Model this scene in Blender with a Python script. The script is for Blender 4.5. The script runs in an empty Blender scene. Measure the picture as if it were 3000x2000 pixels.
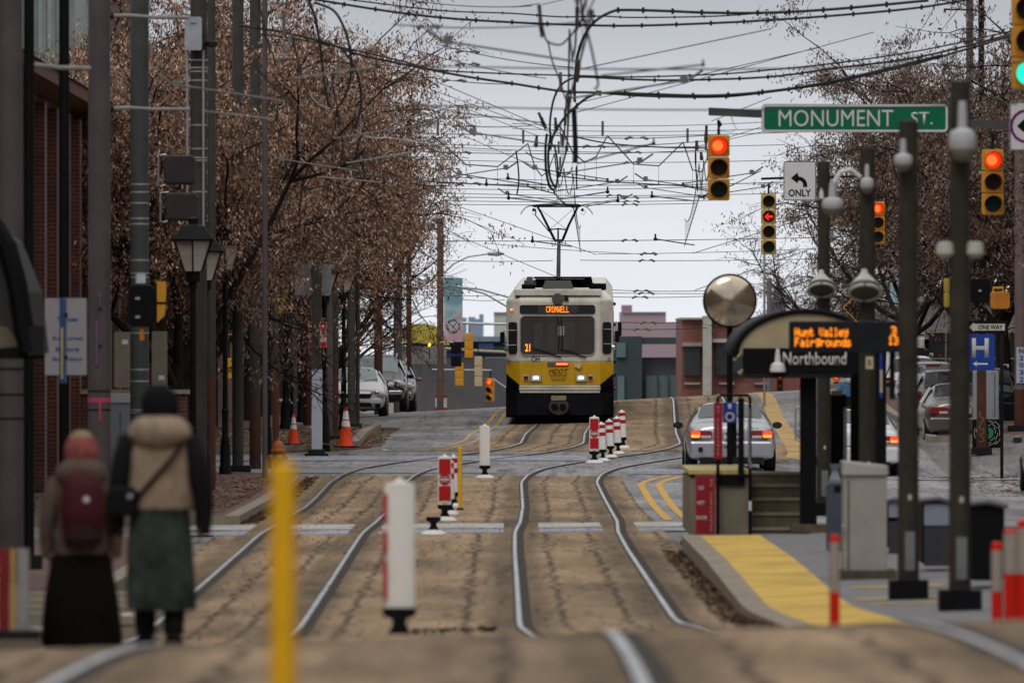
import bpy, bmesh, math, random
import numpy as np
from mathutils import Vector, Matrix, Euler
random.seed(7)
SC = bpy.context.scene
COL = SC.collection
F = 25000.0            # focal length in units of 3000 px picture width
def P(u, v, D): return Vector(((u-1500)*D/F, D, (1000-v)*D/F))
def XU(u, D): return (u-1500)*D/F
def ZV(v, D): return (1000-v)*D/F
def interp(t, tab):
    if t <= tab[0][0]: return tab[0][1]
    for (a, va), (b, vb) in zip(tab, tab[1:]):
        if t <= b:
            k = (t-a)/(b-a)
            return va+(vb-va)*k
    return tab[-1][1]
def smoothtab(tab, lo, hi, step=1.0, it=3):
    xs = np.arange(lo, hi, step); ys = np.array([interp(x, tab) for x in xs])
    for _ in range(it):
        p = np.pad(ys, 2, mode='edge'); ys = (p[:-4]+2*p[1:-3]+3*p[2:-2]+2*p[3:-1]+p[4:])/9
    return lambda t: float(np.interp(t, xs, ys))
ZC0 = [(-40,-1.3),(20,-1.2),(30,-1.22),(33,-1.24),(38,-1.30),(42,-1.41),(46,-1.56),(56,-1.93),(66,-2.28),(78,-2.59),(94,-2.63),(110,-2.66),
  (124,-2.66),(142,-2.76),(150,-2.75),(165,-2.68),(172,-2.56),(180,-2.46),(190,-2.38),(212,-2.2),(225,-2.1),(240,-1.76),(250,-1.68),(262,-1.70),
  (280,-1.95),(300,-2.5),(350,-4.5),(500,-8.0)]
zc = smoothtab(ZC0, -40, 520, 1.0, 2)
TILT = smoothtab([(-40,.03),(78,.03),(100,.02),(140,0.0),(205,0.0),(250,.055),(300,.06),(420,0.0)], -40, 520, 1.0, 4)
def gz(X, D):
    if D > 500: z = -8.0-6.0*min(1, (D-500)/4000.0)
    else: z = zc(D)
    ref = 1 if D < 150 else 5
    x = max(-9.0, min(12.0, X))
    z += TILT(D)*(x-ref) if D < 500 else 0
    if D < 260 and X > 4.5:
        z += -0.55*math.exp(-((D-186)/14.0)**2)*min(1, (X-4.5)/3.0)*(1 if X < 10 else max(0, 1-(X-10)/4))
    return z
R1 = smoothtab([(-40,.42),(33,.475),(42,.46),(78,.07),(94,.053),(109,.035),(119,.04),(126,.12),(142,.18),(163,.178),(168,.30),(172,.62),(176,1.25),
  (180,2.0),(185,2.9),(190,3.5),(195,3.85),(207,3.98),(235,4.46),(250,4.72),(400,6.6)], -40, 520, 0.5, 3)
SPC = smoothtab([(-40,3.69),(33,3.69),(78,3.48),(121,3.58),(165,3.65),(520,3.68)], -40, 520, 1.0, 2)
GA = 1.435
def tdir(D):
    d = (R1(D+1)-R1(D-1))/2; L = math.hypot(d, 1); return d/L, 1/L
def offR(D, off):   # point at lateral offset (to the right) of R1, perpendicular to the track
    dx, dy = tdir(D); return R1(D)+off*dy, D-off*dx
# ---------------------------------------------------------------- materials
MATS = {}
def mk(name, col, rough=.7, metal=0., var=.18, scale=4., bump=0., emit=None, es=0., spec=.25, coords='Object', detail=5):
    if name in MATS: return MATS[name]
    m = bpy.data.materials.new(name); m.use_nodes = True; nt = m.node_tree; n = nt.nodes; l = nt.links
    b = n['Principled BSDF']; b.inputs['Roughness'].default_value = rough; b.inputs['Metallic'].default_value = metal
    b.inputs['Specular IOR Level'].default_value = spec
    c = (*col, 1)
    if var > 0:
        tc = n.new('ShaderNodeTexCoord'); no = n.new('ShaderNodeTexNoise'); no.inputs['Scale'].default_value = scale; no.inputs['Detail'].default_value = detail
        no.inputs['Roughness'].default_value = .65
        l.new(tc.outputs[coords], no.inputs['Vector'])
        mr = n.new('ShaderNodeMapRange'); mr.inputs[1].default_value = .3; mr.inputs[2].default_value = .7
        mr.inputs[3].default_value = 1-var; mr.inputs[4].default_value = 1+var
        l.new(no.outputs[0], mr.inputs[0])
        mx = n.new('ShaderNodeMix'); mx.data_type = 'RGBA'; mx.blend_type = 'MULTIPLY'; mx.inputs[0].default_value = 1
        mx.inputs[6].default_value = c; l.new(mr.outputs[0], mx.inputs[7]); l.new(mx.outputs[2], b.inputs['Base Color'])
        if bump > 0:
            bp = n.new('ShaderNodeBump'); bp.inputs['Strength'].default_value = bump; bp.inputs['Distance'].default_value = .02
            l.new(no.outputs[0], bp.inputs['Height']); l.new(bp.outputs[0], b.inputs['Normal'])
    else: b.inputs['Base Color'].default_value = c
    if emit:
        b.inputs['Emission Color'].default_value = (*emit, 1); b.inputs['Emission Strength'].default_value = es
    MATS[name] = m; return m
def rgb(h):   # sRGB hex to linear
    h = h.lstrip('#'); o = []
    for i in (0, 2, 4):
        v = int(h[i:i+2], 16)/255; o.append(v/12.92 if v <= .04045 else ((v+.055)/1.055)**2.4)
    return tuple(o)
# ---------------------------------------------------------------- mesh builder
class MB:
    def __init__(s): s.v = []; s.f = []; s.m = []; s.cur = 0
    def add(s, vs, fs):
        o = len(s.v); s.v += [tuple(x) for x in vs]; s.f += [tuple(i+o for i in f) for f in fs]; s.m += [s.cur]*len(fs); return s
    def mat(s, i): s.cur = i; return s
    def box(s, c, d, rz=0., bev=0.):
        x, y, z = d[0]/2, d[1]/2, d[2]/2
        if bev > 0:
            b = min(bev, x*.9, z*.9); out = [(-x+b,-z),(x-b,-z),(x,-z+b),(x,z-b),(x-b,z),(-x+b,z),(-x,z-b),(-x,-z+b)]
            return s.prism([(c[0]+a, c[2]+q) for a, q in out], c[1]-y, c[1]+y)
        cs, sn = math.cos(rz), math.sin(rz)
        vs = [(c[0]+a*x*cs-b*y*sn, c[1]+a*x*sn+b*y*cs, c[2]+q*z) for q in (-1, 1) for a, b in ((-1,-1),(1,-1),(1,1),(-1,1))]
        return s.add(vs, [(3,2,1,0),(4,5,6,7),(0,1,5,4),(1,2,6,5),(2,3,7,6),(3,0,4,7)])
    def prism(s, out, y0, y1):   # outline in XZ (counter-clockwise seen from -Y) extruded along Y
        n = len(out); vs = [(a, y0, b) for a, b in out]+[(a, y1, b) for a, b in out]
        return s.add(vs, [tuple(range(n)), tuple(range(2*n-1, n-1, -1))]+[(i, i+n, (i+1) % n+n, (i+1) % n) for i in range(n)])
    def plan(s, out, z0, z1, out2=None):   # outline in XY extruded along Z
        n = len(out); o2 = out2 or out; vs = [(a, b, z0) for a, b in out]+[(a, b, z1) for a, b in o2]
        return s.add(vs, [tuple(range(n-1, -1, -1)), tuple(range(n, 2*n))]+[(i, (i+1) % n, (i+1) % n+n, i+n) for i in range(n)])
    def tube(s, path, r, n=8, cap=True, flat=None):
        pts = [Vector(p) for p in path]; rs = r if isinstance(r, (list, tuple)) else [r]*len(pts)
        o = len(s.v); up = None
        for i, p in enumerate(pts):
            t = (pts[min(i+1, len(pts)-1)]-pts[max(i-1, 0)])
            t = t.normalized() if t.length > 1e-9 else Vector((0, 0, 1))
            if up is None: up = Vector((0, 1, 0)) if abs(t.y) < .9 else Vector((1, 0, 0))
            a = t.cross(up)
            if a.length < 1e-6: a = t.cross(Vector((1, 0, .3)))
            a.normalize(); b = t.cross(a).normalized(); up = -b if False else up
            for k in range(n):
                w = 2*math.pi*(k+.5)/n; q = p+a*(math.cos(w)*rs[i])+b*(math.sin(w)*rs[i]); s.v.append(tuple(q))
        for i in range(len(pts)-1):
            for k in range(n):
                k2 = (k+1) % n; s.f.append((o+i*n+k, o+i*n+k2, o+(i+1)*n+k2, o+(i+1)*n+k)); s.m.append(s.cur)
        if cap:
            s.f.append(tuple(o+k for k in range(n-1, -1, -1))); s.m.append(s.cur)
            e = o+(len(pts)-1)*n; s.f.append(tuple(e+k for k in range(n))); s.m.append(s.cur)
        return s
    def lathe(s, prof, c=(0,0,0), n=16, sy=1., axis='z'):
        o = len(s.v)
        for r, z in prof:
            for k in range(n):
                w = 2*math.pi*(k+.5)/n; x, y = r*math.cos(w), r*math.sin(w)*sy
                s.v.append((c[0]+x, c[1]+y, c[2]+z) if axis == 'z' else (c[0]+x, c[1]+z, c[2]+y))
        for i in range(len(prof)-1):
            for k in range(n):
                k2 = (k+1) % n; q = (o+i*n+k, o+i*n+k2, o+(i+1)*n+k2, o+(i+1)*n+k)
                s.f.append(q if axis == 'z' else q[::-1]); s.m.append(s.cur)
        q = tuple(o+k for k in range(n-1, -1, -1)); e = o+(len(prof)-1)*n; q2 = tuple(e+k for k in range(n))
        s.f += [q, q2] if axis == 'z' else [q[::-1], q2[::-1]]; s.m += [s.cur]*2
        return s
    def ball(s, c, r, n=12, k=7, sq=(1,1,1)):
        pr = [(max(1e-3, math.sin(math.pi*i/k)), -math.cos(math.pi*i/k)) for i in range(k+1)]
        o = len(s.v); s.lathe(pr, (0,0,0), n)
        for i in range(o, len(s.v)): a = s.v[i]; s.v[i] = (c[0]+a[0]*r*sq[0], c[1]+a[1]*r*sq[1], c[2]+a[2]*r*sq[2])
        return s
    def xf(s, M, start=0):
        for i in range(start, len(s.v)): s.v[i] = tuple(M @ Vector(s.v[i]))
        return s
    def mesh(s, name='mesh', smooth=False, uv=None):
        me = bpy.data.meshes.new(name); me.from_pydata(s.v, [], s.f); me.update()
        if any(s.m): me.polygons.foreach_set('material_index', s.m)
        if smooth:
            me.polygons.foreach_set('use_smooth', [True]*len(s.f)); me.set_sharp_from_angle(angle=math.radians(40))
        return me
def tagit(o, label=None, cat=None, group=None, kind=None):
    if label: o['label'] = label
    if cat: o['category'] = cat
    if group: o['group'] = group
    if kind: o['kind'] = kind
    return o
def T(name, label, cat, loc=(0,0,0), rz=0., group=None):
    o = bpy.data.objects.new(name, None); COL.objects.link(o); o.location = loc; o.rotation_euler = (0, 0, rz); o.empty_display_size = .2
    return tagit(o, label, cat, group)
def O(name, mb, mats, parent=None, smooth=False, bevel=0., sub=0, label=None, cat=None, group=None, kind=None, loc=None):
    me = mb if isinstance(mb, bpy.types.Mesh) else mb.mesh(name, smooth)
    o = bpy.data.objects.new(name, me); COL.objects.link(o)
    if not isinstance(mats, (list, tuple)): mats = [mats]
    if not me.materials:
        for m in mats: me.materials.append(m)
    if parent: o.parent = parent
    if loc is not None: o.location = loc
    if sub:
        md = o.modifiers.new('sub', 'SUBSURF'); md.levels = md.render_levels = sub
    if bevel > 0:
        md = o.modifiers.new('bev', 'BEVEL'); md.width = bevel; md.segments = 2; md.limit_method = 'ANGLE'
    return tagit(o, label, cat, group, kind)
def ctree(o, parent=None):
    c = o.copy(); COL.objects.link(c); c.parent = parent
    for ch in list(o.children): ctree(ch, c)
    return c
_tc = {}
def textmesh(s, w, h, depth=.004, bold=0., squeeze=True, shear=0.):
    cu = bpy.data.curves.new('lettering', 'FONT'); cu.body = s; cu.size = 1; cu.extrude = 0; cu.offset = bold; cu.align_x = 'CENTER'; cu.resolution_u = 3; cu.shear = shear
    ob = bpy.data.objects.new('t', cu); COL.objects.link(ob)
    dg = bpy.context.evaluated_depsgraph_get(); me = bpy.data.meshes.new_from_object(ob.evaluated_get(dg)); bpy.data.objects.remove(ob); bpy.data.curves.remove(cu)
    n = len(me.vertices); a = np.empty(n*3); me.vertices.foreach_get('co', a); a = a.reshape(-1, 3)
    mn, mx = a.min(0), a.max(0); sx = w/(mx[0]-mn[0]); sz = h/(mx[1]-mn[1])
    b = np.empty_like(a); b[:,0] = (a[:,0]-(mn[0]+mx[0])/2)*sx; b[:,2] = (a[:,1]-(mn[1]+mx[1])/2)*sz; b[:,1] = 0
    me.vertices.foreach_set('co', b.ravel()); me.update()
    bm = bmesh.new(); bm.from_mesh(me)
    r = bmesh.ops.extrude_face_region(bm, geom=bm.faces[:])
    for v in [g for g in r['geom'] if isinstance(g, bmesh.types.BMVert)]: v.co.y -= depth
    bmesh.ops.recalc_face_normals(bm, faces=bm.faces[:])
    bm.to_mesh(me); bm.free(); me.materials.clear(); me.name = 'lettering'; return me
def TX(s, w, h, mat, parent, loc, depth=.004, bold=0., rz=0., shear=0., name='lettering'):
    o = O(name, textmesh(s, w, h, depth, bold, shear=shear), mat, parent, loc=loc); o.rotation_euler = (0, 0, rz); return o
def sheet(name, rows, mats, dz=.0, kerb=0., step=1.0, kind='structure', uvoff=None, nx=1, both=False, thick=0):
    """rows: function D -> (xl, xr) or None, given as (d0,d1,fn)"""
    d0, d1, fn = rows; mb = MB(); n = max(1, int(math.ceil((d1-d0)/step))); uv = []
    ds = [d0+(d1-d0)*i/n for i in range(n+1)]
    grid = []
    for d in ds:
        a, b = fn(d); grid.append([(a+(b-a)*k/nx, d) for k in range(nx+1)])
    for row in grid:
        for (x, d) in row: mb.v.append((x, d, gz(x, d)+(dz(d) if callable(dz) else dz))); uv.append(((x-R1(d)), d))
    w = nx+1
    for i in range(n):
        for k in range(nx): mb.f.append((i*w+k, i*w+k+1, (i+1)*w+k+1, (i+1)*w+k)); mb.m.append(0)
    if kerb:
        def wall(idx, flip):
            o = len(mb.v)
            for i in idx: x, d, z = mb.v[i]; mb.v.append((x, d, z)); mb.v.append((x, d, z-kerb)); uv.append(uv[i]); uv.append(uv[i])
            for j in range(len(idx)-1):
                q = (o+2*j, o+2*j+1, o+2*j+3, o+2*j+2); mb.f.append(q if flip else q[::-1]); mb.m.append(1)
        wall([i*w+nx for i in range(n+1)], False); wall([i*w for i in range(n+1)], True)
        wall(list(range(w)), False); wall([n*w+k for k in range(w)], True)
    me = mb.mesh(name)
    ul = me.uv_layers.new(name='UVMap'); vi = [0]*len(me.loops); me.loops.foreach_get('vertex_index', vi)
    ul.data.foreach_set('uv', [c for i in vi for c in uv[i]])
    o = O(name, me, mats, kind=kind); return o
# ================================================================ world, light, camera
w = bpy.data.worlds.new("World"); SC.world = w; w.use_nodes = True; nt = w.node_tree; n = nt.nodes; l = nt.links
bg = n['Background']; sky = n.new('ShaderNodeTexSky'); sky.sky_type = 'NISHITA'; sky.sun_disc = False
SUN_EL, SUN_AZ = math.radians(50), math.radians(200)
sky.sun_elevation = SUN_EL; sky.sun_rotation = SUN_AZ; sky.air_density = 1.0; sky.dust_density = 3.0; sky.ozone_density = 1.0
# an even overcast: the clear sky is strongly desaturated and mixed with a grey cloud layer that is brighter at the horizon seen here
hs = n.new('ShaderNodeHueSaturation'); hs.inputs['Saturation'].default_value = .25; l.new(sky.outputs[0], hs.inputs['Color'])
tc = n.new('ShaderNodeTexCoord'); sp = n.new('ShaderNodeSeparateXYZ'); l.new(tc.outputs['Generated'], sp.inputs[0])
cr = n.new('ShaderNodeValToRGB'); cr.color_ramp.elements[0].position = 0.0; cr.color_ramp.elements[0].color = (8.1,8.4,8.9,1)
cr.color_ramp.elements[1].position = .040; cr.color_ramp.elements[1].color = (4.2,4.4,4.85,1)
e = cr.color_ramp.elements.new(.018); e.color = (7.2,7.45,7.95,1)
e = cr.color_ramp.elements.new(.30); e.color = (5.6,5.65,5.75,1)
e = cr.color_ramp.elements.new(1.0); e.color = (11.0,10.8,10.6,1)
cn = n.new('ShaderNodeTexNoise'); cn.inputs['Scale'].default_value = 30; cn.inputs['Detail'].default_value = 3
mp = n.new('ShaderNodeMapping'); mp.inputs['Scale'].default_value = (1,1,4); l.new(tc.outputs['Generated'], mp.inputs[0]); l.new(mp.outputs[0], cn.inputs['Vector'])
mr = n.new('ShaderNodeMapRange'); mr.inputs[3].default_value = .93; mr.inputs[4].default_value = 1.07; l.new(cn.outputs[0], mr.inputs[0])
l.new(sp.outputs[2], cr.inputs[0])
mu = n.new('ShaderNodeMix'); mu.data_type = 'RGBA'; mu.blend_type = 'MULTIPLY'; mu.inputs[0].default_value = 1; l.new(cr.outputs[0], mu.inputs[6]); l.new(mr.outputs[0], mu.inputs[7])
mx = n.new('ShaderNodeMix'); mx.data_type = 'RGBA'; mx.inputs[0].default_value = .88; l.new(hs.outputs[0], mx.inputs[6]); l.new(mu.outputs[2], mx.inputs[7])
l.new(mx.outputs[2], bg.inputs[0]); bg.inputs[1].default_value = 0.118
sd = bpy.data.lights.new('sun', 'SUN'); sd.energy = .9; sd.angle = math.radians(25); sd.color = (1, .93, .84)
so = bpy.data.objects.new('sun', sd); COL.objects.link(so); so.rotation_euler = (math.radians(90)-SUN_EL, 0, math.radians(180)-SUN_AZ+math.radians(0))
cd = bpy.data.cameras.new('camera'); cam = bpy.data.objects.new('camera', cd); COL.objects.link(cam); SC.camera = cam
cd.lens = 300; cd.sensor_width = 36; cd.sensor_fit = 'HORIZONTAL'; cd.clip_end = 12000; cd.clip_start = 1
cam.location = (0,0,0); cam.rotation_euler = (math.radians(90), 0, 0)
cd.dof.use_dof = True; cd.dof.focus_distance = 212; cd.dof.aperture_fstop = 4.2; cd.dof.aperture_blades = 9
SC.view_settings.view_transform = 'Standard'; SC.view_settings.look = 'None'; SC.view_settings.exposure = 0; SC.view_settings.gamma = 1
# ================================================================ materials used widely
M = {}
M['asphalt'] = mk('asphalt', (.150,.150,.152), .85, var=.22, scale=1.2, bump=.3, detail=8)
M['concrete'] = mk('kerb_concrete', (.30,.26,.205), .85, var=.3, scale=2.5, bump=.4, detail=8)
M['black'] = mk('black_paint', (.004,.0045,.006), .55, var=.2, spec=.12)
M['dark'] = mk('dark_metal', (.012,.0125,.014), .6, var=.25, spec=.15)
M['brownpole'] = mk('weathered_brown_pole', (.042,.038,.034), .8, var=.3, scale=3, bump=.2)
M['olive'] = mk('olive_pole', (.042,.041,.034), .75, var=.22, scale=3)
M['lilac'] = mk('lilac_grey_steel', (.075,.064,.070), .6, var=.22, scale=2)
M['rust'] = mk('rust_brown_paint', (.070,.026,.018), .7, var=.3, scale=4)
M['platpole'] = mk('concrete_dark_pole', (.032,.028,.022), .85, var=.35, scale=6, bump=.3)
M['steel'] = mk('galvanised', (.36,.37,.39), .45, metal=.6, var=.15)
M['white'] = mk('white_plastic', (.72,.72,.70), .45, var=.08, scale=6)
M['whitep'] = mk('white_paint', (.62,.62,.61), .5, var=.1, scale=3)
M['yellow'] = mk('signal_yellow', (.55,.26,.02), .5, var=.15, scale=4)
M['paleyel'] = mk('pale_signal_yellow', (.50,.36,.10), .55, var=.15, scale=4)
M['postyel'] = mk('post_yellow', (.75,.42,.01), .5, var=.12)
M['red'] = mk('red_reflective', (.42,.012,.016), .35, var=.12)
M['redpost'] = mk('red_post', (.55,.012,.006), .4, var=.1)
M['orange'] = mk('cone_orange', (.85,.06,.012), .5, var=.1)
M['green'] = mk('sign_green', (0,.125,.066), .4, var=.06)
M['blue'] = mk('sign_blue', (.012,.045,.26), .4, var=.08)
M['signwhite'] = mk('sign_white', (.55,.55,.57), .45, var=.06)
M['gold'] = mk('beige_panel', (.40,.34,.22), .6, var=.12)
M['glass'] = mk('car_glass', (.02,.025,.03), .08, var=0, spec=.6)
M['paleglass'] = mk('pale_glass', (.13,.19,.20), .1, var=.1, spec=.9)
M['tyre'] = mk('rubber', (.012,.012,.012), .85, var=.1)
M['chrome'] = mk('chrome', (.6,.6,.62), .18, metal=1, var=0)
M['silver'] = mk('silver_car_paint', (.42,.43,.46), .22, metal=.55, var=.03)
M['greycar'] = mk('grey_brown_car_paint', (.17,.155,.145), .2, metal=.6, var=.03)
M['whitecar'] = mk('white_car_paint', (.62,.63,.66), .22, var=.03)
M['blackcar'] = mk('black_car_paint', (.008,.009,.014), .2, metal=.1, var=0, spec=.4)
M['redglow'] = mk('red_lamp', (.6,.02,.01), .3, var=0, emit=(1,.075,.03), es=1.15)
M['redlit'] = mk('red_signal_lens', (.6,.05,.02), .3, var=0, emit=(1,.02,.008), es=1.0)
M['orangelit'] = mk('amber_lamp', (.6,.2,.02), .3, var=0, emit=(1,.33,.05), es=1.3)
M['led'] = mk('amber_led', (.6,.2,.02), .4, var=0, emit=(1,.25,.008), es=2.2)
M['greenlit'] = mk('green_signal_lens', (.02,.5,.3), .3, var=0, emit=(.02,.75,.55), es=1.3)
M['headlit'] = mk('headlamp_lit', (.9,.9,.7), .3, var=0, emit=(1,.95,.62), es=2.2)
M['lensred'] = mk('dark_red_lens', (.03,.010,.008), .45, var=.1, spec=.2)
M['lensamber'] = mk('dark_amber_lens', (.025,.013,.008), .45, var=.1, spec=.2)
M['lensgreen'] = mk('dark_green_lens', (.004,.035,.022), .45, var=.1, spec=.2)
M['redplastic'] = mk('red_lamp_plastic', (.22,.01,.012), .2, var=.05, spec=.8)
M['wire'] = mk('wire_dark', (.035,.033,.030), .6, var=0)
M['lampshade'] = mk('lamp_shade_pale', (.40,.42,.37), .5, var=.08)
M['cable'] = mk('black_cable', (.014,.014,.016), .45, var=0)
M['insul'] = mk('insulator_grey', (.13,.125,.11), .6, var=.1)
def brickmat(name, c1, c2, mortar, scale=1.0, bw=.21, bh=.075, rough=.85, coords='Object', rot=None):
    m = bpy.data.materials.new(name); m.use_nodes = True; n = m.node_tree.nodes; l = m.node_tree.links; b = n['Principled BSDF']
    tc = n.new('ShaderNodeTexCoord'); ge = n.new('ShaderNodeNewGeometry'); sp = n.new('ShaderNodeSeparateXYZ'); cb = n.new('ShaderNodeCombineXYZ'); ad = n.new('ShaderNodeMath')
    l.new(ge.outputs['Position'], sp.inputs[0])
    if rot == 'floor': l.new(sp.outputs[0], cb.inputs[0]); l.new(sp.outputs[1], cb.inputs[1])
    else: l.new(sp.outputs[0], ad.inputs[0]); l.new(sp.outputs[1], ad.inputs[1]); l.new(ad.outputs[0], cb.inputs[0]); l.new(sp.outputs[2], cb.inputs[1])
    br = n.new('ShaderNodeTexBrick'); l.new(cb.outputs[0], br.inputs['Vector']); br.inputs['Scale'].default_value = 1
    br.inputs['Brick Width'].default_value = bw; br.inputs['Row Height'].default_value = bh; br.inputs['Mortar Size'].default_value = .009
    br.inputs['Color1'].default_value = (*c1,1); br.inputs['Color2'].default_value = (*c2,1); br.inputs['Mortar'].default_value = (*mortar,1)
    no = n.new('ShaderNodeTexNoise'); no.inputs['Scale'].default_value = 1.3; no.inputs['Detail'].default_value = 6; l.new(ge.outputs['Position'], no.inputs['Vector'])
    mr = n.new('ShaderNodeMapRange'); mr.inputs[1].default_value = .3; mr.inputs[2].default_value = .7; mr.inputs[3].default_value = .65; mr.inputs[4].default_value = 1.25; l.new(no.outputs[0], mr.inputs[0])
    mx = n.new('ShaderNodeMix'); mx.data_type = 'RGBA'; mx.blend_type = 'MULTIPLY'; mx.inputs[0].default_value = 1; l.new(br.outputs[0], mx.inputs[6]); l.new(mr.outputs[0], mx.inputs[7])
    l.new(mx.outputs[2], b.inputs['Base Color']); b.inputs['Roughness'].default_value = rough; return m
M['brick'] = brickmat('red_brick', (.115,.028,.016), (.075,.019,.012), (.12,.09,.075))
M['brickfar'] = brickmat('far_brick', (.20,.05,.04), (.15,.04,.03), (.2,.12,.1))
M['paving'] = brickmat('sidewalk_brick', (.12,.055,.048), (.085,.04,.036), (.06,.05,.04), bw=.4, bh=.2, rot='floor')
M['bluepav'] = brickmat('blue_grey_pavers', (.26,.27,.33), (.22,.23,.29), (.12,.12,.14), bw=.35, bh=1.1, rot='floor')
# -------- ground materials
def groundmat(name, base, dark, ramp=None, jscale=None, rough=.85):
    """concrete with stains; dark bands at fixed offsets from the rail via UV.x"""
    m = bpy.data.materials.new(name); m.use_nodes = True; n = m.node_tree.nodes; l = m.node_tree.links; b = n['Principled BSDF']; b.inputs['Roughness'].default_value = rough
    b.inputs['Specular IOR Level'].default_value = .3
    ge = n.new('ShaderNodeNewGeometry'); uvn = n.new('ShaderNodeUVMap'); uvn.uv_map = 'UVMap'
    def noise(sc, det=6, vec=None, sclv=None, ro=.6):
        no = n.new('ShaderNodeTexNoise'); no.inputs['Scale'].default_value = sc; no.inputs['Detail'].default_value = det; no.inputs['Roughness'].default_value = ro
        if sclv:
            mp = n.new('ShaderNodeMapping'); mp.inputs['Scale'].default_value = sclv; l.new(vec or ge.outputs['Position'], mp.inputs[0]); l.new(mp.outputs[0], no.inputs['Vector'])
        else: l.new(vec or ge.outputs['Position'], no.inputs['Vector'])
        return no.outputs[0]
    def mrange(src, a, bb, c, d):
        r = n.new('ShaderNodeMapRange'); r.inputs[1].default_value = a; r.inputs[2].default_value = bb; r.inputs[3].default_value = c; r.inputs[4].default_value = d; l.new(src, r.inputs[0]); return r.outputs[0]
    def mul(c, f, fac=1.):
        x = n.new('ShaderNodeMix'); x.data_type = 'RGBA'; x.blend_type = 'MULTIPLY'; x.inputs[0].default_value = fac
        if isinstance(c, tuple): x.inputs[6].default_value = c
        else: l.new(c, x.inputs[6])
        l.new(f, x.inputs[7]); return x.outputs[2]
    c = mul((*base, 1), mrange(noise(.35, 7, sclv=(2.2,.4,1)), .3, .7, .62, 1.30))
    c = mul(c, mrange(noise(6, 8, sclv=(2,.4,1)), .3, .7, .62, 1.25))
    c = mul(c, mrange(noise(45, 3, sclv=(1,.25,1)), .3, .7, .86, 1.12))
    if ramp:
        wob = noise(.8, 4, sclv=(0,1,0)); wb = mrange(wob, .2, .8, -.07, .07)
        sp = n.new('ShaderNodeSeparateXYZ'); l.new(uvn.outputs[0], sp.inputs[0])
        ad = n.new('ShaderNodeMath'); ad.operation = 'ADD'; l.new(sp.outputs[0], ad.inputs[0]); l.new(wb, ad.inputs[1])
        u = mrange(ad.outputs[0], -5, 4, 0, 1)
        cr = n.new('ShaderNodeValToRGB'); el = cr.color_ramp.elements; el[0].position = 0; el[0].color = (1,1,1,1); el[1].position = 1; el[1].color = (1,1,1,1)
        for off, hw, v in ramp:
            for o, vv in ((off-hw*1.3, 1), (off-hw*.7, v), (off+hw*.7, v), (off+hw*1.3, 1)):
                e = el.new((o+5)/9); e.color = (vv, vv, vv*(.97 if vv < 1 else 1), 1)
        l.new(u, cr.inputs[0]); c = mul(c, cr.outputs[0])
        # thin cracks
        ck = noise(.9, 5, sclv=(0,1,0)); ckw = mrange(ck, .2, .8, -.16, .16)
        ad2 = n.new('ShaderNodeMath'); ad2.operation = 'ADD'; l.new(sp.outputs[0], ad2.inputs[0]); l.new(ckw, ad2.inputs[1])
        for off in ((-4.15, -3.0, -2.55, -1.65, -.5, .42, 1.02, 1.95) ):
            s1 = n.new('ShaderNodeMath'); s1.operation = 'SUBTRACT'; l.new(ad2.outputs[0], s1.inputs[0]); s1.inputs[1].default_value = off
            s2 = n.new('ShaderNodeMath'); s2.operation = 'ABSOLUTE'; l.new(s1.outputs[0], s2.inputs[0])
            c = mul(c, mrange(s2.outputs[0], .02, .045, .25, 1))
        # transverse joints
        vo = n.new('ShaderNodeMath'); vo.operation = 'MODULO'; vo.inputs[1].default_value = 9.1; l.new(sp.outputs[1], vo.inputs[0])
        s3 = n.new('ShaderNodeMath'); s3.operation = 'ADD'; l.new(vo.outputs[0], s3.inputs[0]); l.new(mrange(noise(1.2, 4, sclv=(1,0,0)), .2, .8, -.5, .5), s3.inputs[1])
        s4 = n.new('ShaderNodeMath'); s4.operation = 'SUBTRACT'; l.new(s3.outputs[0], s4.inputs[0]); s4.inputs[1].default_value = 4
        s5 = n.new('ShaderNodeMath'); s5.operation = 'ABSOLUTE'; l.new(s4.outputs[0], s5.inputs[0])
        c = mul(c, mrange(s5.outputs[0], .04, .12, .72, 1))
        s6 = n.new('ShaderNodeMath'); s6.operation = 'SUBTRACT'; l.new(s3.outputs[0], s6.inputs[0]); s6.inputs[1].default_value = 7.2
        s7 = n.new('ShaderNodeMath'); s7.operation = 'ABSOLUTE'; l.new(s6.outputs[0], s7.inputs[0])
        c = mul(c, mrange(s7.outputs[0], .04, .16, 1.25, 1))
    c = mul(c, mrange(noise(1.0, 9, sclv=(3.2,.16,1), ro=.7), .36, .5, .56, 1.10))
    c = mul(c, mrange(noise(.16, 5, sclv=(1,.8,1)), .4, .6, .80, 1.08))
    # oily spots
    vo = n.new('ShaderNodeTexVoronoi'); vo.inputs['Scale'].default_value = 1.1; mp = n.new('ShaderNodeMapping'); mp.inputs['Scale'].default_value = (1,.45,1); l.new(ge.outputs['Position'], mp.inputs[0]); l.new(mp.outputs[0], vo.inputs['Vector'])
    c = mul(c, mrange(vo.outputs[0], .04, .12, .40, 1))
    ve = n.new('ShaderNodeTexVoronoi'); ve.feature = 'DISTANCE_TO_EDGE'; ve.inputs['Scale'].default_value = .45; mp2 = n.new('ShaderNodeMapping'); mp2.inputs['Scale'].default_value = (1,.25,1)
    nz = n.new('ShaderNodeTexNoise'); nz.inputs['Scale'].default_value = 1.5; l.new(ge.outputs['Position'], nz.inputs['Vector'])
    va = n.new('ShaderNodeVectorMath'); va.operation = 'ADD'; l.new(ge.outputs['Position'], va.inputs[0]); l.new(nz.outputs[1], va.inputs[1]); l.new(va.outputs[0], mp2.inputs[0]); l.new(mp2.outputs[0], ve.inputs['Vector'])
    c = mul(c, mrange(ve.outputs[0], .004, .014, .6, 1))
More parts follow.
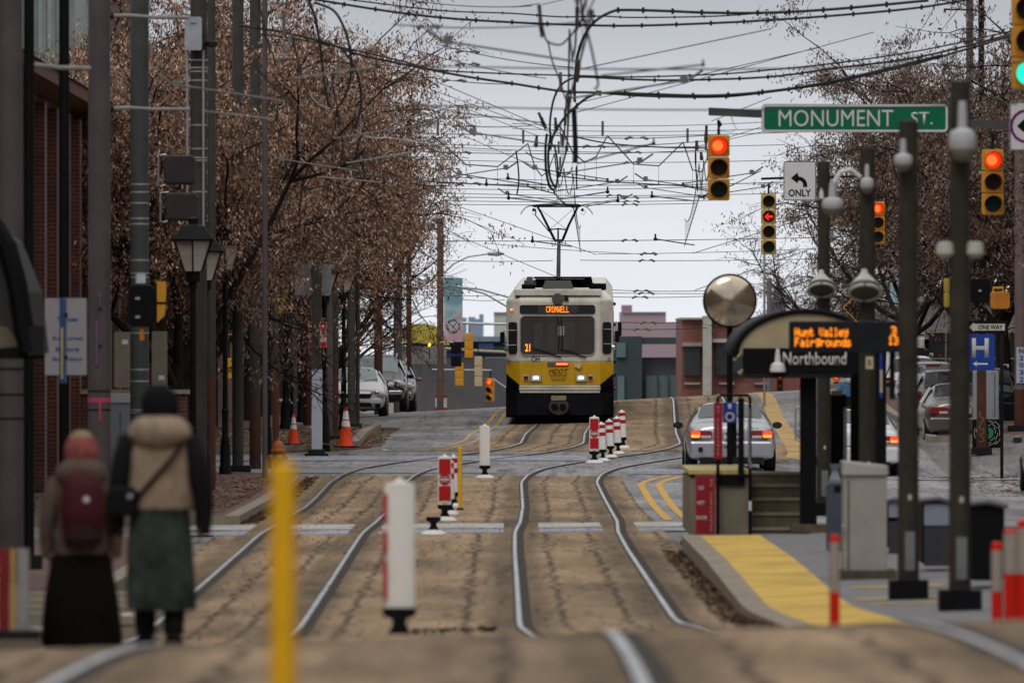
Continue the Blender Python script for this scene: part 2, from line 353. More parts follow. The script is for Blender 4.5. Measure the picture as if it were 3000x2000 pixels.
    l.new(c, b.inputs['Base Color'])
    bp = n.new('ShaderNodeBump'); bp.inputs['Strength'].default_value = .5; bp.inputs['Distance'].default_value = .02; l.new(noise(8, 6), bp.inputs['Height']); l.new(bp.outputs[0], b.inputs['Normal'])
    return m
M['bed'] = groundmat('track_concrete', (.275,.188,.110), None, ramp=[(-3.60,.30,.56),(-2.14,.30,.56),(.0,.30,.56),(1.435,.30,.56)])
M['road'] = groundmat('asphalt_road', (.165,.163,.163), None)
M['street'] = groundmat('pale_street', (.225,.222,.228), None)
M['kerbtop'] = mk('kerb_stone', (.23,.20,.155), .85, var=.3, scale=2, bump=.4, detail=8, coords='Object')
M['walk'] = M['paving']
M['rail'] = mk('rail_steel', (.44,.455,.48), .34, metal=.85, var=.42, scale=1.1)
M['groove'] = mk('flangeway', (.035,.028,.022), .9, var=.4, scale=3)
M['yline'] = mk('yellow_road_paint', (.50,.30,.065), .8, var=.3, scale=3, detail=8)
M['yline2'] = mk('worn_yellow_paint', (.40,.27,.11), .85, var=.45, scale=1.5, detail=9)
M['wline'] = mk('white_road_paint', (.36,.355,.35), .8, var=.45, scale=2, detail=8)
M['tact'] = mk('tactile_yellow', (.50,.33,.06), .75, var=.38, scale=1.2, detail=9, bump=.5)
M['platf'] = mk('platform_concrete', (.155,.155,.163), .85, var=.18, scale=1.5, detail=8)
M['leaflitter'] = mk('fallen_leaves', (.16,.085,.045), .9, var=.5, scale=9, detail=8)
# ================================================================ ground
def ground():
    ds = list(np.arange(-40, 330, 1.0))+list(np.arange(330, 520, 10.))+[600,800,1200,2000,3500,6000,9000]
    xs = [-3000,-800,-200,-60,-30,-20,-14,-11,-9,-7.5,-6,-5,-4.5,-3.5,-2.5,-1.5,-.5,.5,1.5,2.5,3.5,4.5,5.5,6.5,7.5,8.5,10,12,14,20,30,60,200,800,3000]
    mb = MB()
    for d in ds:
        for x in xs: mb.v.append((x, d, gz(x, d)-.012))
    w = len(xs)
    for i in range(len(ds)-1):
        for k in range(w-1): mb.f.append((i*w+k, i*w+k+1, (i+1)*w+k+1, (i+1)*w+k)); mb.m.append(0)
    me = mb.mesh('ground', True); ul = me.uv_layers.new(name='UVMap')
    O('ground', me, M['road'], kind='structure')
ground()

def f2(d):
    r = 9; t_ = (d-183.5)/r; v = -3.42 if t_ >= 1 else -3.42-r*.55*(1-math.sqrt(max(0, 1-(1-t_)**2)))
    if d > 224: v -= 2.3*min(1, (d-224)/5)*(1 if d < 276 else max(0, 1-(d-276)/6))
    return v
def bedL(d): return R1(d)-SPC(d)-.62
sheet('track_bed', (-30, 167.5, lambda d: (bedL(d) if d < 160 else bedL(d), (4.6 if d < 50 else max(2.12, 4.6-2.48*(d-50)/8)) if d < 119.5 else 2.12)), M['bed'], dz=.004, nx=10)
sheet('track_bed', (187, 330, lambda d: (R1(d)-SPC(d)-(.75 if d > 196 else 1.7-.95*(d-187)/9), R1(d)+GA+(.85 if d > 200 else 1.2))), M['bed'], dz=.004, nx=8)
sheet('cross_street', (167.5, 187, lambda d: (-60, 60)), M['street'], dz=-.004, nx=60)
sheet('left_lane', (187, 330, lambda d: (f2(d)+.02, R1(d)-SPC(d)-(.76 if d > 196 else 1.71-.95*(d-187)/9))), M['street'], dz=.0, nx=3)
sheet('right_lane', (187, 330, lambda d: (R1(d)+GA+(.86 if d > 200 else 1.21), 9.6)), M['street'], dz=.0, nx=4)
sheet('right_lane', (119.5, 167.5, lambda d: (2.13, 12)), M['street'], dz=.0, nx=6)
# crossing bands
for name, d0, d1, mm in (('crosswalk', 122.2, 125.6, M['wline']), ('crosswalk', 119.2, 121.6, M['bluepav'])):
    for a, b in ((-4.7,-3.75),(-3.3,-2.3),(-1.88,-.12),(.38,1.28),(1.78,2.5)):
        sheet(name, (d0, d1, lambda d, a=a, b=b: (a, b)), mm, dz=.008)
sheet('crosswalk', (169.0, 171.6, lambda d: (-9.5, -.3 if d < 171 else .0)), mk('worn_white', (.25,.25,.26), .85, var=.2, scale=1, detail=8), dz=.008, nx=8)
sheet('crosswalk', (178, 182.0, lambda d: (-9.5, 1.6)), M['bluepav'], dz=.008, nx=8)
sheet('crosswalk', (168.4, 171.6, lambda d: (2.3, 12)), M['bluepav'], dz=.008, nx=8)
# rails: running rail head and flangeway groove
def rail(name, off_fn, d0, d1, step=.8):
    mb = MB(); g = MB(); n = int((d1-d0)/step); prev = None
    for j in range(n+1):
        d = d0+(d1-d0)*j/n; off = off_fn(d); x, y = offR(d, off); dx, dy = tdir(d)
        z = gz(x, y)+.006
        for a, zz in ((-.024,.000),(-.023,.009),(.023,.009),(.024,.000)): mb.v.append((x+a*dy, y-a*dx, z+zz))
        s = 1
        for a in (-.045,.12): g.v.append((x+a*dy, y-a*dx, z+.003))
    for j in range(n):
        for k in range(3): mb.f.append((4*j+k, 4*j+k+1, 4*j+k+5, 4*j+k+4)); mb.m.append(0)
        g.f.append((2*j, 2*j+1, 2*j+3, 2*j+2)); g.m.append(0)
    o = O(name, mb.mesh(name, False), M['rail'], kind='structure')
    O('flangeway', g, M['groove'], kind='structure')
for fn in (lambda d: 0, lambda d: GA, lambda d: -SPC(d), lambda d: -SPC(d)+GA): rail('rail', fn, -20, 320)
# pavements
def walk(d0, d1, fn, kx=.22, side=1, top=None):
    h = .14
    if side > 0: # kerb on right (street at right)
        sheet('pavement', (d0, d1, lambda d: (fn(d)-14, fn(d)-kx)), [top or M['paving'], M['kerbtop']], dz=h-.004, kerb=.2, nx=8)
        sheet('kerb', (d0, d1, lambda d: (fn(d)-kx, fn(d))), [M['kerbtop'], M['kerbtop']], dz=h, kerb=.2)
    else:
        sheet('pavement', (d0, d1, lambda d: (fn(d)+kx, fn(d)+14)), [top or M['paving'], M['kerbtop']], dz=h-.004, kerb=.2, nx=8)
        sheet('kerb', (d0, d1, lambda d: (fn(d), fn(d)+kx)), [M['kerbtop'], M['kerbtop']], dz=h, kerb=.2)
def corner(base, dend, r, far=False):
    def f(d):
        t = (dend-d)/r if not far else (d-dend)/r
        if t >= 1: return base
        return base-r*.55*(1-math.sqrt(max(0, 1-(1-t)**2)))
    return f
walk(40, 79, corner(-4.02, 79, 3)); walk(90, 114, lambda d: -4.3)
walk(126, 166, corner(-4.02, 166, 4)); walk(183.5, 330, f2, top=None)
walk(203, 330, lambda d: 9.9, side=-1); walk(150, 166, lambda d: 11.6, side=-1, kx=.3)
sheet('leaf_litter', (150, 158, lambda d: (11.0, 11.75)), M['leaflitter'], dz=.012, kind='stuff')
sheet('leaf_litter', (184, 196, lambda d: (f2(d)+.02, f2(d)+.02+.32*math.sin((d-184)/12*3.1))), M['leaflitter'], dz=.014, kind='stuff')
sheet('bare_soil', (186, 204, lambda d: (-9, -5.2)), mk('soil_and_leaves', (.23,.17,.12), .95, var=.5, scale=3, detail=10, bump=.6), dz=.146)
# platform with kerb and tactile strip
PHF = lambda d: .20*min(1, max(0, (d-60)/34.0))
sheet('platform', (57, 107, lambda d: (3.1, 9.0)), [M['platf'], M['kerbtop']], dz=lambda d: PHF(d)+.0, kerb=.3, nx=6)
sheet('platform_kerb', (57, 107, lambda d: (2.13, 2.36)), [M['kerbtop'], M['kerbtop']], dz=lambda d: PHF(d)+.004, kerb=.3)
sheet('tactile_strip', (57, 106.8, lambda d: (2.36, 3.1)), [M['tact'], M['kerbtop']], dz=lambda d: PHF(d)+.002, kerb=.3)
for d, a, b in ((100,4.1,5.0),(83,3.3,4.2),(79.5,3.2,4.1),(77.5,3.25,3.9),(66,4.0,4.5)):
    sheet('platform_marking', (d, d+.35, lambda q, a=a, b=b: (a, b)), M['tact'], dz=lambda d: PHF(d)+.008)
# yellow lines
def yl(d0, d1, fn, w_=.11, m='yline'): sheet('yellow_line', (d0, d1, lambda d: (fn(d)-w_/2, fn(d)+w_/2)), M[m], dz=.008)
cv = lambda d: 0 if d < 160 else .9*((d-160)/9.0)**2
yl(127.5, 168, lambda d: 2.34+.2*(d-127)/40*.5+cv(d), .13); yl(127.5, 168, lambda d: 2.62+.2*(d-127)/40*.8+cv(d), .13)
lf = lambda d: R1(d)-SPC(d)-1.05+(0 if d > 200 else -(200-d)*.02)
yl(190, 262, lambda d: lf(d), .10, 'yline2'); yl(190, 262, lambda d: lf(d)-.28, .10, 'yline2')
yl(192, 262, lambda d: R1(d)+GA+1.25, .42, 'yline2')


def litter(d0, d1, a, b, n, seed, sz=.05, h=.0):   # loose leaves and grit gathered along kerbs, one uncountable mass
    rr = random.Random(seed); mb = MB()
    for _ in range(n):
        d = rr.uniform(d0, d1); t_ = rr.random()**1.6; x = a(d)+(b(d)-a(d))*t_; z = gz(x, d)+h+rr.uniform(.004,.03); s_ = sz*rr.uniform(.4,1.4); an = rr.uniform(0, 6.28)
        mb.add([(x+s_*math.cos(an), d+s_*math.sin(an), z+rr.uniform(-.005,.02)), (x+s_*.4*math.cos(an+1.7), d+s_*.4*math.sin(an+1.7), z), (x-s_*math.cos(an), d-s_*math.sin(an), z+rr.uniform(-.005,.025)), (x-s_*.4*math.cos(an+1.7), d-s_*.4*math.sin(an+1.7), z+.01)], [(0,1,2,3)])
    return mb
M['litterm'] = mk('kerb_leaf_grit', (.05,.032,.02), .95, var=.6, scale=3, spec=.05)
O('kerb_leaves', litter(57, 107, lambda d: 2.12, lambda d: 1.88, 1300, 3), M['litterm'], kind='stuff')
O('kerb_leaves', litter(126, 166, lambda d: -4.0, lambda d: -3.75, 1200, 4), M['litterm'], kind='stuff')
O('kerb_leaves', litter(184, 225, lambda d: f2(d)+.02, lambda d: f2(d)+.5, 2000, 5), mk('kerb_leaf_brown', (.13,.08,.045), .95, var=.6, scale=3), kind='stuff')
O('pavement_leaves', litter(128, 160, lambda d: -4.4, lambda d: -8, 2600, 6, .07, .14), mk('kerb_leaf_brown', (.1,.1,.1)), kind='stuff')
O('pavement_leaves', litter(186, 215, lambda d: -3.8, lambda d: -9, 4200, 7, .09, .145), mk('kerb_leaf_brown', (.1,.1,.1)), kind='stuff')
O('street_leaves', litter(150, 185, lambda d: 11.5, lambda d: 8.5, 1500, 8, .06), mk('kerb_leaf_brown', (.1,.1,.1)), kind='stuff')
O('street_grit', litter(60, 165, lambda d: -3.2, lambda d: 2.0, 900, 9, .022), M['litterm'], kind='stuff')

O('street_grit', litter(73.5, 76.5, lambda d: -.15, lambda d: -.95, 150, 12, .04), mk('black_grit', (.012,.010,.009), .95, var=.3, spec=.05), kind='stuff')
# ================================================================ trees
def leafmat(name, cols):
    m = bpy.data.materials.new(name); m.use_nodes = True; n = m.node_tree.nodes; l = m.node_tree.links; b = n['Principled BSDF']; b.inputs['Roughness'].default_value = .6
    ge = n.new('ShaderNodeNewGeometry'); cr = n.new('ShaderNodeValToRGB'); cr.color_ramp.interpolation = 'LINEAR'
    el = cr.color_ramp.elements; el[0].position = 0; el[0].color = (*cols[0],1); el[1].position = 1; el[1].color = (*cols[-1],1)
    for i, c in enumerate(cols[1:-1]): e = el.new((i+1)/(len(cols)-1)); e.color = (*c,1)
    l.new(ge.outputs['Random Per Island'], cr.inputs[0]); l.new(cr.outputs[0], b.inputs['Base Color'])
    return m
M['leaf'] = leafmat('dry_brown_leaves', [(.045,.020,.013),(.125,.055,.032),(.20,.095,.055),(.34,.195,.125),(.58,.42,.30)])
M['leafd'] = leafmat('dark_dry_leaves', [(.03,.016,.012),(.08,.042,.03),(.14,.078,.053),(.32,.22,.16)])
M['bark'] = mk('bark', (.020,.015,.014), .9, var=.35, scale=5, bump=.4)
def tree_meshes(seed, h, trunk_h, spread, twigs, leaves, leafsz, droop=.25, lr=.16):
    rnd = random.Random(seed); V = []; Fc = []; ends = []
    def seg(p0, p1, r0, r1, ns):
        t = (p1-p0); 
        if t.length < 1e-5: return
        t.normalize(); a = t.orthogonal().normalized(); b = t.cross(a); o = len(V)
        for p, r in ((p0, r0), (p1, r1)):
            for k in range(ns): w = 2*math.pi*k/ns; V.append(tuple(p+a*(r*math.cos(w))+b*(r*math.sin(w))))
        for k in range(ns): k2 = (k+1) % ns; Fc.append((o+k, o+k2, o+ns+k2, o+ns+k))
    def grow(p, d, L, r, lev, ns):
        k = 4 if lev < 2 else 3; q = p
        dd = d.copy(); pts = [p]
        for i in range(k):
            jit = Vector((rnd.gauss(0,1), rnd.gauss(0,1), rnd.gauss(0,.7)))*(.13 if lev < 2 else .22)
            lift = Vector((0,0,.10 if lev < 2 else -.06*droop*4))
            dd = (dd+jit+lift).normalized(); q2 = q+dd*(L/k); r2 = r*(1-.55*(i+1)/k)+.002
            seg(q, q2, r*(1-.55*i/k)+.002, r2, ns); q = q2; pts.append(q)
            if lev == 3: ends.append((q.copy(), dd.copy()))
        if lev >= 3: return
        nb = (twigs[lev])
        for j in range(nb):
            i = rnd.randint(1, k) if lev > 0 else rnd.randint(2, k); base = pts[i]
            side = Vector((rnd.gauss(0,1), rnd.gauss(0,1), rnd.gauss(0,.5)))
            nd = (dd*.55+side.normalized()*.75).normalized()
            grow(base, nd, L*rnd.uniform(.42,.66), r*.42, lev+1, 4 if lev < 1 else 3)
    base = Vector((0,0,-.3)); top = Vector((rnd.gauss(0,.1), rnd.gauss(0,.1), trunk_h)); seg(base, top, h*.021, h*.016, 9)
    nl = 7
    for j in range(nl):
        w = 2*math.pi*(j+rnd.random()*.7)/nl; el = rnd.uniform(.45, 1.2)
        d = Vector((math.cos(w)*math.cos(el), math.sin(w)*math.cos(el), math.sin(el)))
        L = (h-trunk_h)*rnd.uniform(.5,.62); d.x *= spread; d.y *= spread; d.normalize()
        grow(top-Vector((0,0,rnd.uniform(0,.8))), d, L, h*.0095, 0, 6)
    tm = bpy.data.meshes.new('trunk'); tm.from_pydata(V, [], Fc); tm.update(); tm.polygons.foreach_set('use_smooth', [True]*len(Fc)); tm.materials.append(M['bark'])
    if not leaves: return tm, None
    rs = np.random.RandomState(seed); E = np.array([tuple(e[0]) for e in ends]); 
    keep = rs.rand(len(E)) < .8; E = E[keep]
    dens = rs.gamma(.8, 1, len(E))*np.where(E[:,2] < 2.1, .02, np.where(E[:,2] < 3.6, .35, 1.0))*np.clip(1.15-np.hypot(E[:,0],E[:,1])/8.5, .25, 1); dens /= dens.sum()
    idx = rs.choice(len(E), leaves, p=dens); C = E[idx]+rs.normal(0, lr, (leaves, 3))*np.array([1,1,.8])
    Ln = leafsz*rs.uniform(.6, 1.35, leaves); W = Ln*rs.uniform(.22,.42, leaves)
    dn = np.stack([rs.normal(0,.55,leaves), rs.normal(0,.55,leaves), -1+rs.normal(0,.5,leaves)], 1); dn /= np.linalg.norm(dn, axis=1)[:,None]
    sd_ = np.cross(dn, rs.normal(0,1,(leaves,3))); sd_ /= np.linalg.norm(sd_, axis=1)[:,None]
    v = np.empty((leaves, 4, 3)); v[:,0] = C; v[:,1] = C+dn*(Ln*.5)[:,None]+sd_*(W*.5)[:,None]; v[:,2] = C+dn*Ln[:,None]; v[:,3] = C+dn*(Ln*.5)[:,None]-sd_*(W*.5)[:,None]
    lm = bpy.data.meshes.new('crown'); lm.vertices.add(leaves*4); lm.vertices.foreach_set('co', v.ravel()); lm.loops.add(leaves*4); lm.loops.foreach_set('vertex_index', np.arange(leaves*4, dtype=np.int32))
    lm.polygons.add(leaves); lm.polygons.foreach_set('loop_start', np.arange(0, leaves*4, 4, dtype=np.int32)); lm.polygons.foreach_set('loop_total', np.full(leaves, 4, dtype=np.int32)); lm.update(); lm.validate()
    return tm, lm
TA = tree_meshes(11, 11.5, 2.6, 1.0, (7,6,5), 92000, .105)
TB = tree_meshes(23, 11.0, 2.3, 1.0, (7,6,5), 84000, .105)
TS = tree_meshes(31, 9.5, 2.2, 1.15, (6,6,6), 15000, .10, lr=.10)
TN = tree_meshes(47, 8.0, 2.0, 1.25, (7,7,6), 0, .1)
def tree(kind, X, D, sc, rz, label, group, lm=None, z=None, name='street_tree'):
    t = T(name, label, 'tree', (X, D, gz(X, D) if z is None else z), rz, group); t.scale = (sc, sc, sc)
    O('trunk', kind[0], M['bark'], t)
    if kind[1]: 
        me = kind[1]
        c = O('crown', me, M['leaf'], t)
        if lm: c.material_slots[0].link = 'OBJECT'; c.material_slots[0].material = lm
    return t
G1 = 'trees along the left pavement'
tree(TA, -6.35, 165, .86, 0.3, 'brown-leaved tree rising behind the leftmost steel poles, nearest on the left', G1)
tree(TB, -7.0, 183, .98, 1.9, 'brown-leaved tree behind the pole that carries the grey electrical box', G1)
tree(TB, -7.6, 197, 1.0, 5.1, 'brown-leaved tree behind the two big grey sign backs', G1)
tree(TA, -7.6, 214, 1.0, 2.4, 'brown-leaved tree just behind the traffic cone nearer the street', G1)
tree(TB, -7.4, 236, 1.03, 0.9, 'brown-leaved tree above the parked white saloon car', G1)
tree(TA, -7.7, 262, 1.05, 3.3, 'brown-leaved tree above the parked black crossover', G1)
tree(TS, -5.9, 284, 1.08, 1.2, 'thinly leaved tree stretching bare branches over the kerb, left of the tram', G1)
tree(TN, -7.2, 306, 1.1, 2.2, 'bare tree behind the brown pole with the arts banner', G1)
tree(TA, -9.2, 218.5, 1.22, 2.9, 'taller brown-leaved tree set back at the end of the low brick hall', G1)
tree(TB, -9.4, 250, 1.15, 0.2, 'tall brown-leaved tree set back at the far left', G1)
G2 = 'trees along the right pavement'
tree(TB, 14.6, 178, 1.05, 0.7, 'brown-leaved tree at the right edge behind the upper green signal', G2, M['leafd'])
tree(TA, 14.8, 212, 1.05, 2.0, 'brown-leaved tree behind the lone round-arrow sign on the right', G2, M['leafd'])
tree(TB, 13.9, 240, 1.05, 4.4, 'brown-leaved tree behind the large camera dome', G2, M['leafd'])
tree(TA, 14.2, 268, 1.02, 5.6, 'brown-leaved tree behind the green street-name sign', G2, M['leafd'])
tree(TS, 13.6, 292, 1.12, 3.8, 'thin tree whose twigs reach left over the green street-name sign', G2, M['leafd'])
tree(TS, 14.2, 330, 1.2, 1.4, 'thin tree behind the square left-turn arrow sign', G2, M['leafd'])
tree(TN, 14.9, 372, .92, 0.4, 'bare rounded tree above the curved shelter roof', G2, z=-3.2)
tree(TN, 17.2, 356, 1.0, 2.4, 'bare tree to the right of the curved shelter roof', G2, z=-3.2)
# ================================================================ buildings
GL = mk('window_glass', (.03,.035,.04), .12, var=0, spec=.8)
def building(name, label, cat, x0, x1, d0, d1, z0, z1, wall, roofm=None, corn=.18, windows=None, frame=None):
    t = T(name, label, cat, ((x0+x1)/2, (d0+d1)/2, z0)); w_, dp, h = x1-x0, d1-d0, z1-z0
    O('wall', MB().box((0,0,h/2-1), (w_, dp, h+2)), wall, t)
    if corn: O('cornice', MB().box((0,0,h+corn/2), (w_+.3, dp+.3, corn)), roofm or M['concrete'], t)
    for (face, a, zz, ww, hh) in (windows or []):   # face: 'f' front (-Y) or 'r'/'l' side ; a = position along face from centre
        mb = MB(); fr = MB(); s = .06
        if face == 'f': c = (a, -dp/2-.01, zz); mb.box((0,0,0), (ww, .06, hh)); fr.box((0,-.01,hh/2+.06), (ww+.25,.12,.12)).box((0,-.02,-hh/2-.06), (ww+.25,.16,.1)).box((0,-.02,0), (.05,.08,hh)).box((0,-.02,0), (ww,.08,.05))
        else:
            sx = 1 if face == 'r' else -1; c = (sx*(w_/2+.01), a, zz); mb.box((0,0,0), (.06, ww, hh)); fr.box((sx*.01,0,hh/2+.06), (.12,ww+.25,.12)).box((sx*.02,0,-hh/2-.06), (.16,ww+.25,.1)).box((sx*.02,0,0), (.08,.05,hh)).box((sx*.02,0,0), (.08,ww,.05))
        p = O('window', mb, GL, t, loc=c); O('window_frame', fr, frame or M['concrete'], p)
    return t
# left brick hall with pilasters
hall = building('brick_building', 'long low red brick building with pilasters along the left pavement', 'building', -26, -8.4, 122, 214, -3.0, 4.35, M['brick'], M['brick'], corn=0,
   windows=[('r', a, 5.6, .8, 1.5) for a in range(-38, 44, 9)])
for k in range(23):
    O('pilaster', MB().box((0,0,3.5), (.35, .8, 7.3)), M['brick'], hall, loc=(8.8+.14, -44+k*4.0, 0))
O('eave', MB().box((9.0,0,7.5), (.9, 92.4, .26)), mk('eave_brown', (.11,.05,.035), .8), hall)
rf = MB().add([(9.5,-46,7.6),(9.5,46,7.6),(0,46,8.0),(0,-46,8.0),(-9,-46,7.6),(-9,46,7.6)], [(0,1,2,3),(3,2,5,4),(0,3,4),(1,5,2)]); O('roof', rf, mk('roof_slate', (.05,.045,.045), .9), hall)
corr = mk('corrugated_siding', (.33,.37,.36), .6, var=.1)
bt = T('siding_building', 'tall building clad in pale green-grey vertical siding at the upper left', 'building', (-15.6, 222, -3))
O('wall', MB().box((0,0,8), (9.0, 12, 18)), corr, bt)
rb = MB()
for k in range(38): rb.box((-4.4+k*.24, -6.05, 8), (.10, .12, 18))
O('siding_ribs', rb, mk('siding_rib', (.17,.19,.19), .6), bt)
building('brick_building', 'tall dark red brick building between the corrugated wall and the tree crowns', 'building', -13.6, -10.9, 226, 246, -3, 14, M['brick'], windows=[('f', .2, 9+3*k, .8, 1.6) for k in range(3)])
hs_ = building('porch_house', 'house with white trimmed porch half hidden behind the left trees', 'house', -9.3, -7.4, 330, 345, -4.5, 6, M['brickfar'], windows=[('f', 0, 3.2, 1.2, 1.8)], frame=M['whitep'])
building('brick_building', 'brick terrace with white framed windows behind the left trees', 'building', -20, -9.6, 222, 360, -4.5, 3.6, M['brick'], windows=[('r', a, 4.6, 1.2, 1.9) for a in range(-60, 66, 9)], frame=M['whitep'])
WN = lambda n, st: [('f', -n*st/2+st*k, z, 1.2, 1.9) for k in range(n) for z in (3, 6.6, 10.2)]
building('brick_building', 'unseen long brick row added on the near right side to block low sky', 'building', 15.5, 30, -60, 150, -3.2, 11, M['brick'], windows=[('l', -98+14*k, z, 1.3, 2) for k in range(15) for z in (4, 8, 12)])  # out of view; added to shut off low sky light from the right
building('brick_building', 'unseen long brick row added on the near left side to block low sky', 'building', -30, -12.5, -60, 116, -3.2, 11, M['brick'], windows=[('r', -80+14*k, z, 1.3, 2) for k in range(12) for z in (4, 8, 12)])  # matching unseen row, added to shut off low sky light from the left
building('brick_building', 'unseen brick building added behind the photographer to darken faces turned to the camera', 'building', -28, 28, -110, -90, -1.5, 13, M['brick'], windows=WN(9, 5.5))  # unseen, added behind the camera to deepen shade on upright faces
# far centre
HZ = lambda c, k: tuple(a*(1-k)+b*k for a, b in zip(c, (.42,.44,.50)))
dk = mk('dark_grey_cladding', (.075,.075,.09), .7, var=.15, scale=.4); tl = mk('dark_teal_cladding', (.045,.060,.068), .6, var=.15, scale=.3)
tg = mk('teal_glazing', (.11,.165,.17), .15, var=.15, scale=.3, spec=.8); pk = mk('haze_tinted_pink_wall', (.33,.25,.285), .8, var=.06, scale=.1)
D_ = 420.; bx = T('modern_building', 'dark grey modern block with teal bay windows right of the tram', 'building', (XU(1880,D_), D_, ZV(1190,D_)))
def bpx(mb, u0, u1, v0, v1, depth, dy=0, D=None, c=None):   # box given by picture rectangle at D, in local coords of c
    D = D or D_; c = c or bx; x0, x1, z0, z1 = XU(u0,D), XU(u1,D), ZV(v1,D), ZV(v0,D)
    return mb.box(((x0+x1)/2-c.location.x, depth/2+dy, (z0+z1)/2-c.location.z), (x1-x0, depth, z1-z0))
O('lower_wall', bpx(MB(), 1420, 2010, 1048, 1240, 20), dk, bx)
O('tower_slab', bpx(MB(), 1796, 1880, 985, 1240, 8, -1.2), tl, bx)
O('canopy', bpx(MB(), 1870, 2040, 988, 1008, 14, -1), tl, bx)
O('column', bpx(MB(), 2016, 2040, 1008, 1130, .6, -.6), mk('blue_grey_column', (.05,.075,.10), .6), bx)
for a, b, c_, d_ in ((1805,1832,1004,1046),(1808,1828,1100,1240),(1893,1925,1100,1240),(1928,1956,1100,1240),(1959,1984,1100,1240)):
    w0 = O('window', bpx(MB(), a, b, c_, d_, .3, -1.4 if c_ < 1050 or a < 1880 else -.2), tg, bx)
ms = MB(); [bpx(ms, a, a+3, 1098, 1240, .25, -.45) for a in (1888,1925,1956,1985)]; O('mullions', ms, tl, bx)
D2 = 900.; pb = T('pink_building', 'pink building with haze painted into its colour, stair tower on the skyline', 'building', (XU(1860,D2), D2, ZV(1190,D2)))  # distance haze is mixed into the pale wall colours
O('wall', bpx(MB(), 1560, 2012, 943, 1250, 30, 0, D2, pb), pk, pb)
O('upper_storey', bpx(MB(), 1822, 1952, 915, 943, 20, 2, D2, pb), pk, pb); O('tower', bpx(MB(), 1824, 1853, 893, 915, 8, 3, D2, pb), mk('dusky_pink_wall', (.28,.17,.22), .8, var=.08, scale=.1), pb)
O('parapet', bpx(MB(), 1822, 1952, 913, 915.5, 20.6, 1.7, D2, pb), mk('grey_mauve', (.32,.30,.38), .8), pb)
D3 = 400.; rb_ = T('brick_building', 'red brick building with a pale concrete column behind the silver saloon', 'building', (XU(2100,D3), D3, ZV(1190,D3)))
O('wall', bpx(MB(), 1997, 2380, 935, 1250, 14, 0, D3, rb_), M['brickfar'], rb_)
O('concrete_column', bpx(MB(), 2058, 2083, 925, 1250, 2, -1.4, D3, rb_), mk('pale_concrete', (.36,.35,.32), .8), rb_)
O('coping', bpx(MB(), 1996, 2382, 930, 936, 14.6, -.3, D3, rb_), M['concrete'], rb_)
O('band', bpx(MB(), 2086, 2382, 992, 1003, 1, -.5, D3, rb_), mk('pale_band', (.42,.41,.39), .8), rb_); O('band', bpx(MB(), 1998, 2056, 1003, 1014, 1, -.5, D3, rb_), M['concrete'], rb_)
for a, b, c_, d_ in ((2098,2180,1006,1098),(2004,2050,1016,1100),(2200,2260,1040,1090)):
    w0 = O('window', bpx(MB(), a, b, c_, d_, .4, -.3, D3, rb_), GL, rb_)
for a in (2004,2105,2210): O('wall_panel', bpx(MB(), a, a+46, 1120, 1126, .3, -.2, D3, rb_), M['concrete'], rb_)
D4 = 520.; lb = T('glass_fronted_shop', 'dark low building with blue and green fascia left of the tram', 'building', (XU(1400,D4), D4, ZV(1190,D4)))
O('wall', bpx(MB(), 1180, 1600, 1046, 1260, 14, 0, D4, lb), mk('dark_wall', (.095,.088,.095), .8, var=.25, scale=.25), lb)
O('fascia', bpx(MB(), 1200, 1560, 1000, 1046, 10, 1, D4, lb), mk('dark_blue_fascia', (.05,.07,.11), .6), lb)
O('blue_panel', bpx(MB(), 1402, 1446, 1005, 1024, .4, .7, D4, lb), mk('pale_blue_panel', (.22,.28,.6), .4), lb); O('blue_panel', bpx(MB(), 1312, 1400, 1034, 1046, .4, .7, D4, lb), mk('deep_blue_panel', (.05,.08,.35), .4), lb)
O('green_panel', bpx(MB(), 1446, 1510, 1014, 1030, .4, .7, D4, lb), mk('green_panel', (.03,.25,.09), .4), lb)
O('roof', bpx(MB(), 1190, 1570, 985, 1000, 13, -1, D4, lb), mk('blue_grey_roof', (.16,.20,.24), .5), lb)
D5 = 700.; tw = T('white_block', 'pale concrete stair block standing behind the left side of the tram', 'building', (XU(1490,D5), D5, ZV(1190,D5)))
O('wall', bpx(MB(), 1447, 1530, 916, 1250, 14, 0, D5, tw), mk('pale_concrete_block', (.42,.43,.44), .8), tw); O('coping', bpx(MB(), 1446, 1531, 914, 917, 14.4, -.2, D5, tw), M['concrete'], tw)
D6 = 2600.; sk = T('distant_towers', 'pair of far high-rise blocks with haze painted as blue, above the left street', 'tower block', (XU(1400,D6), D6, ZV(1100,D6)))
for a, b, c_ in ((1372,1392,928),(1392,1404,934),(1404,1416,920),(1352,1366,930)): O('tower', bpx(MB(), a, b, c_, 1100, 20, 0, D6, sk), mk('haze_tinted_blue', (.22,.28,.38), .9), sk)  # the blue is far haze put into the wall colour
D7 = 1500.; spire = T('church_spire', 'grey church spire beyond the bare tree on the right', 'church', (XU(2281,D7), D7, ZV(1050,D7)))
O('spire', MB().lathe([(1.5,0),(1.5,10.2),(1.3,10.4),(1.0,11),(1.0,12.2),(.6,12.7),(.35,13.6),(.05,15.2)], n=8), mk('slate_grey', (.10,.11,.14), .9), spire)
# right-hand side
building('grey_building', 'pale grey building behind the right-hand parked cars', 'building', 14.5, 24, 300, 340, -4, 1.4, mk('grey_render', (.26,.25,.26), .8), windows=[('f', -4+2.2*k, 3.4, 1.2, 1.8) for k in range(4)]+[('l', a, 3.4, 2, 2) for a in (-12,-6,0,6)])
building('brick_building', 'dark brick terrace behind the trees at the right edge', 'building', 18.6, 34, 190, 300, -4, 8, M['brick'], windows=[('l', a, z, 1.4, 2) for a in range(-48, 50, 7) for z in (3.5, 8)])
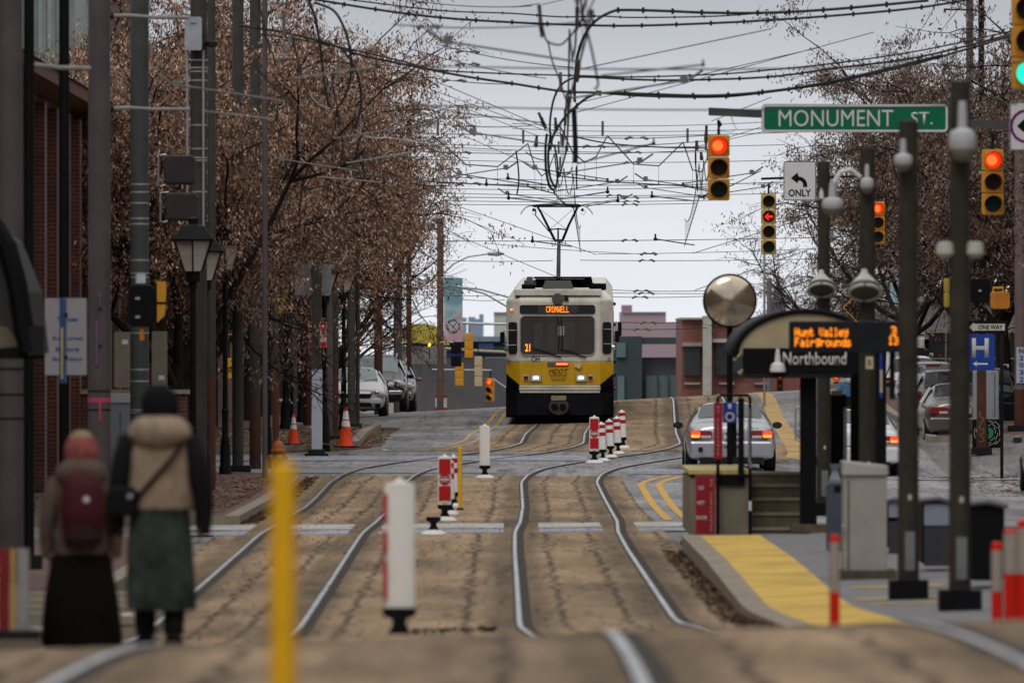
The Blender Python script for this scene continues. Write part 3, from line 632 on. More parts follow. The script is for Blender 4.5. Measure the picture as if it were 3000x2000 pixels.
# ================================================================ poles
def gpole(u0, u1, D, v_top, mat, name, label, cat='pole', vb=None, n=12, taper=1.0, group=None, flat=False, base=None):
    x = XU((u0+u1)/2, D); r = (u1-u0)*D/F/2; z0 = gz(x, D) if vb is None else ZV(vb, D); z1 = ZV(v_top, D)
    t = T(name, label, cat, (x, D, z0), 0, group); h = z1-z0
    mb = MB()
    if flat: mb.box((0,0,h/2-.1), (2*r, 2*r, h+.2), bev=r*.25)
    else: mb.lathe([(r*(1+(taper-1)), -.2), (r*.5*(1+taper), h*.5), (r, h), (r*.6, h+.02)], n=n)
    O('pole', mb, mat, t, smooth=not flat)
    if base: O('base_plate', MB().box((0,0,base[1]/2), (base[0], base[0], base[1])), base[2] if len(base) > 2 else M['dark'], t)
    return t, r, h
GP = 'poles along the left pavement'
t,r,h = gpole(-14, 66, 94, -160, M['lilac'], 'catenary_pole', 'wide grey-lilac steel pole cut by the left edge of the picture', group=GP, taper=1.12, n=20)
for v in (1080,1155,1225): O('pole_band', MB().lathe([(r*1.11,-.012),(r*1.11,.012)], n=20), M['dark'], t, loc=(0,0,ZV(v,94)-t.location.z))
gpole(69,101,99,-160, M['black'], 'street_pole', 'first thin black pole from the left, beside the wide grey one', group=GP, base=(.3,.3))
gpole(172,204,104,-160, M['black'], 'street_pole', 'black pole carrying the white ticket notice', group=GP)
t,r,h = gpole(259,323,117,-160, M['lilac'], 'catenary_pole', 'tapered grey-lilac pole with a pink ribbon tied round it', group=GP, taper=1.08, n=20)
O('ribbon', MB().lathe([(r*1.075,-.03),(r*1.075,.03)], n=20).box((.02,-r*1.09,-.14), (.03,.012,.3)), mk('pink_ribbon', (.42,.05,.13), .6), t, loc=(0,0,ZV(1171,117)-t.location.z))
for v in (1145,1200): O('pole_band', MB().lathe([(r*1.08,-.012),(r*1.08,.012)], n=20), M['dark'], t, loc=(0,0,ZV(v,117)-t.location.z))
t,r,h = gpole(382,436,130,-160, mk('green_grey_pole', (.045,.052,.052), .6, var=.2), 'utility_pole', 'dark green-grey pole strapped with many silver bands', group=GP, taper=1.05, n=16)
for v in (540,563,595,640,656,762,800,812,975,1082,1116,1200,1208): O('strap', MB().lathe([(r*1.04,-.012),(r*1.04,.012)], n=16), M['steel'], t, loc=(0,0,ZV(v,130)-t.location.z))
t,r,h = gpole(557,607,141,-160, M['brownpole'], 'utility_pole', 'dark pole with a grey electrical box and two conduits', group=GP, n=14)
O('electrical_box', MB().box((0,0,0), (.28,.2,.55), bev=.02).box((0,-.11,.19),(.1,.02,.03)), mk('box_grey', (.30,.33,.38), .5), t, loc=(XU(568,141)-t.location.x,-r-.12, ZV(101,141)-t.location.z))
for u in (550,597): O('conduit', MB().tube([(0,0,0),(0,0,ZV(150,141)-ZV(760,141))], .022), M['steel'], t, loc=(XU(u,141)-t.location.x,-r-.03, ZV(760,141)-t.location.z))
for v in (177,199,210,236,367,436,462,470,562,680): O('strap', MB().lathe([(r*1.03,-.012),(r*1.03,.012)], n=14), M['steel'], t, loc=(0,0,ZV(v,141)-t.location.z))
O('knob', MB().lathe([(.03,0),(.10,.02),(.10,.09),(.03,.12)]), M['dark'], t, loc=(.22,-.1,ZV(140,141)-t.location.z))
RST = [((680,714,166,-160,'olive'),'broad olive concrete pole with faint chalk marks, left of the hydrant',None),
 ((608,632,150,-160,'olive'),'narrow pole, olive above and rust brown below, beside the twin lamp posts',1100),
 ((731,764,172,-160,'olive'),'pole with a rust brown lower half just left of the nearer cone',1192),
 ((799,817,178,300,'olive'),'thin pole with a rust brown foot standing on the kerb corner',1128),
 ((768,784,160,-100,'lilac'),'slim grey-lilac pole rising through the upper left branches',None),
 ((955,976,192,330,'lilac'),'pale grey-lilac pole behind the white-wrapped pole',None),
 ((971,992,195,640,'olive'),'short pole with a rust red foot between the two cones',1082),
 ((888,912,225,420,'rust'),'rust red pole far behind the pole with sign backs',None),
 ((1018,1041,210,360,'olive'),'square-footed grey pole in front of the parked white saloon',None),
 ((1041,1054,216,500,'olive'),'thin olive pole touching the parked white saloon bonnet',None),
 ((1096,1121,257,222,'rust'),'brown pole rising between the two parked cars on the left',None),
 ((1153,1178,284,640,'lilac'),'grey-lilac pole to the right of the black crossover roof',None),
 ((850,870,232,250,'lilac'),'grey-lilac pole top between the cable loops in the tree',None),
 ((1190,1206,290,350,'rust'),'thin brown pole top inside the leafy crown edge',None)]
for (a, lab, vr) in RST:
    u0,u1,D,vt,mm = a
    t,r,h = gpole(u0,u1,D,vt,M[mm],'utility_pole' if mm != 'lilac' else 'catenary_pole',lab,group=GP,n=14, base=(.5,.25,M['dark']) if u0 in (1018,680,955) else None)
    if vr: O('painted_foot', MB().lathe([(r*1.04,-.1),(r*1.04,ZV(vr,D)-t.location.z)], n=14), M['rust'], t, smooth=True)
t,r,h = gpole(913,942,182,640,M['olive'],'sign_pole','square olive pole wrapped in white near its foot, carrying big sign backs',group=GP,flat=True)
zb = ZV(1083,182)-t.location.z; O('white_wrap', MB().box((.01,0,zb/2+.08),(2*r*1.05,2*r*1.05,zb-.14)), mk('white_wrap', (.42,.44,.50), .6, var=.06), t)
O('base_plate', MB().box((0,0,.06),(.36,.36,.14)).box((0,0,.03),(.5,.4,.06)), M['dark'], t)
for u in (888,950): O('sign_board', MB().box((0,0,0),(.36 if u < 900 else .30,.02,.66)), mk('sign_back_grey', (.21,.21,.21), .6), t, loc=(XU(u,182)-t.location.x,.14,ZV(818,182)-t.location.z))
# fluted lantern posts
def lamp_post(u, D, v_lant, label, lantern=True, w=19, vtop=None):
    x = XU(u, D); z0 = gz(x, D)+.14; t = T('street_lamp', label, 'street lamp', (x, D, z0), 0, 'old-style black lamp posts'); H = ZV(v_lant, D)-z0; r = w*D/F/2
    O('base', MB().lathe([(r*2.3,-.2),(r*2.3,.12),(r*2.0,.16),(r*1.9,.5),(r*1.6,.62),(r*1.7,.66),(r*1.2,.72),(r*1.15,1.15),(r*1.4,1.18),(r*1.4,1.22),(r*1.0,1.26)], n=14), M['black'], t, smooth=True)
    O('shaft', MB().lathe([(r,1.2),(r*.85,H-.25),(r*1.2,H-.24),(r*1.2,H-.15),(r*.8,H-.12)], n=12), M['black'], t, smooth=True)
    if lantern:
        s = .31; lt = O('lantern', MB().lathe([(s*1.22,.50),(s*1.25,.53),(s*.62,.74),(s*.3,.78),(s*.3,.86),(.02,.88)], n=6), M['black'], t, loc=(0,0,H))
        O('lantern_foot', MB().lathe([(.12,-.14),(.13,.0),(.16,.03)], n=6), M['black'], lt); O('glass', MB().lathe([(.15,.03),(s*1.02,.50)], n=6), mk('frosted_lamp_glass', (.42,.38,.36), .4, var=.25, scale=3), lt)
        bars = MB(); [bars.tube([(.155*math.cos(a),.155*math.sin(a),.03),(s*1.06*math.cos(a),s*1.06*math.sin(a),.5)], .014, 5) for a in [math.pi/6+math.pi/3*k for k in range(6)]]; O('glazing_bars', bars, M['black'], lt)
    return t
lamp_post(566, 134, 800, 'black lamp post with a big frosted lantern, the nearest on the left')
lamp_post(600, 146, 826, 'black lamp post with a frosted lantern close behind and right of the nearest one')
lamp_post(660, 164, 795, 'black lamp post whose lantern hides behind the olive pole', w=16)
lamp_post(786, 172, 950, 'slim black lamp post beside the hydrant corner', False, w=11)
lamp_post(838, 205, 900, 'dark lamp post standing on the soil patch beyond the far cone', False, w=17)
lamp_post(950, 187, 870, 'black lamp post directly behind the white-wrapped pole', True, w=15)
lamp_post(1007, 202, 860, 'navy black lamp post behind the cone nearer the street', True, w=14)
lamp_post(884, 230, 930, 'far dark lamp post with a small blue notice', False, w=14)
t,r,h = gpole(851, 860, 196, 1060, M['black'], 'sign_post', 'thin black post directly behind the orange cone on the soil')
# banner pole
t,r,h = gpole(1280,1300,275,640,mk('brown_banner_pole',(.12,.075,.055),.8,var=.25),'banner_pole','brown pole with a street light arm and the teal and pink arts banner',group=GP)
bn = O('banner', MB().box((0,0,0),(.60,.02,2.05)), mk('banner_cloth',(.42,.40,.45),.7,var=0), t, loc=(XU(1328,275)-t.location.x,-.05,ZV(908,275)-t.location.z))
m = M['bannerm'] = bpy.data.materials.new('banner_print'); m.use_nodes = True; nn = m.node_tree.nodes; ll = m.node_tree.links
tc = nn.new('ShaderNodeTexCoord'); no = nn.new('ShaderNodeTexNoise'); no.inputs['Scale'].default_value = 1.6; ll.new(tc.outputs['Object'], no.inputs['Vector'])
sp = nn.new('ShaderNodeSeparateXYZ'); ll.new(tc.outputs['Object'], sp.inputs[0]); ad = nn.new('ShaderNodeMath'); ad.operation = 'MULTIPLY_ADD'; ll.new(no.outputs[0], ad.inputs[0]); ad.inputs[1].default_value = 1.6; ll.new(sp.outputs[2], ad.inputs[2])
cr = nn.new('ShaderNodeValToRGB'); ll.new(ad.outputs[0], cr.inputs[0]); el = cr.color_ramp.elements; el[0].position = 0; el[0].color = (.50,.30,.34,1); el[1].position = 1.0; el[1].color = (.16,.32,.38,1)
for p_, c_ in ((.3,(.50,.46,.52,1)),(.5,(.42,.50,.56,1)),(.62,(.45,.26,.30,1)),(.75,(.40,.48,.52,1)),(.86,(.22,.42,.50,1))): e = el.new(p_); e.color = c_
ll.new(cr.outputs[0], nn['Principled BSDF'].inputs['Base Color']); bn.data.materials.clear(); bn.data.materials.append(m)
cx, cz, R_ = 0, -.52, .20
for i, ch in enumerate('BROMO ARTS DISTRICT '):
    if ch == ' ': continue
    a = math.radians(135-i*18); o = O('letter', textmesh(ch, .05, .075, .004, .02), M['black'], bn, loc=(cx+R_*math.cos(a), -.014, cz+R_*math.sin(a))); o.rotation_euler = (0, -(a-math.pi/2), 0)
O('clock_hands', MB().tube([(-.13,-.02,cz+.10),(.13,-.02,cz-.16)], .008, 4).tube([(.14,-.02,cz+.15),(-.05,-.02,cz-.04)], .008, 4).ball((0,-.02,cz-.02), .02, 6, 4), M['black'], bn)
O('banner_arm', MB().tube([(0,-.05,1.04),(-.42,-.05,1.04)], .015,6).tube([(0,-.05,-1.04),(-.42,-.05,-1.04)], .015, 6), M['steel'], bn)
zt = lambda v: ZV(v,275)-t.location.z; xt = lambda u: XU(u,275)-t.location.x
la = O('lamp_arm', MB().tube([(xt(1300),0,zt(800)),(xt(1330),0,zt(772)),(xt(1370),0,zt(752)),(xt(1430),0,zt(743))], .035, 6), M['steel'], t)
O('lamp_head', MB().lathe([(.02,-.28),(.07,-.2),(.09,.1),(.03,.30)], n=8, sy=.5, axis='z').xf(Matrix.Rotation(math.pi/2,4,'Y')), M['steel'], la, loc=(xt(1450),0,zt(743)))
# far right slim poles
gpole(2236,2243,235,560,M['steel'],'street_pole','thin pale pole rising to the right of the four-lamp arrow signal')
gpole(2246,2262,300,815,mk('mauve_pole',(.17,.14,.16),.7),'utility_pole','mauve pole stub above the curved shelter roof',vb=1190)
t,r,h = gpole(2972,3010,205,-50,mk('mauve_brown_pole',(.13,.095,.09),.7,var=.2),'utility_pole','pole with a column of black numerals at the right edge')
zl = lambda v: ZV(v,205)-t.location.z
nb = O('number_plate', MB().box((0,0,0),(.28,.012,.86)), mk('pale_number_plate',(.36,.38,.46),.6), t, loc=(.02,-r-.01,zl(1069)))
for i, ch in enumerate('N2032'): TX(ch, .10, .115, M['blue'] if i else M['black'], nb, (-.02,-.008,.34-i*.17), .004, .015)
O('painted_foot', MB().lathe([(r*1.05,-.1),(r*1.05,zl(1140))], n=14), M['rust'], t, smooth=True); O('base_plate', MB().box((0,0,.12),(.62,.4,.3)), M['dark'], t)
t,r,h = gpole(2862,2889,196,1083,M['rust'],'sign_post','rust brown post below the blue hospital sign, with yellow graffiti',flat=True, base=(.46,.16,M['dark']))
gr = MB(); rr = random.Random(4); pz = [(rr.uniform(-.07,.07), -r-.006, h-.95-i*.028) for i in range(26)]; gr.tube(pz, .005, 4); O('graffiti', gr, mk('graffiti_yellow',(.5,.36,.05),.6), t)
gpole(2930,2940,170,985,M['black'],'sign_post','thin black perforated post in front of the one-way sign')
for u0,u1,D,vt,lab in ((2830,2852,255,-60,'tall dark pole with a lamp arm at the upper right'),(2866,2884,262,-60,'tall black pole beside the pinkish one at the upper right'),(2662,2672,250,800,'thin grey pole behind the parked cars on the right')):
    gpole(u0,u1,D,vt,M['lilac'] if u0 == 2830 else M['black'],'street_pole',lab,group='distant poles on the right')
# ================================================================ overhead wires
WG = 'overhead wires'
def cable(name, label, pts, r, mat='cable', group=None, clips=0, cat='cable', smooth=6):
    if smooth and len(pts) > 2:   # catmull-rom
        out = []; q = [Vector(p) for p in pts]; q = [q[0]]+q+[q[-1]]
        for i in range(1, len(q)-2):
            for k in range(smooth):
                t = k/smooth; a, b, c, d = q[i-1], q[i], q[i+1], q[i+2]
                out.append(.5*((2*b)+(c-a)*t+(2*a-5*b+4*c-d)*t*t+(3*b-a-3*c+d)*t**3))
        out.append(q[-2]); pts = out
    o = O(name, MB().tube(pts, r, 6), M[mat], label=label, cat=cat, group=group or WG, smooth=True)
    if clips:
        mb = MB(); L = 0
        for a, b in zip(pts, pts[1:]):
            L += (Vector(b)-Vector(a)).length
            if L > clips: L = 0; a = Vector(a); O('clamp', MB().box((0,0,0), (r*1.6, r*3, r*3.6)), M['cable'], o, loc=a)
    return o
def pxs(pts, D, D2=None): return [P(u, v, D if D2 is None else D+(D2-D)*i/(len(pts)-1)) for i, (u, v) in enumerate(pts)]
TH = [('thick black feeder cable crossing the whole top of the picture', [(840,-15),(1100,28),(1290,52),(1500,66),(1700,74),(1850,76),(2050,70),(2250,60),(2500,42),(2700,22),(2860,-5)], 150, 3.9),
 ('thinner black cable above the main feeder, at the upper left of the sky', [(980,-6),(1200,22),(1330,34),(1500,40),(1640,50),(1760,48),(1860,52),(2100,48),(2260,36)], 151, 2.4),
 ('black cable that bends in an arch over the tram line at the top', [(1684,300),(1684,240),(1692,165),(1712,105),(1745,62),(1790,36),(1830,30),(1950,33),(2080,38),(2250,38),(2450,27),(2720,2)], 147, 4.6),
 ('lower thick feeder cable sagging across the sky towards the street-name sign', [(700,75),(830,95),(960,128),(1050,160),(1200,192),(1350,222),(1500,245),(1650,268),(1750,272),(1900,282),(2100,284),(2250,270),(2450,240),(2700,182),(2980,100)], 146, 4.0),
 ('black cable running close above the lower feeder', [(760,100),(900,120),(1050,150),(1180,180),(1280,205),(1500,217),(1700,222),(1850,226),(2100,218),(2250,206),(2450,185),(2700,148),(2980,88)], 148, 2.6),
 ('black cable rising in a tall arch from the wire cluster above the tram', [(1618,430),(1611,370),(1620,300),(1640,255),(1668,234),(1710,226),(1850,233),(2000,235),(2250,226),(2450,200),(2700,166),(2980,96)], 149, 3.6),
 ('thick black cable climbing diagonally out of the wire cluster', [(1612,440),(1620,400),(1650,350),(1690,310),(1730,282),(1780,272),(1900,276),(2100,280),(2300,262),(2500,225),(2760,162)], 145, 4.4)]
for lab, pt, D, rp in TH: cable('feeder_cable', lab, pxs(pt, D), rp*D/F, 'cable', 'thick black feeder cables', clips=.45)
LP = [('outermost black cable loop hanging in the left tree', [(900,-10),(925,60),(940,150),(950,240),(962,300),(975,320)], 128, 4.4),
 ('inner black cable loop curling down beside the outermost one', [(920,8),(975,30),(1005,75),(1022,130),(1030,190),(1022,250),(1000,300),(985,312)], 130, 4.2),
 ('third black cable loop hanging slightly to the right and lower', [(1000,140),(1035,190),(1052,240),(1058,300),(1048,350),(1040,378)], 132, 3.8),
 ('short pale wire curling left from the foot of the third loop', [(1042,378),(1046,390),(1040,408),(1030,418),(1022,416)], 132, 1.6),
 ('pale wire sweeping right from the foot of the third cable loop', [(1045,382),(1075,400),(1110,405),(1140,404),(1250,420),(1380,440),(1500,442)], 134, 1.5),
 ('pale wire curling left into the loop bundle in the left tree', [(905,275),(925,298),(950,314),(985,322)], 129, 1.8),
 ('dark twisted wire pair dangling below the cable loops', [(985,318),(990,350),(1000,395),(1004,440),(996,478),(984,490)], 129, 2.6),
 ('second twisted wire dangling below the cable loops', [(985,318),(982,360),(975,400),(974,450),(970,482)], 129, 2.2)]
for lab, pt, D, rp in LP: cable('cable_loop', lab, pxs(pt, D), rp*D/F, 'steel' if 'pale' in lab else 'cable', 'hanging cable loops')
# catenary above each track
M['armg2'] = mk('arm_dull', (.15,.15,.145), .6, var=.2)
def catenary(track, label, sup, n0, n1):
    off = GA/2-(0 if track == 'r' else 3.65); z = lambda d: gz(R1(d)+off, d)
    sp_ = [(offR(d, off)[0], d, z(d)+5.8) for d in sup]; ct = T('contact_wire', label, 'overhead wire', sp_[0], 0, 'tram contact wires'); o0 = Vector(sp_[0])
    mb = MB(); mm = MB(); dr = MB()
    for a, b in zip(sp_, sp_[1:]):
        a = Vector(a)-o0; b = Vector(b)-o0; L = (b-a).length; n_ = max(3, int(L/4)); top = []
        for i in range(n_+1):
            t_ = i/n_; q = a.lerp(b, t_); hgt = .95-.62*(1-(2*t_-1)**2); top.append(q+Vector((0,0,hgt)))
            if 0 < i < n_: O('dropper', MB().tube([Vector((0,0,0)), Vector((0,0,.05)), Vector((0,0,.06)), Vector((0,0,hgt))], [.018,.018,.005,.006], 4), M['wire'], ct, loc=q)
        mb.tube([a, b], .015, 5); mm.tube(top, .014, 5)
        mb.box((a.x,a.y,a.z+.03),(.05,.08,.09)); 
    O('contact', mb, M['wire'], ct); O('messenger', mm, M['wire'], ct); 
    for k, a in enumerate(sp_[1:-1]):
        a = Vector(a)-o0; s = (1 if k % 2 else -1)
        O('pull_off_arm', MB().tube([a+Vector((0,0,.05)), a+Vector((s*1.5,0,.28))],    .014, 6).box((a.x+s*1.5,a.y,a.z+.30),(.10,.06,.10)).tube([a+Vector((s*1.5,0,.25)),a+Vector((s*1.75,0,.42))],.02,6), M['armg2'], ct)
        O('insulator', MB().tube([a+Vector((s*.1,0,.95)), a+Vector((s*.1,0,1.25))], .03, 6), M['insul'], ct)
    return ct
catenary('l', 'contact wire and messenger wire above the left track, reaching the tram pantograph', [96,112,132,158,176,188,204,226,252,300], 0, 0)
catenary('r', 'contact wire and messenger wire above the right track', [84,98,112,137,160,176,186,198,216,240,300], 0, 0)
# extra vertical feeders in the central cluster
for i, (pt, D, rp, lab) in enumerate([([(1582,12),(1586,60),(1594,98),(1604,122),(1640,132),(1668,110),(1690,80),(1708,48)], 96, 2.2, 'drooping insulated wire at the top centre of the sky'),
   ([(1605,120),(1618,180),(1640,235),(1655,285),(1672,312)], 110, 1.8, 'wire falling from the drooping one into the central cluster'),
   ([(1700,-10),(1712,60),(1732,140),(1746,210),(1752,250),(1740,262)], 84, 2.6, 'blurred dark wire falling from the top edge over the tram line'),
   ([(1680,-10),(1716,70),(1722,40),(1745,-10)], 84, 1.8, 'blurred wires meeting in a narrow V at the top edge'),
   ([(1681,318),(1684,380),(1686,440),(1685,478)], 112, 6.0, 'thick tapered strip hanging in the central wire cluster'),
   ([(1602,392),(1598,440),(1600,500),(1610,545),(1624,558)], 150, 3.0, 'dark cable dropping to the pantograph on the left of the cluster'),
   ([(1612,400),(1606,460),(1612,520),(1628,552)], 150, 2.8, 'second dark cable dropping towards the pantograph'),
   ([(1625,430),(1632,470),(1634,520),(1626,555)], 152, 2.4, 'third dark cable dropping towards the pantograph'),
   ([(1633,485),(1645,505),(1658,513),(1670,505),(1676,490)], 160, 1.3, 'thin wire hanging in a small U in the central cluster'),
   ([(1688,490),(1690,555)], 160, 1.8, 'straight short cable beside the small U wire'),
   ([(1511,442),(1517,480),(1520,530),(1514,572)], 170, 1.8, 'lone dark vertical wire left of the pantograph'),
   ([(2038,430),(2038,480),(2044,560)], 190, 1.6, 'dark vertical wire left of the red signal'),
   ([(1540,445),(1565,462),(1595,470)], 165, 1.2, 'thin wire slanting into the left of the cluster'),
   ([(1680,400),(1750,415),(1830,425),(1950,432),(2070,434)], 168, 1.7, 'wire slanting right from the cluster to the red signal')]):
    cable('hanging_cable', lab, pxs(pt, D), rp*1.45*D/F, 'cable', 'cables in the central wire cluster')
# span wires across the street
SP = [((1150,190),(3000,183),90,1.9,None),((1200,308),(2980,304),92,1.8,None),((1150,72),(1740,60),96,1.6,1255),
 ((1180,-2),(1560,18),140,1.1,None),((1280,130),(1680,198),152,1.1,1370),((1190,140),(1600,230),160,1.0,1370),
 ((1150,206),(1500,247),150,1.1,1330),((1200,352),(1560,368),140,1.1,1360),((1180,389),(2310,388),150,.9,1370),
 ((1500,362),(2240,358),158,.8,None),((1500,376),(2240,377),160,.8,None),((1600,396),(2080,396),160,1.0,1865),
 ((1230,421),(2300,424),170,.8,None),((1560,426),(2080,412),170,1.0,1740),((1230,426),(2100,445),172,.8,1855),
 ((1230,444),(2080,440),175,1.0,1345),((1230,466),(2260,470),178,.8,1850),((1300,518),(2150,526),190,.8,1360),
 ((1280,536),(2300,534),192,1.0,1375),((1280,552),(2150,543),194,.8,None),((1280,565),(2300,566),196,.8,1800),
 ((1290,577),(2120,575),200,.9,1848),((1290,588),(2080,587),202,.8,1850),((1290,598),(2040,596),205,.8,1845),
 ((1290,706),(2400,696),222,.9,1845),((1420,712),(1880,744),224,.7,1900),((1750,744),(2400,728),232,.7,1902),
 ((1290,762),(1620,763),236,.8,None),((1700,762),(2400,758),236,.8,1895),((1790,849),(2080,851),255,.8,1880),
 ((1790,858),(2400,856),258,.8,1893),((1790,869),(2080,867),262,.8,1875),((1250,864),(1480,864),262,.7,None),
 ((1800,943),(2060,943),290,.9,1900),((1810,964),(2070,960),292,.9,1880),((1350,877),(1480,878),262,.7,None)]
ORD = 'first second third fourth fifth sixth seventh eighth ninth tenth'.split()
gold_cross = sorted(SP, key=lambda s: s[0][1])
for i, ((u0,v0),(u1,v1),D,rp,ins) in enumerate(gold_cross):
    a, b = P(u0,v0,D), P(u1,v1,D); sag = .02 if D < 200 else .01
    side = 'left of' if u1 < 1650 else ('right of' if u0 > 1700 else 'above')
    lab = 'span wire, the %dth counted down the sky, %s the tram, %s' % (i+1, side, 'clamped' if ins else 'plain')
    lab = lab.replace(' 1th','  topmost').replace('the  topmost','topmost').replace(' 2th',' 2nd').replace(' 3th',' 3rd').replace('21th','21st').replace('22th','22nd').replace('23th','23rd').replace('31th','31st').replace('32th','32nd').replace('33th','33rd')
    pts = [a.lerp(b, k/10)+Vector((0,0,-4*sag*(k/10)*(1-k/10)*3)) for k in range(11)]
    o = O('span_wire', MB().tube(pts, rp*1.3*D/F, 5), M['wire'], label=lab, cat='wire', group='thin span wires')
    if ins:
        t_ = (ins-u0)/(u1-u0); c = a.lerp(b, t_); c.z -= 12*sag*t_*(1-t_); s = D/F; w_ = (22 if rp > .9 else 15)*s
        mb = MB()
        for sg in (-1, 1): mb.tube([c+Vector((sg*w_*1.7,0,0)), c+Vector((sg*w_*1.4,0,-2*s)), c+Vector((sg*w_*.9,0,2.5*s)), c+Vector((sg*w_*.45,0,1*s))], [1.5*s,5*s*rp,4*s*rp,2*s], 6)
        mb.box((c.x,c.y,c.z+.5*s),(w_*.9,4*s,2*s)); O('insulator', mb, M['insul'], o)
DG = [((1350,607),(1748,746),222,.8,'left of the pantograph, falling to the right'),((1340,690),(1640,815),214,.8,'falling onto the tram roof from the left'),
 ((1680,332),(2560,95),150,1.0,'climbing right from the cluster, the lowest of its pair'),((1700,300),(2400,140),152,1.0,'climbing right from the cluster, the upper of its pair'),
 ((2085,355),(2260,285),170,.9,'short and steep, just above the red signal'),((2030,742),(2420,620),222,.9,'from the far catenary up to the right camera post'),
 ((2036,850),(2400,720),240,.9,'from the far catenary up over the round mirror'),((1690,205),(2260,85),130,1.3,'blurred, climbing gently over the right half of the sky'),
 ((1280,240),(1660,400),150,1.0,'falling steeply from the left crown into the cluster'),((1260,262),(1640,398),154,.9,'falling beside the steeper one into the cluster'),
 ((1290,290),(1575,398),158,.8,'falling from the left crown, ending at an insulator'),((1340,390),(1640,520),176,.8,'faint, falling behind the contact wires'),
 ((2080,420),(2300,350),185,.8,'short, rising behind the red signal head'),((2030,432),(2300,372),187,.8,'rising from the right catenary to the street-name sign'),
 ((1500,22),(1578,12),138,1.0,'short, meeting the top insulator from the left'),((1590,14),(1700,-12),138,1.0,'short, leaving the top insulator to the right'),
 ((2060,585),(2230,500),198,1.2,'stout, rising right of the right catenary')]
for (a, b, D, rp, lab) in DG:
    cable('guy_wire', 'thin diagonal wire '+lab, [P(*a,D), P(*b,D)], rp*1.3*D/F, 'wire', 'thin diagonal wires', cat='wire', smooth=0)
RG = [(1578,15,1588,110,96),(1697,200,1690,242,130),(1578,330,1600,378,140),(1627,345,1630,385,150),(1573,396,1570,432,160),(1645,392,1648,430,160),(2070,368,2068,420,180),(2041,412,2042,440,182),(2054,446,2056,470,182)]
for i,(a,b,c_,d_,D) in enumerate(RG):
    s = D/F; mb = MB(); p0, p1 = P(a,b,D), P(c_,d_,D)
    mb.tube([p0+(p1-p0)*k/8 for k in range(9)], [(5 if k in (0,) else 3.5+k*.45 if k < 7 else 5)*s for k in range(9)], 7)
    O('strain_insulator', mb, mk('brown_insulator',(.05,.03,.024),.4), label='tapered brown strain insulator %s' % ['hanging at the top centre of the sky','on the right of the tall cable arch','left of the central cluster, upper','in the thick of the central cluster','left of the cluster above the lone vertical wire','right inside the cluster, lower','just left of the red signal head','at the top of the right catenary','below the top of the right catenary'][i], cat='insulator', group='strain insulators')
M['armgrey'] = mk('arm_grey', (.22,.22,.21), .6, var=.2)
AR = [((860,230),(1105,195),96,2.6),((590,325),(810,350),110,2.4),((1015,478),(1215,445),130,2.4),((1690,480),(1915,420),112,2.6),((1760,222),(2060,190),90,3.0),((930,518),(1125,535),150,2.0),
 ((1425,540),(1600,550),176,2.4),((1488,522),(1640,548),172,2.4),((1630,585),(1780,562),186,2.2),((1490,580),(1640,596),186,2.0),((1718,604),(1810,588),200,1.8),((1910,575),(2030,588),205,2.0),((1560,706),(1675,722),224,2.0),((1920,700),(2035,718),226,2.0),((1235,305),(1345,332),105,2.4),((1340,330),(1590,360),135,2.0)]
AL = ['long blurred pale one in front of the left tree','at the far left below the electrical box','pointing right from the dangling twisted wires','rising right out of the central cluster','blurred, nearest the top of the sky','deep in the left tree, above the grey sign backs','upper of the two left of the pantograph','second of the two left of the pantograph','just above the pantograph, rising right','touching the pantograph head from the left','right above the pantograph horn','left of the right-hand catenary','beside the pantograph mast on the left','far right at mid height of the sky','at the left edge of the open sky','long and dark, entering the cluster from the left']
for (a,b,D,rp), lb_ in zip(AR, AL):
    s = D/F; p0, p1 = P(*a,D), P(*b,D); o = O('registration_arm', MB().tube([p0,p1], rp*s, 8), M['armgrey'] if a[0] < 1250 else M['insul'], label='steel registration arm '+lb_, cat='arm', group='registration arms')
    e = p1 if (a[0] < 1650 or a[0] == 1690 or a[0] == 1760 or a[0] > 1700) and a[0] not in (1425,1488,1490,1560,1910,1920) else p0
    O('clamp', MB().ball(tuple(e), 6*s, 8, 5).box((e.x, e.y, e.z+8*s), (5*s,5*s,14*s)), M['dark'], o)

for (p,q,D,lab) in (((318,47),(556,52),124,'pale bracket arm between the upper parts of the tapered and boxed poles'),((60,192),(266,201),100,'pale bracket arm joining the leftmost grey pole to the tapered one'),((318,318),(556,320),125,'lower pale bracket arm between the tapered and boxed poles')):
    a = P(*p,D); b = P(*q,D); o = O('bracket_arm', MB().tube([a, a.lerp(b,.25)+Vector((0,0,.012)), a.lerp(b,.55)-Vector((0,0,.008)), b], .030, 8), M['armgrey'], label=lab, cat='arm', group='bracket arms at the left', smooth=True)
    O('clamp', MB().ball(tuple(a.lerp(b,.03)), .055, 8, 5), M['dark'], o)
# ================================================================ tram
DT = 226.0; S = DT/F; UC, VG = 1640, 1240
TZ = ZV(VG, DT)
tr = T('tram', 'white and yellow light rail tram with its pantograph up, coming uphill over the crest', 'tram', (XU(UC, DT), DT, TZ), math.radians(-.9))
tr.rotation_euler = (math.radians(1.2), 0, math.radians(-.6))
def tx(u): return (u-UC)*S
def tzz(v): return (VG-v)*S
M['tramw'] = mk('tram_white_weathered', (.60,.58,.52), .45, var=.3, scale=1.4, detail=8)
M['tramy'] = mk('tram_yellow', (.56,.33,.014), .42, var=.16, scale=1.6, detail=8)
M['tramk'] = mk('tram_dark_skirt', (.0045,.0045,.006), .8, var=.4, scale=2, spec=.06)
M['tramg'] = mk('tram_roof_grey', (.10,.10,.105), .65, var=.35, scale=2.5)
M['wind'] = mk('tram_windscreen', (.045,.040,.044), .14, var=.3, scale=1.2, spec=.7)
M['frame'] = mk('rubber_frame', (.02,.022,.026), .4, var=.1)
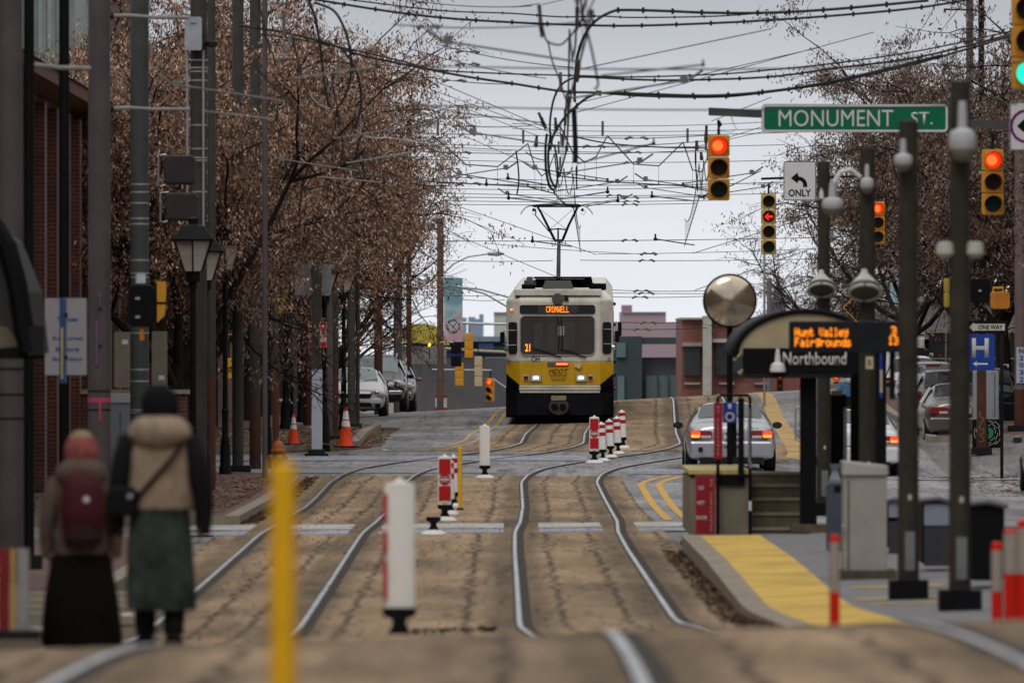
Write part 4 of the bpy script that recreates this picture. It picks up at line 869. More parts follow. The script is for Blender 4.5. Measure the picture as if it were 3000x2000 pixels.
W = 1.42; FW = 1.06; CH = .34; LEN = 27
def planp(w=W, fw=FW, ch=CH, back=LEN): return [(-w, ch), (-fw, .0), (fw, .0), (w, ch), (w, back), (-w, back)]
zY0, zY1, zR = tzz(1128), tzz(1060), tzz(880)
O('body', MB().plan(planp(), zY1, zR).plan([(-W*1.0,CH),(-FW,.0),(FW,0),(W,CH),(W,LEN),(-W,LEN)], zR, tzz(852), [(-W*.86,CH+.32),(-FW*.95,.36),(FW*.95,.36),(W*.86,CH+.32),(W*.86,LEN),(-W*.86,LEN)]), M['tramw'], tr, bevel=.03)
O('yellow_band', MB().plan(planp(W+.004, FW+.002, CH-.004), zY0, zY1), M['tramy'], tr, bevel=.02)
O('bumper', MB().plan([(-FW,-.03),(FW,-.03),(FW,.3),(-FW,.3)], tzz(1150), zY0).plan([(-FW-.02,-.06),(FW+.02,-.06),(FW+.02,.2),(-FW-.02,.2)], tzz(1141), tzz(1137)).plan([(-FW-.02,-.05),(FW+.02,-.05),(FW+.02,.2),(-FW-.02,.2)], tzz(1133), tzz(1131)), M['tramw'], tr)
sk = MB(); sk.plan([(-W-.01,CH-.02),(-FW,.05),(FW,.05),(W+.01,CH-.02),(W+.01,LEN),(-W-.01,LEN)], .15, zY0-.02)
sk.plan([(-W,.25),(-1.1,-.32),(1.1,-.32),(W,.25)], .22, tzz(1152), [(-W,.3),(-1.12,-.02),(1.12,-.02),(W,.3)])
O('skirt', sk, M['tramk'], tr, bevel=.02)
for s in (-1, 1):   # black triangular corners rising on the chamfers
    cf = MB().add([(s*W,CH-.03,zY0-.05),(s*(FW+.02),-.022,zY0-.05),(s*(FW+.02),-.022,zY0+.02),(s*(W),CH-.03,zY0+.30)], [(0,1,2,3) if s > 0 else (3,2,1,0)]); O('corner_panel', cf, M['tramk'], tr)
co = O('coupler', MB().lathe([(.26,-.18),(.28,0),(.24,.1)], n=14, axis='y', sy=.8), mk('coupler_grey',(.045,.045,.048),.6,var=.3,scale=6), tr, loc=(tx(1637),-.42,tzz(1190)))
for s in (-.11,.11): O('coupler_cone', MB().lathe([(.085,-.04),(.10,.02)], n=10, axis='y'), M['black'], co, loc=(s,-.17,.0))
O('coupler_plate', MB().box((0,0,.0),(.40,.08,.12), bev=.02), mk('coupler_plate',(.26,.21,.12),.6,var=.3,scale=12), co, loc=(0,-.16,.24))
def rrect(w_, h_, r, k=4):
    o = []
    for cx_, cz_, a0 in ((w_/2-r,-h_/2+r,-90),(w_/2-r,h_/2-r,0),(-w_/2+r,h_/2-r,90),(-w_/2+r,-h_/2+r,180)):
        for i in range(k+1): a = math.radians(a0+90*i/k); o.append((cx_+r*math.cos(a), cz_+r*math.sin(a)))
    return o
ww, wh = (1741-1525)*S, (1038-926)*S
ws = O('windscreen', MB().prism(rrect(ww, wh, .12), -.022, .02), M['wind'], tr, loc=(tx(1633), 0, tzz(982)))
def ring(w_, h_, r, t_, y0, y1):
    a, b = rrect(w_+t_*2, h_+t_*2, r+t_), rrect(w_, h_, r); n_ = len(a); mb = MB()
    mb.v = [(x,y0,z) for x,z in a]+[(x,y0,z) for x,z in b]+[(x,y1,z) for x,z in a]+[(x,y1,z) for x,z in b]
    for i in range(n_): j = (i+1) % n_; mb.f += [(i,j,j+n_,i+n_),(i,i+2*n_,j+2*n_,j),(i+n_,j+n_,j+3*n_,i+3*n_)]; mb.m += [0]*3
    return mb
O('window_trim', ring(ww, wh, .12, .028, -.035, .01), mk('trim_grey',(.34,.33,.31),.4,var=.15), ws)
O('gasket', ring(ww-.03, wh-.03, .11, .014, -.026, .0), M['frame'], ws)
TX('21', .13, .20, M['led'], ws, (tx(1546)-tx(1633), -.03, tzz(1018)-tzz(982)), .004, .02)
O('paper_notice', MB().box((0,0,0),(.17,.006,.25)), mk('cab_notice',(.22,.27,.20),.7,var=.3,scale=20), ws, loc=(tx(1644)-tx(1633),-.03,.12))
for x_,w_ in ((-.50,.22),(-.16,.2),(.32,.3)): O('cab_panel', MB().box((0,0,0),(w_,.006,.72)), mk('cab_interior',(.062,.056,.060),.5,var=.2), ws, loc=(x_,-.0235,-.02))
O('windscreen_cable', MB().tube([(.0,-.03,.48),(.05,-.03,.2),(.04,-.03,-.2),(.03,-.03,-.42)], .012, 5), M['black'], ws); O('windscreen_cable', MB().tube([(.10,-.03,.48),(.13,-.03,.1),(.12,-.03,-.42)], .014, 5), M['black'], ws)
for a, b in (((1557,1019),(1645,1047)),((1640,1022),(1718,1048))):
    wp = O('wiper', MB().tube([(tx(a[0]),-.05,tzz(a[1])),(tx((a[0]+b[0])/2),-.06,tzz((a[1]+b[1])/2-2)),(tx(b[0]),-.05,tzz(b[1]))], [.012,.022,.016], 5), M['black'], tr)
# driver behind the glass is a faint pair of hands in the photo: warm shapes low in the windscreen
O('driver_shape', MB().ball((0,0,0),.09,8,5,(1.3,.08,.7)), mk('driver_warm',(.20,.12,.09),.6,var=.2), ws, loc=(tx(1675)-tx(1633),-.018,-.33))
ds = O('destination_sign', MB().prism(rrect(2.0,.235,.06), -.03, .02), M['frame'], tr, loc=(tx(1633),0,tzz(906)))
O('display', MB().box((0,0,0),(1.08,.01,.20)), mk('display_dark',(.05,.05,.05),.4,var=.1), ds, loc=(.02,-.034,0))
# 5x7 dot font
DOT = {'C':'01110 10001 10000 10000 10000 10001 01110','R':'11110 10001 10001 11110 10100 10010 10001','O':'01110 10001 10001 10001 10001 10001 01110','M':'10001 11011 10101 10101 10001 10001 10001',
 'W':'10001 10001 10001 10101 10101 11011 10001','E':'11111 10000 10000 11110 10000 10000 11111','L':'10000 10000 10000 10000 10000 10000 11111','H':'10001 10001 10001 11111 10001 10001 10001',
 'u':'00000 00000 10001 10001 10001 10011 01101','n':'00000 00000 10110 11001 10001 10001 10001','t':'01000 01000 11110 01000 01000 01001 00110','V':'10001 10001 10001 10001 10001 01010 00100',
 'a':'00000 00000 01110 00001 01111 10001 01111','l':'01100 00100 00100 00100 00100 00100 01110','e':'00000 00000 01110 10001 11111 10000 01110','y':'00000 10001 10001 01111 00001 10001 01110',
 'F':'11111 10000 10000 11110 10000 10000 10000','i':'00100 00000 01100 00100 00100 00100 01110','r':'00000 00000 10110 11001 10000 10000 10000','g':'00000 01111 10001 10001 01111 00001 01110',
 'o':'00000 00000 01110 10001 10001 10001 01110','d':'00001 00001 01101 10011 10001 10001 01111','s':'00000 00000 01110 10000 01110 00001 11110','3':'11110 00001 00001 01110 00001 00001 11110',
 '1':'00100 01100 00100 00100 00100 00100 01110',' ':'00000 00000 00000 00000 00000 00000 00000'}
def led(word, pitch, r, parent, loc, adv=6, name='led_text', pz=None):
    pz = pz or pitch; mb = MB(); L = len(word)*adv-1
    for i, ch in enumerate(word):
        for rr_, row in enumerate(DOT[ch].split()):
            for c_, b_ in enumerate(row):
                if b_ == '1': mb.box(((i*adv+c_)*pitch, 0, (3-rr_)*pz), (r*2, .006, r*2*pz/pitch))
    return O(name, mb, M['led'], parent, loc=loc)
led('CROMWELL', .0128, .0056, ds, (-.29+0.0, -.043, 0), pz=.0235)
for u in (1498,1769): O('marker_lamp', MB().ball((0,0,0),.035,8,5,(1,.6,1)), M['orangelit'], tr, loc=(tx(u), .14, tzz(907)))
O('marker_lamp', MB().ball((0,0,0),.035,8,5,(1,.6,1)), M['orangelit'], tr, loc=(W+.02, 1.2, tzz(897)))
hl0 = MB().lathe([(.15,-.10),(.16,.0),(.12,.06)], n=16, axis='y'); hd = O('roof_headlamp', hl0, M['tramg'], tr, loc=(tx(1634), .05, tzz(876)))
O('lens', MB().lathe([(.12,-.125),(.125,-.10)], n=16, axis='y'), mk('lamp_glass_dark',(.09,.09,.09),.15,var=.4,scale=25), hd)
O('roof_camera', MB().box((0,0,0),(.12,.12,.12), bev=.03), M['dark'], tr, loc=(tx(1659),.0,tzz(875)))
O('cowl_painted_shadow', MB().box((0,.3,-.02),(2.2,.3,.04)), M['tramk'], tr, loc=(tx(1634),0,tzz(866)))  # dark strip painted as the shadow under the roof cowl
O('roof_cowl', MB().prism([(-1.16,0),(1.16,0),(1.16,.17),(-1.16,.17)], .06, .30), M['tramw'], tr, loc=(tx(1634),0,tzz(866)), bevel=.02)
for (u0,u1,v0,v1,dy,mm) in ((1562,1733,814,818,.9,'tramk'),(1595,1675,824,847,.7,'tramg'),(1534,1570,824,840,1.2,'tramg'),(1566,1735,822,846,1.8,'tramk'),(1527,1566,836,850,1.0,'tramk'),(1712,1733,815,842,1.4,'tramk'),(1726,1776,834,850,1.0,'tramk'),(1541,1558,815,824,1.6,'tramg')):
    if (u0, v0) == (1595, 824): mb = MB().prism([(-.42,0),(.42,0),(.34,.22),(-.34,.22)], dy, dy+.5); O('roof_shroud', mb, M['tramg'], tr, loc=(tx(1634),0,tzz(848)))
    else: O('roof_equipment', MB().box((0,0,0),((u1-u0)*S, 1.6, (v1-v0)*S), bev=.01), M[mm], tr, loc=(tx((u0+u1)/2), dy+1.0, tzz((v0+v1)/2)))
rc = MB(); [rc.tube([(tx(u),1,tzz(822)),(tx(u+20),1.1,tzz(836)),(tx(u+30),1.2,tzz(846))], .012, 5) for u in (1716,1700,1725)]; O('roof_cable', rc, M['black'], tr)
for u, lit in ((1570,1),(1702,1)):
    h = O('headlight', MB().box((0,0,0),(.30,.05,.21), bev=.01), mk('headlight_frame',(.30,.24,.10),.5,var=.3,scale=8), tr, loc=(tx(u),-.02,tzz(1106)))
    O('bezel', ring(.22,.13,.02,.022,-.04,.0), M['tramw'], h); O('lens', MB().box((0,0,0),(.21,.02,.13)), mk('headlight_glass',(.5,.5,.42),.2,var=.1), h, loc=(0,-.03,0)); O('beam', MB().prism(rrect(.15,.075,.03), -.046,-.03), M['headlit'], h)
for u in (1541,1730):
    q = O('tail_lamp', MB().box((0,0,0),(.15,.04,.14)), M['tramw'], tr, loc=(tx(u),-.015,tzz(1107))); O('lens', MB().box((0,-.022,0),(.12,.01,.11)), mk('tail_red_dark',(.14,.012,.01),.3,var=.1), q)
lb_ = O('light_bar', MB().prism(rrect((1665-1603)*S,.085,.035), -.04, .0), M['tramg'], tr, loc=(tx(1634),0,tzz(1066))); O('lit_segment', MB().prism(rrect(.31,.05,.02), -.05,-.035), mk('light_bar_lit',(.7,.2,.1),.3,var=0,emit=(1,.16,.05),es=2.0), lb_, loc=(.11,0,0))
O('side_lamp', MB().prism(rrect(.18,.14,.03), -.07, .0), mk('cream_lamp',(.5,.43,.22),.4,var=.2), tr, loc=(tx(1693),0,tzz(1070))).rotation_euler = (0, math.radians(22), 0)
TX('OH', .21, .155, M['frame'], tr, (tx(1569),-.006,tzz(1051)), .004, .012)
o = TX('5033', .13, .10, M['frame'], tr, (tx(1785),.165,tzz(1053)), .004, .01, rz=math.radians(43)); o = TX('5033', .12, .10, M['frame'], tr, (tx(1489),.150,tzz(1058)), .004, .01, rz=math.radians(-43))
TX('MDOT', .52, .115, M['frame'], tr, (tx(1636),-.008,tzz(1087)), .004, .0, shear=.35)
for k, (s_, w_) in enumerate((('MARYLAND DEPARTMENT',.50),('OF TRANSPORTATION',.42),('MARYLAND TRANSIT',.42),('ADMINISTRATION',.36))): TX(s_, w_, .033, mk('faint_lettering',(.10,.075,.02),.6,var=0), tr, (tx(1636),-.007,tzz((1097,1102,1109,1114)[k])), .003)
for s in (-1, 1):  # corner window pods and mirrors
    cwn = O('corner_window', MB().prism(rrect(.30,.84,.07), -.02, .02), mk('corner_glass',(.02,.02,.022),.2,var=.3,scale=3,spec=.8), tr, loc=(s*(FW+W)/2*1.0, CH/2-.01, tzz(990))); cwn.rotation_euler = (0,0,s*math.radians(43))
    mir = O('mirror', MB().box((0,0,0),(.12,.10,.30), bev=.03), M['black'], tr, loc=(s*1.52,-.12,tzz(988 if s < 0 else 985)))
    O('mirror_arm', MB().tube([(-s*.05,.0,.17),(-s*.12,.0,.19),(-s*.36,.1,.19)], .014, 5).tube([(-s*.02,.0,-.17),(-s*.12,.0,-.2),(-s*.36,.1,-.2)], .014, 5).tube([(-s*.06,-.01,.18),(-s*.07,-.01,-.18)], .012, 5), M['steel'], mir)
    O('round_mirror', MB().ball((0,0,0),.075,10,6,(1,.4,1)), M['chrome'] if s > 0 else M['tramg'], mir, loc=(-s*.10,-.02,-.30))
for k in range(9):
    for s in (-1, 1): O('side_window', MB().box((0,0,0),(.02,1.7,.95)), M['wind'], tr, loc=(s*W, 2.2+2.6*k, 2.3))
    if k in (1,3,6):
        O('side_door', MB().box((0,0,0),(.03,1.3,2.1)), M['tramg'], tr, loc=(W+.004, 3.5+2.6*k, 1.8))
for (y_, z_) in ((.9,3.15),(.9,2.6),(1.4,1.6),(1.2,1.25),(.8,.9)): O('side_fitting', MB().ball((0,0,0),.045,8,5), M['dark'] if z_ != .9 else M['redplastic'], tr, loc=(W+.03,y_,z_))
O('side_mirror', MB().box((0,0,0),(.10,.16,.38), bev=.03), M['black'], tr, loc=(W+.17,.9,tzz(966)))
for y_ in (1.6,12,13.5,25): O('wheel', MB().lathe([(.33,-.06),(.36,.0),(.36,.08)], n=16, axis='y').xf(Matrix.Rotation(math.pi/2,4,'Z')), M['tramk'], tr, loc=(.75,y_,.36)); O('wheel', MB().lathe([(.33,-.06),(.36,.0),(.36,.08)], n=16, axis='y').xf(Matrix.Rotation(math.pi/2,4,'Z')), M['tramk'], tr, loc=(-.75,y_,.36))
# pantograph
pt = lambda u, v, y=1.5: (tx(u), y, tzz(v))
pg = O('pantograph', MB().tube([pt(1635,822),pt(1636,745),pt(1637,708)], [.062,.056,.05], 8), M['tramg'], tr)
fr = MB().tube([pt(1622,706),pt(1650,706)],.035,8).tube([pt(1624,704),pt(1602,660),pt(1584,624),pt(1574,608)],[.042,.038,.034,.032],6).tube([pt(1648,704),pt(1666,660),pt(1684,624),pt(1692,608)],[.042,.038,.034,.032],6)
fr.tube([pt(1611,674),pt(1634,671),pt(1658,674)],.020,5).tube([pt(1634,704),pt(1634,673)],.026,5).tube([pt(1578,612),pt(1658,672)],.008,4).tube([pt(1676,616),pt(1612,672)],.008,4).tube([pt(1567,612),pt(1568,632),pt(1608,680)],.016,5)
O('pantograph_frame', fr, M['black'], pg)
O('contact_strip', MB().tube([pt(1556,604),pt(1590,601),pt(1636,600),pt(1690,601),pt(1704,604)],.032,6).tube([pt(1562,606),pt(1636,606),pt(1700,606)],.026,6), M['black'], pg)
for s in (-1, 1): O('horn', MB().tube([pt(1630+s*75,603),pt(1630+s*90,608),pt(1630+s*103,622),pt(1630+s*106,630)],[.018,.016,.014,.012],6), mk('horn_orange',(.32,.06,.015),.5,var=.2), pg)
for u in (1562,1706): O('spring_box', MB().ball((0,0,0),.045,8,5).tube([(-.05,0,-.08),(.03,0,-.14),(.08,0,-.08),(.06,0,0)],.008,4), M['dark'], pg, loc=pt(u,616))
for s in (-1, 1): O('insulator_loop', MB().tube([(0,0,0),(s*.03,0,-.12),(s*.10,0,-.13),(s*.11,0,0)],.012,5), M['dark'], pg, loc=pt(1636+s*8,708))
# ================================================================ cars
def car(label, u, D, kind, paint, facing='away', lit=False, group='cars on the street', name='saloon_car', rz=0., z=None, Wd=None, Ht=None, plate=None, dx=0):
    x = XU(u, D); 
    if kind == 'sedan': L, Wc, H = 4.75, 1.82, 1.45; st = [(0,.32,.62,.93,.72,.60),(.10,.24,.84,1.02,.86,.70),(.55,.22,.92,1.05,.905,.76),(.98,.22,.93,1.08,.91,.72),(1.72,.22,.93,1.40,.91,.61),(2.3,.22,.92,1.45,.91,.60),(2.9,.22,.90,1.41,.91,.59),(3.55,.22,.88,.99,.905,.70),(4.3,.24,.74,.84,.87,.66),(4.68,.28,.60,.72,.78,.55),(4.75,.34,.52,.60,.68,.45)]; gi = (3,6,7)
    elif kind == 'suv': L, Wc, H = 4.75, 1.88, 1.74; st = [(0,.40,.80,1.02,.78,.64),(.12,.32,.98,1.10,.90,.72),(.28,.30,1.02,1.22,.93,.70),(.62,.30,1.04,1.66,.94,.62),(1.3,.30,1.04,1.73,.94,.62),(2.2,.30,1.04,1.72,.94,.62),(2.8,.30,1.03,1.63,.94,.63),(3.5,.30,1.00,1.14,.93,.72),(4.3,.30,.90,1.02,.90,.68),(4.66,.32,.74,.88,.82,.6),(4.75,.38,.62,.74,.72,.5)]; gi = (2,6,7)
    sw, sh = (Wd or Wc)/Wc, (Ht or H)/H
    zz = gz(x, D) if z is None else z
    rot = rz if facing == 'away' else math.pi+rz
    c = T(name, label, 'car', (x, D, zz), rot, group)
    rows = []; hw = Wc/2/.94 if kind == 'suv' else Wc/2/.91
    for (y, zb, zs, zt_, w, wt) in st:
        w *= Wc/2/max(s_[4] for s_ in st); zs *= sh; zt_ *= sh; w *= sw; wt *= sw
        rows.append([(0,y,zb),(w*.80,y,zb),(w*.96,y,zb+.08),(w,y,zb+(zs-zb)*.55),(w*.975,y,zs),(wt,y,zt_-.02),(wt*.55,y,zt_+.015),(0,y,zt_+.025)])
    mb = MB()
    for r_ in rows: mb.v += r_+[(-a,b,c_) for a,b,c_ in r_[-2:0:-1]]
    n_ = 14
    for i in range(len(rows)-1):
        for k in range(n_): k2 = (k+1) % n_; mb.f.append((i*n_+k, (i+1)*n_+k, (i+1)*n_+k2, i*n_+k2)); mb.m.append(0)
    mb.f += [tuple(range(n_)), tuple(range((len(rows)-1)*n_+n_-1, (len(rows)-1)*n_-1, -1))]; mb.m += [0,0]
    O('body', mb, paint, c, smooth=True, sub=2)
    i0, i1, i2 = gi
    def quad(nm, pts, off, mat, inset=.07, wav=0):
        ctr = sum((Vector(p) for p in pts), Vector())/len(pts); ps = [Vector(p).lerp(ctr, inset) for p in pts]; nrm = (ps[1]-ps[0]).cross(ps[-1]-ps[0]).normalized()
        if nrm.dot(ctr-Vector((0, L/2, .6))) < 0: nrm = -nrm
        ps = [p+nrm*off for p in ps]; q = [p-nrm*.03 for p in ps]; m_ = len(ps)
        return O(nm, MB().add(ps+q, [tuple(range(m_))]+[(i_, (i_+1) % m_, (i_+1) % m_+m_, i_+m_) for i_ in range(m_)]), mat, c)
    gl = M['paleglass'] if facing != 'away' else M['glass']
    def ggrid(nm, ra, rb, sgn, up=.035):
        m_ = MB(); xs_ = [5,6,7,-6,-5]
        pa = [Vector((abs(ra[abs(k)][0])*(1 if k > 0 else -1)*.93,)+ra[abs(k)][1:]) for k in xs_]; pb = [Vector((abs(rb[abs(k)][0])*(1 if k > 0 else -1)*.93,)+rb[abs(k)][1:]) for k in xs_]
        for t_ in (.10,.35,.65,.92):
            for p_, q_ in zip(pa, pb): v_ = p_.lerp(q_, t_); v_.z += up; v_.y -= sgn*.02; m_.v.append(tuple(v_))
        for i_ in range(3):
            for k in range(4): m_.f.append((i_*5+k, i_*5+k+1, i_*5+k+6, i_*5+k+5)); m_.m.append(0)
        return O(nm, m_, gl, c, smooth=True)
    ggrid('rear_window', rows[i0], rows[i0+1], 1); ggrid('windscreen', rows[i2], rows[i1], -1)
    for s in (1, -1):
        pth = []
        idx = list(range(i0+1, i1+1)); 
        lo = [Vector(rows[i][4]).lerp(Vector(rows[i][5]), .12) for i in idx]; hi = [Vector(rows[i][4]).lerp(Vector(rows[i][5]), .86) for i in idx]
        poly = lo+hi[::-1]; poly = [(s*(p.x+.018), p.y, p.z) for p in poly]
        fcs = [(j, j+1, 2*len(idx)-2-j, 2*len(idx)-1-j) for j in range(len(idx)-1)]; O('side_window', MB().add(poly, [f if s > 0 else f[::-1] for f in fcs]), M['glass'], c)
        for yw in (.95, L-.92):
            wv = [(.335,-.11),(.335,.11)]; wh_ = O('wheel', MB().lathe([(.27,-.12),(.325,-.10),(.335,0),(.325,.10),(.27,.12)], n=20, axis='y').xf(Matrix.Rotation(math.pi/2,4,'Z')), M['tyre'], c, loc=(s*(Wc/2*sw-.12), yw, .335)); O('rim', MB().lathe([(.20,-.125),(.21,.125)], n=12, axis='y').xf(Matrix.Rotation(math.pi/2,4,'Z')), M['chrome'], wh_)
        mr_ = O('mirror', MB().ball((0,0,0),.105,10,6,(1.0,.55,.68)), M['black'] if paint in (M['silver'], M['blackcar']) else paint, c, loc=(s*(Wc/2*sw+.10), L*.64, rows[i1][4][2]+.06)); O('mirror_glass', MB().box((0,0,0),(.14,.01,.09)), M['glass'], mr_, loc=(0,-.06,0))
    dk_ = M['dark']; hb = Wc/2*sw
    # rear end
    ry = .0
    if kind == 'sedan':
        for s in (1, -1):
            tl_ = O('tail_light', MB().box((0,0,0),(.44,.16,.15), bev=.03), M['redplastic'], c, loc=(s*(hb-.30),.055,.80*sh)); 
            O('lit_lamp', MB().box((0,0,0),(.19,.05,.13), bev=.02), M['redglow'] if lit else M['redplastic'], tl_, loc=(s*.11,-.075,0))
            if lit: O('indicator', MB().box((0,0,0),(.17,.05,.06), bev=.01), M['orangelit'], tl_, loc=(s*.11,-.082,-.035))
            O('reverse_lamp', MB().box((0,0,0),(.20,.04,.05)), mk('clear_lamp',(.5,.48,.46),.2,var=.05), tl_, loc=(-s*.10,-.075,-.045))
        O('bumper', MB().prism(rrect(Wc*.93*sw,.36,.08), -.02,.12), paint, c, loc=(0,-.02,.47), bevel=.06); O('bumper_valance', MB().box((0,0,0),(Wc*.7*sw,.1,.12)), dk_, c, loc=(0,-.0,.24))
    else:
        for s in (1, -1): tl_ = O('tail_light', MB().box((0,0,0),(.22,.22,.36), bev=.04), M['redplastic'], c, loc=(s*(hb-.13),.12,1.0)); O('lit_lamp', MB().box((0,0,0),(.12,.03,.12), bev=.02), M['lensred'], tl_, loc=(0,-.11,.05))
        O('bumper', MB().prism(rrect(Wc*.95*sw,.36,.08), -.08,.12), paint, c, loc=(0,-.0,.55), bevel=.05); O('bumper_valance', MB().box((0,0,0),(Wc*.8*sw,.12,.16)), dk_, c, loc=(0,-.03,.36))
        O('brake_lamp', MB().box((0,0,0),(.36,.04,.03)), M['redplastic'], c, loc=(0,.52,1.64*sh))
        for s in (1,-1): O('roof_rail', MB().tube([(s*.58,.8,1.72*sh),(s*.60,1.0,1.80*sh),(s*.60,2.6,1.79*sh),(s*.58,2.9,1.68*sh)],.022,6), M['steel'], c)
    pl = O('number_plate', MB().box((0,0,0),(.31,.02,.155)), M['signwhite'], c, loc=(0,-.09 if kind == 'sedan' else -.10,.80*sh if kind == 'sedan' else .80))
    if plate: TX(plate, .22, .09, M['frame'], pl, (0,-.012,0), .003)
    O('boot_line', MB().box((0,0,0),(Wc*.62*sw,.012,.012)), dk_, c, loc=(0,-.002,.655*sh))
    O('high_brake_lamp', MB().box((0,0,0),(.16,.03,.025)), M['redglow'] if lit else M['redplastic'], c, loc=(0,1.66,1.40*sh)) if kind == 'sedan' else None
    # front end
    fy = L
    if facing != 'away':
        for s in (1, -1):
            hl_ = O('headlight', MB().ball((0,0,0),.2,12,7,(1.15,.9,.55)), mk('headlight_clear',(.45,.45,.44),.12,var=.15,scale=12), c, loc=(s*(hb-.25),L-.20,(.70 if kind == 'sedan' else .88)*1.0)); hl_.rotation_euler = (0, s*.25, 0)
            O('reflector', MB().ball((0,0,0),.09,10,6,(1,.8,1)), M['chrome'], hl_, loc=(-s*.04,.13,.0))
            O('fog_lamp', MB().ball((0,0,0),.10,10,6,(.9,.5,1.2)), dk_, c, loc=(s*(hb-.26),L-.05,.38 if kind == 'sedan' else .55))
        O('grille', MB().prism([(-.42,0),(.42,0),(.5,.12),(-.5,.12)] if kind == 'sedan' else [(-.36,-.12),(.36,-.12),(.5,.2),(-.5,.2)], L-.04, L+.02), dk_, c, loc=(0,.015,.58 if kind == 'sedan' else .72))
        O('lower_intake', MB().prism([(-.5,0),(.5,0),(.42,.13),(-.42,.13)], L-.04, L+.02), dk_, c, loc=(0,.02,.32))
        O('front_bumper', MB().prism(rrect(Wc*.86*sw,.14,.06), L-.14, L+.035), paint if kind == 'sedan' else M['chrome'], c, loc=(0,.0,.485 if kind == 'sedan' else .60), bevel=.03)
        O('bonnet_line', MB().box((0,0,0),(1.0,.02,.012)), dk_, c, loc=(0,L-.25,.80*sh if kind == 'sedan' else .98))
        for s in (1,-1): O('wiper', MB().tube([(s*.1,L-1.12,1.03*sh),(s*.62,L-1.3,1.12*sh)],.012,4), dk_, c)
    return c
silver = car('silver saloon with lit brake lights and amber indicator, waiting beside the right track', 2143, 171, 'sedan', M['silver'], lit=True, plate='5 4', z=ZV(1385,171), Ht=1.40)
O('sticker', MB().box((0,0,0),(.09,.01,.09)), M['dark'], silver, loc=(-.62,-.09,.47)); TX('Hybrid', .22, .03, M['dark'], silver, (.42,-.02,.90), .003)
car('white saloon with lit brake lights half hidden by the dark platform posts', 2524, 187, 'sedan', M['whitecar'], lit=True, plate='2')
G3 = 'cars parked on the left'
car('white parked saloon facing the camera on the left, front corner in view', 1050, 249, 'sedan', M['whitecar'], 'toward', group=G3, Wd=1.78)
car('black parked crossover facing the camera behind the white saloon', 1110, 268, 'suv', M['blackcar'], 'toward', group=G3, name='crossover_car', z=ZV(1203,268))
car('dark parked car furthest back on the left, only its mirror side showing', 1142, 292, 'suv', M['greycar'], 'toward', group=G3, name='crossover_car', z=ZV(1203,292))
G4 = 'cars parked on the right'
car('cream white parked off-roader at the back of the right row, a van above it', 2680, 262, 'suv', M['whitecar'], group=G4, name='off_roader', z=ZV(1218,262), Wd=1.9, Ht=1.85)
car('silver parked off-roader with roof rails, middle of the right row', 2738, 232, 'suv', M['silver'], group=G4, name='off_roader', z=ZV(1246,232), rz=.02)
car('grey-brown parked off-roader behind the tallest camera pole', 2785, 212, 'suv', M['greycar'], group=G4, name='off_roader', z=ZV(1285,212), rz=.02)
car('grey-brown parked saloon, nearest in the right row, its left mirror showing', 2826, 204, 'sedan', M['greycar'], group=G4, z=ZV(1300,204), rz=.03)
car('dark grey parked car with tall red tail lamp behind the thin black post', 2894, 214, 'suv', M['blackcar'], group=G4, name='off_roader', z=ZV(1262,214), rz=.03, Ht=1.6)
car('grey car cut off by the right edge of the picture', 3175, 152, 'sedan', M['greycar'], 'away', group=G4, z=gz(9.6,152))
vn = T('van', 'white van with a roof ladder at the back of the right parked row', 'van', (XU(2690,300),300,ZV(1185,300)), 0, G4)
O('body', MB().prism([(-.95,.4),(.95,.4),(.98,1.3),(.86,2.25),(.78,2.35),(-.78,2.35),(-.86,2.25),(-.98,1.3)],0,4.8), M['whitecar'], vn, bevel=.05)
O('rear_window', MB().box((0,0,0),(1.3,.03,.5)), M['glass'], vn, loc=(0,-.01,1.75)); O('bumper', MB().box((0,0,0),(1.8,.15,.2)), M['dark'], vn, loc=(0,-.05,.5))
for s in (-1,1):
    for y_ in (.9,3.9): O('wheel', MB().lathe([(.33,-.11),(.34,.11)], n=16, axis='y').xf(Matrix.Rotation(math.pi/2,4,'Z')), M['tyre'], vn, loc=(s*.82,y_,.34))
    O('tail_light', MB().box((0,0,0),(.12,.06,.4)), M['redplastic'], vn, loc=(s*.88,-.01,1.1))
O('roof_rack', MB().tube([(-.7,.3,2.45),(.7,.3,2.45)],.03,5).tube([(-.7,2,2.45),(.7,2,2.45)],.03,5).tube([(-.6,.1,2.5),(-.6,3.4,2.5)],.025,5).tube([(.6,.1,2.5),(.6,3.4,2.5)],.025,5), M['dark'], vn)
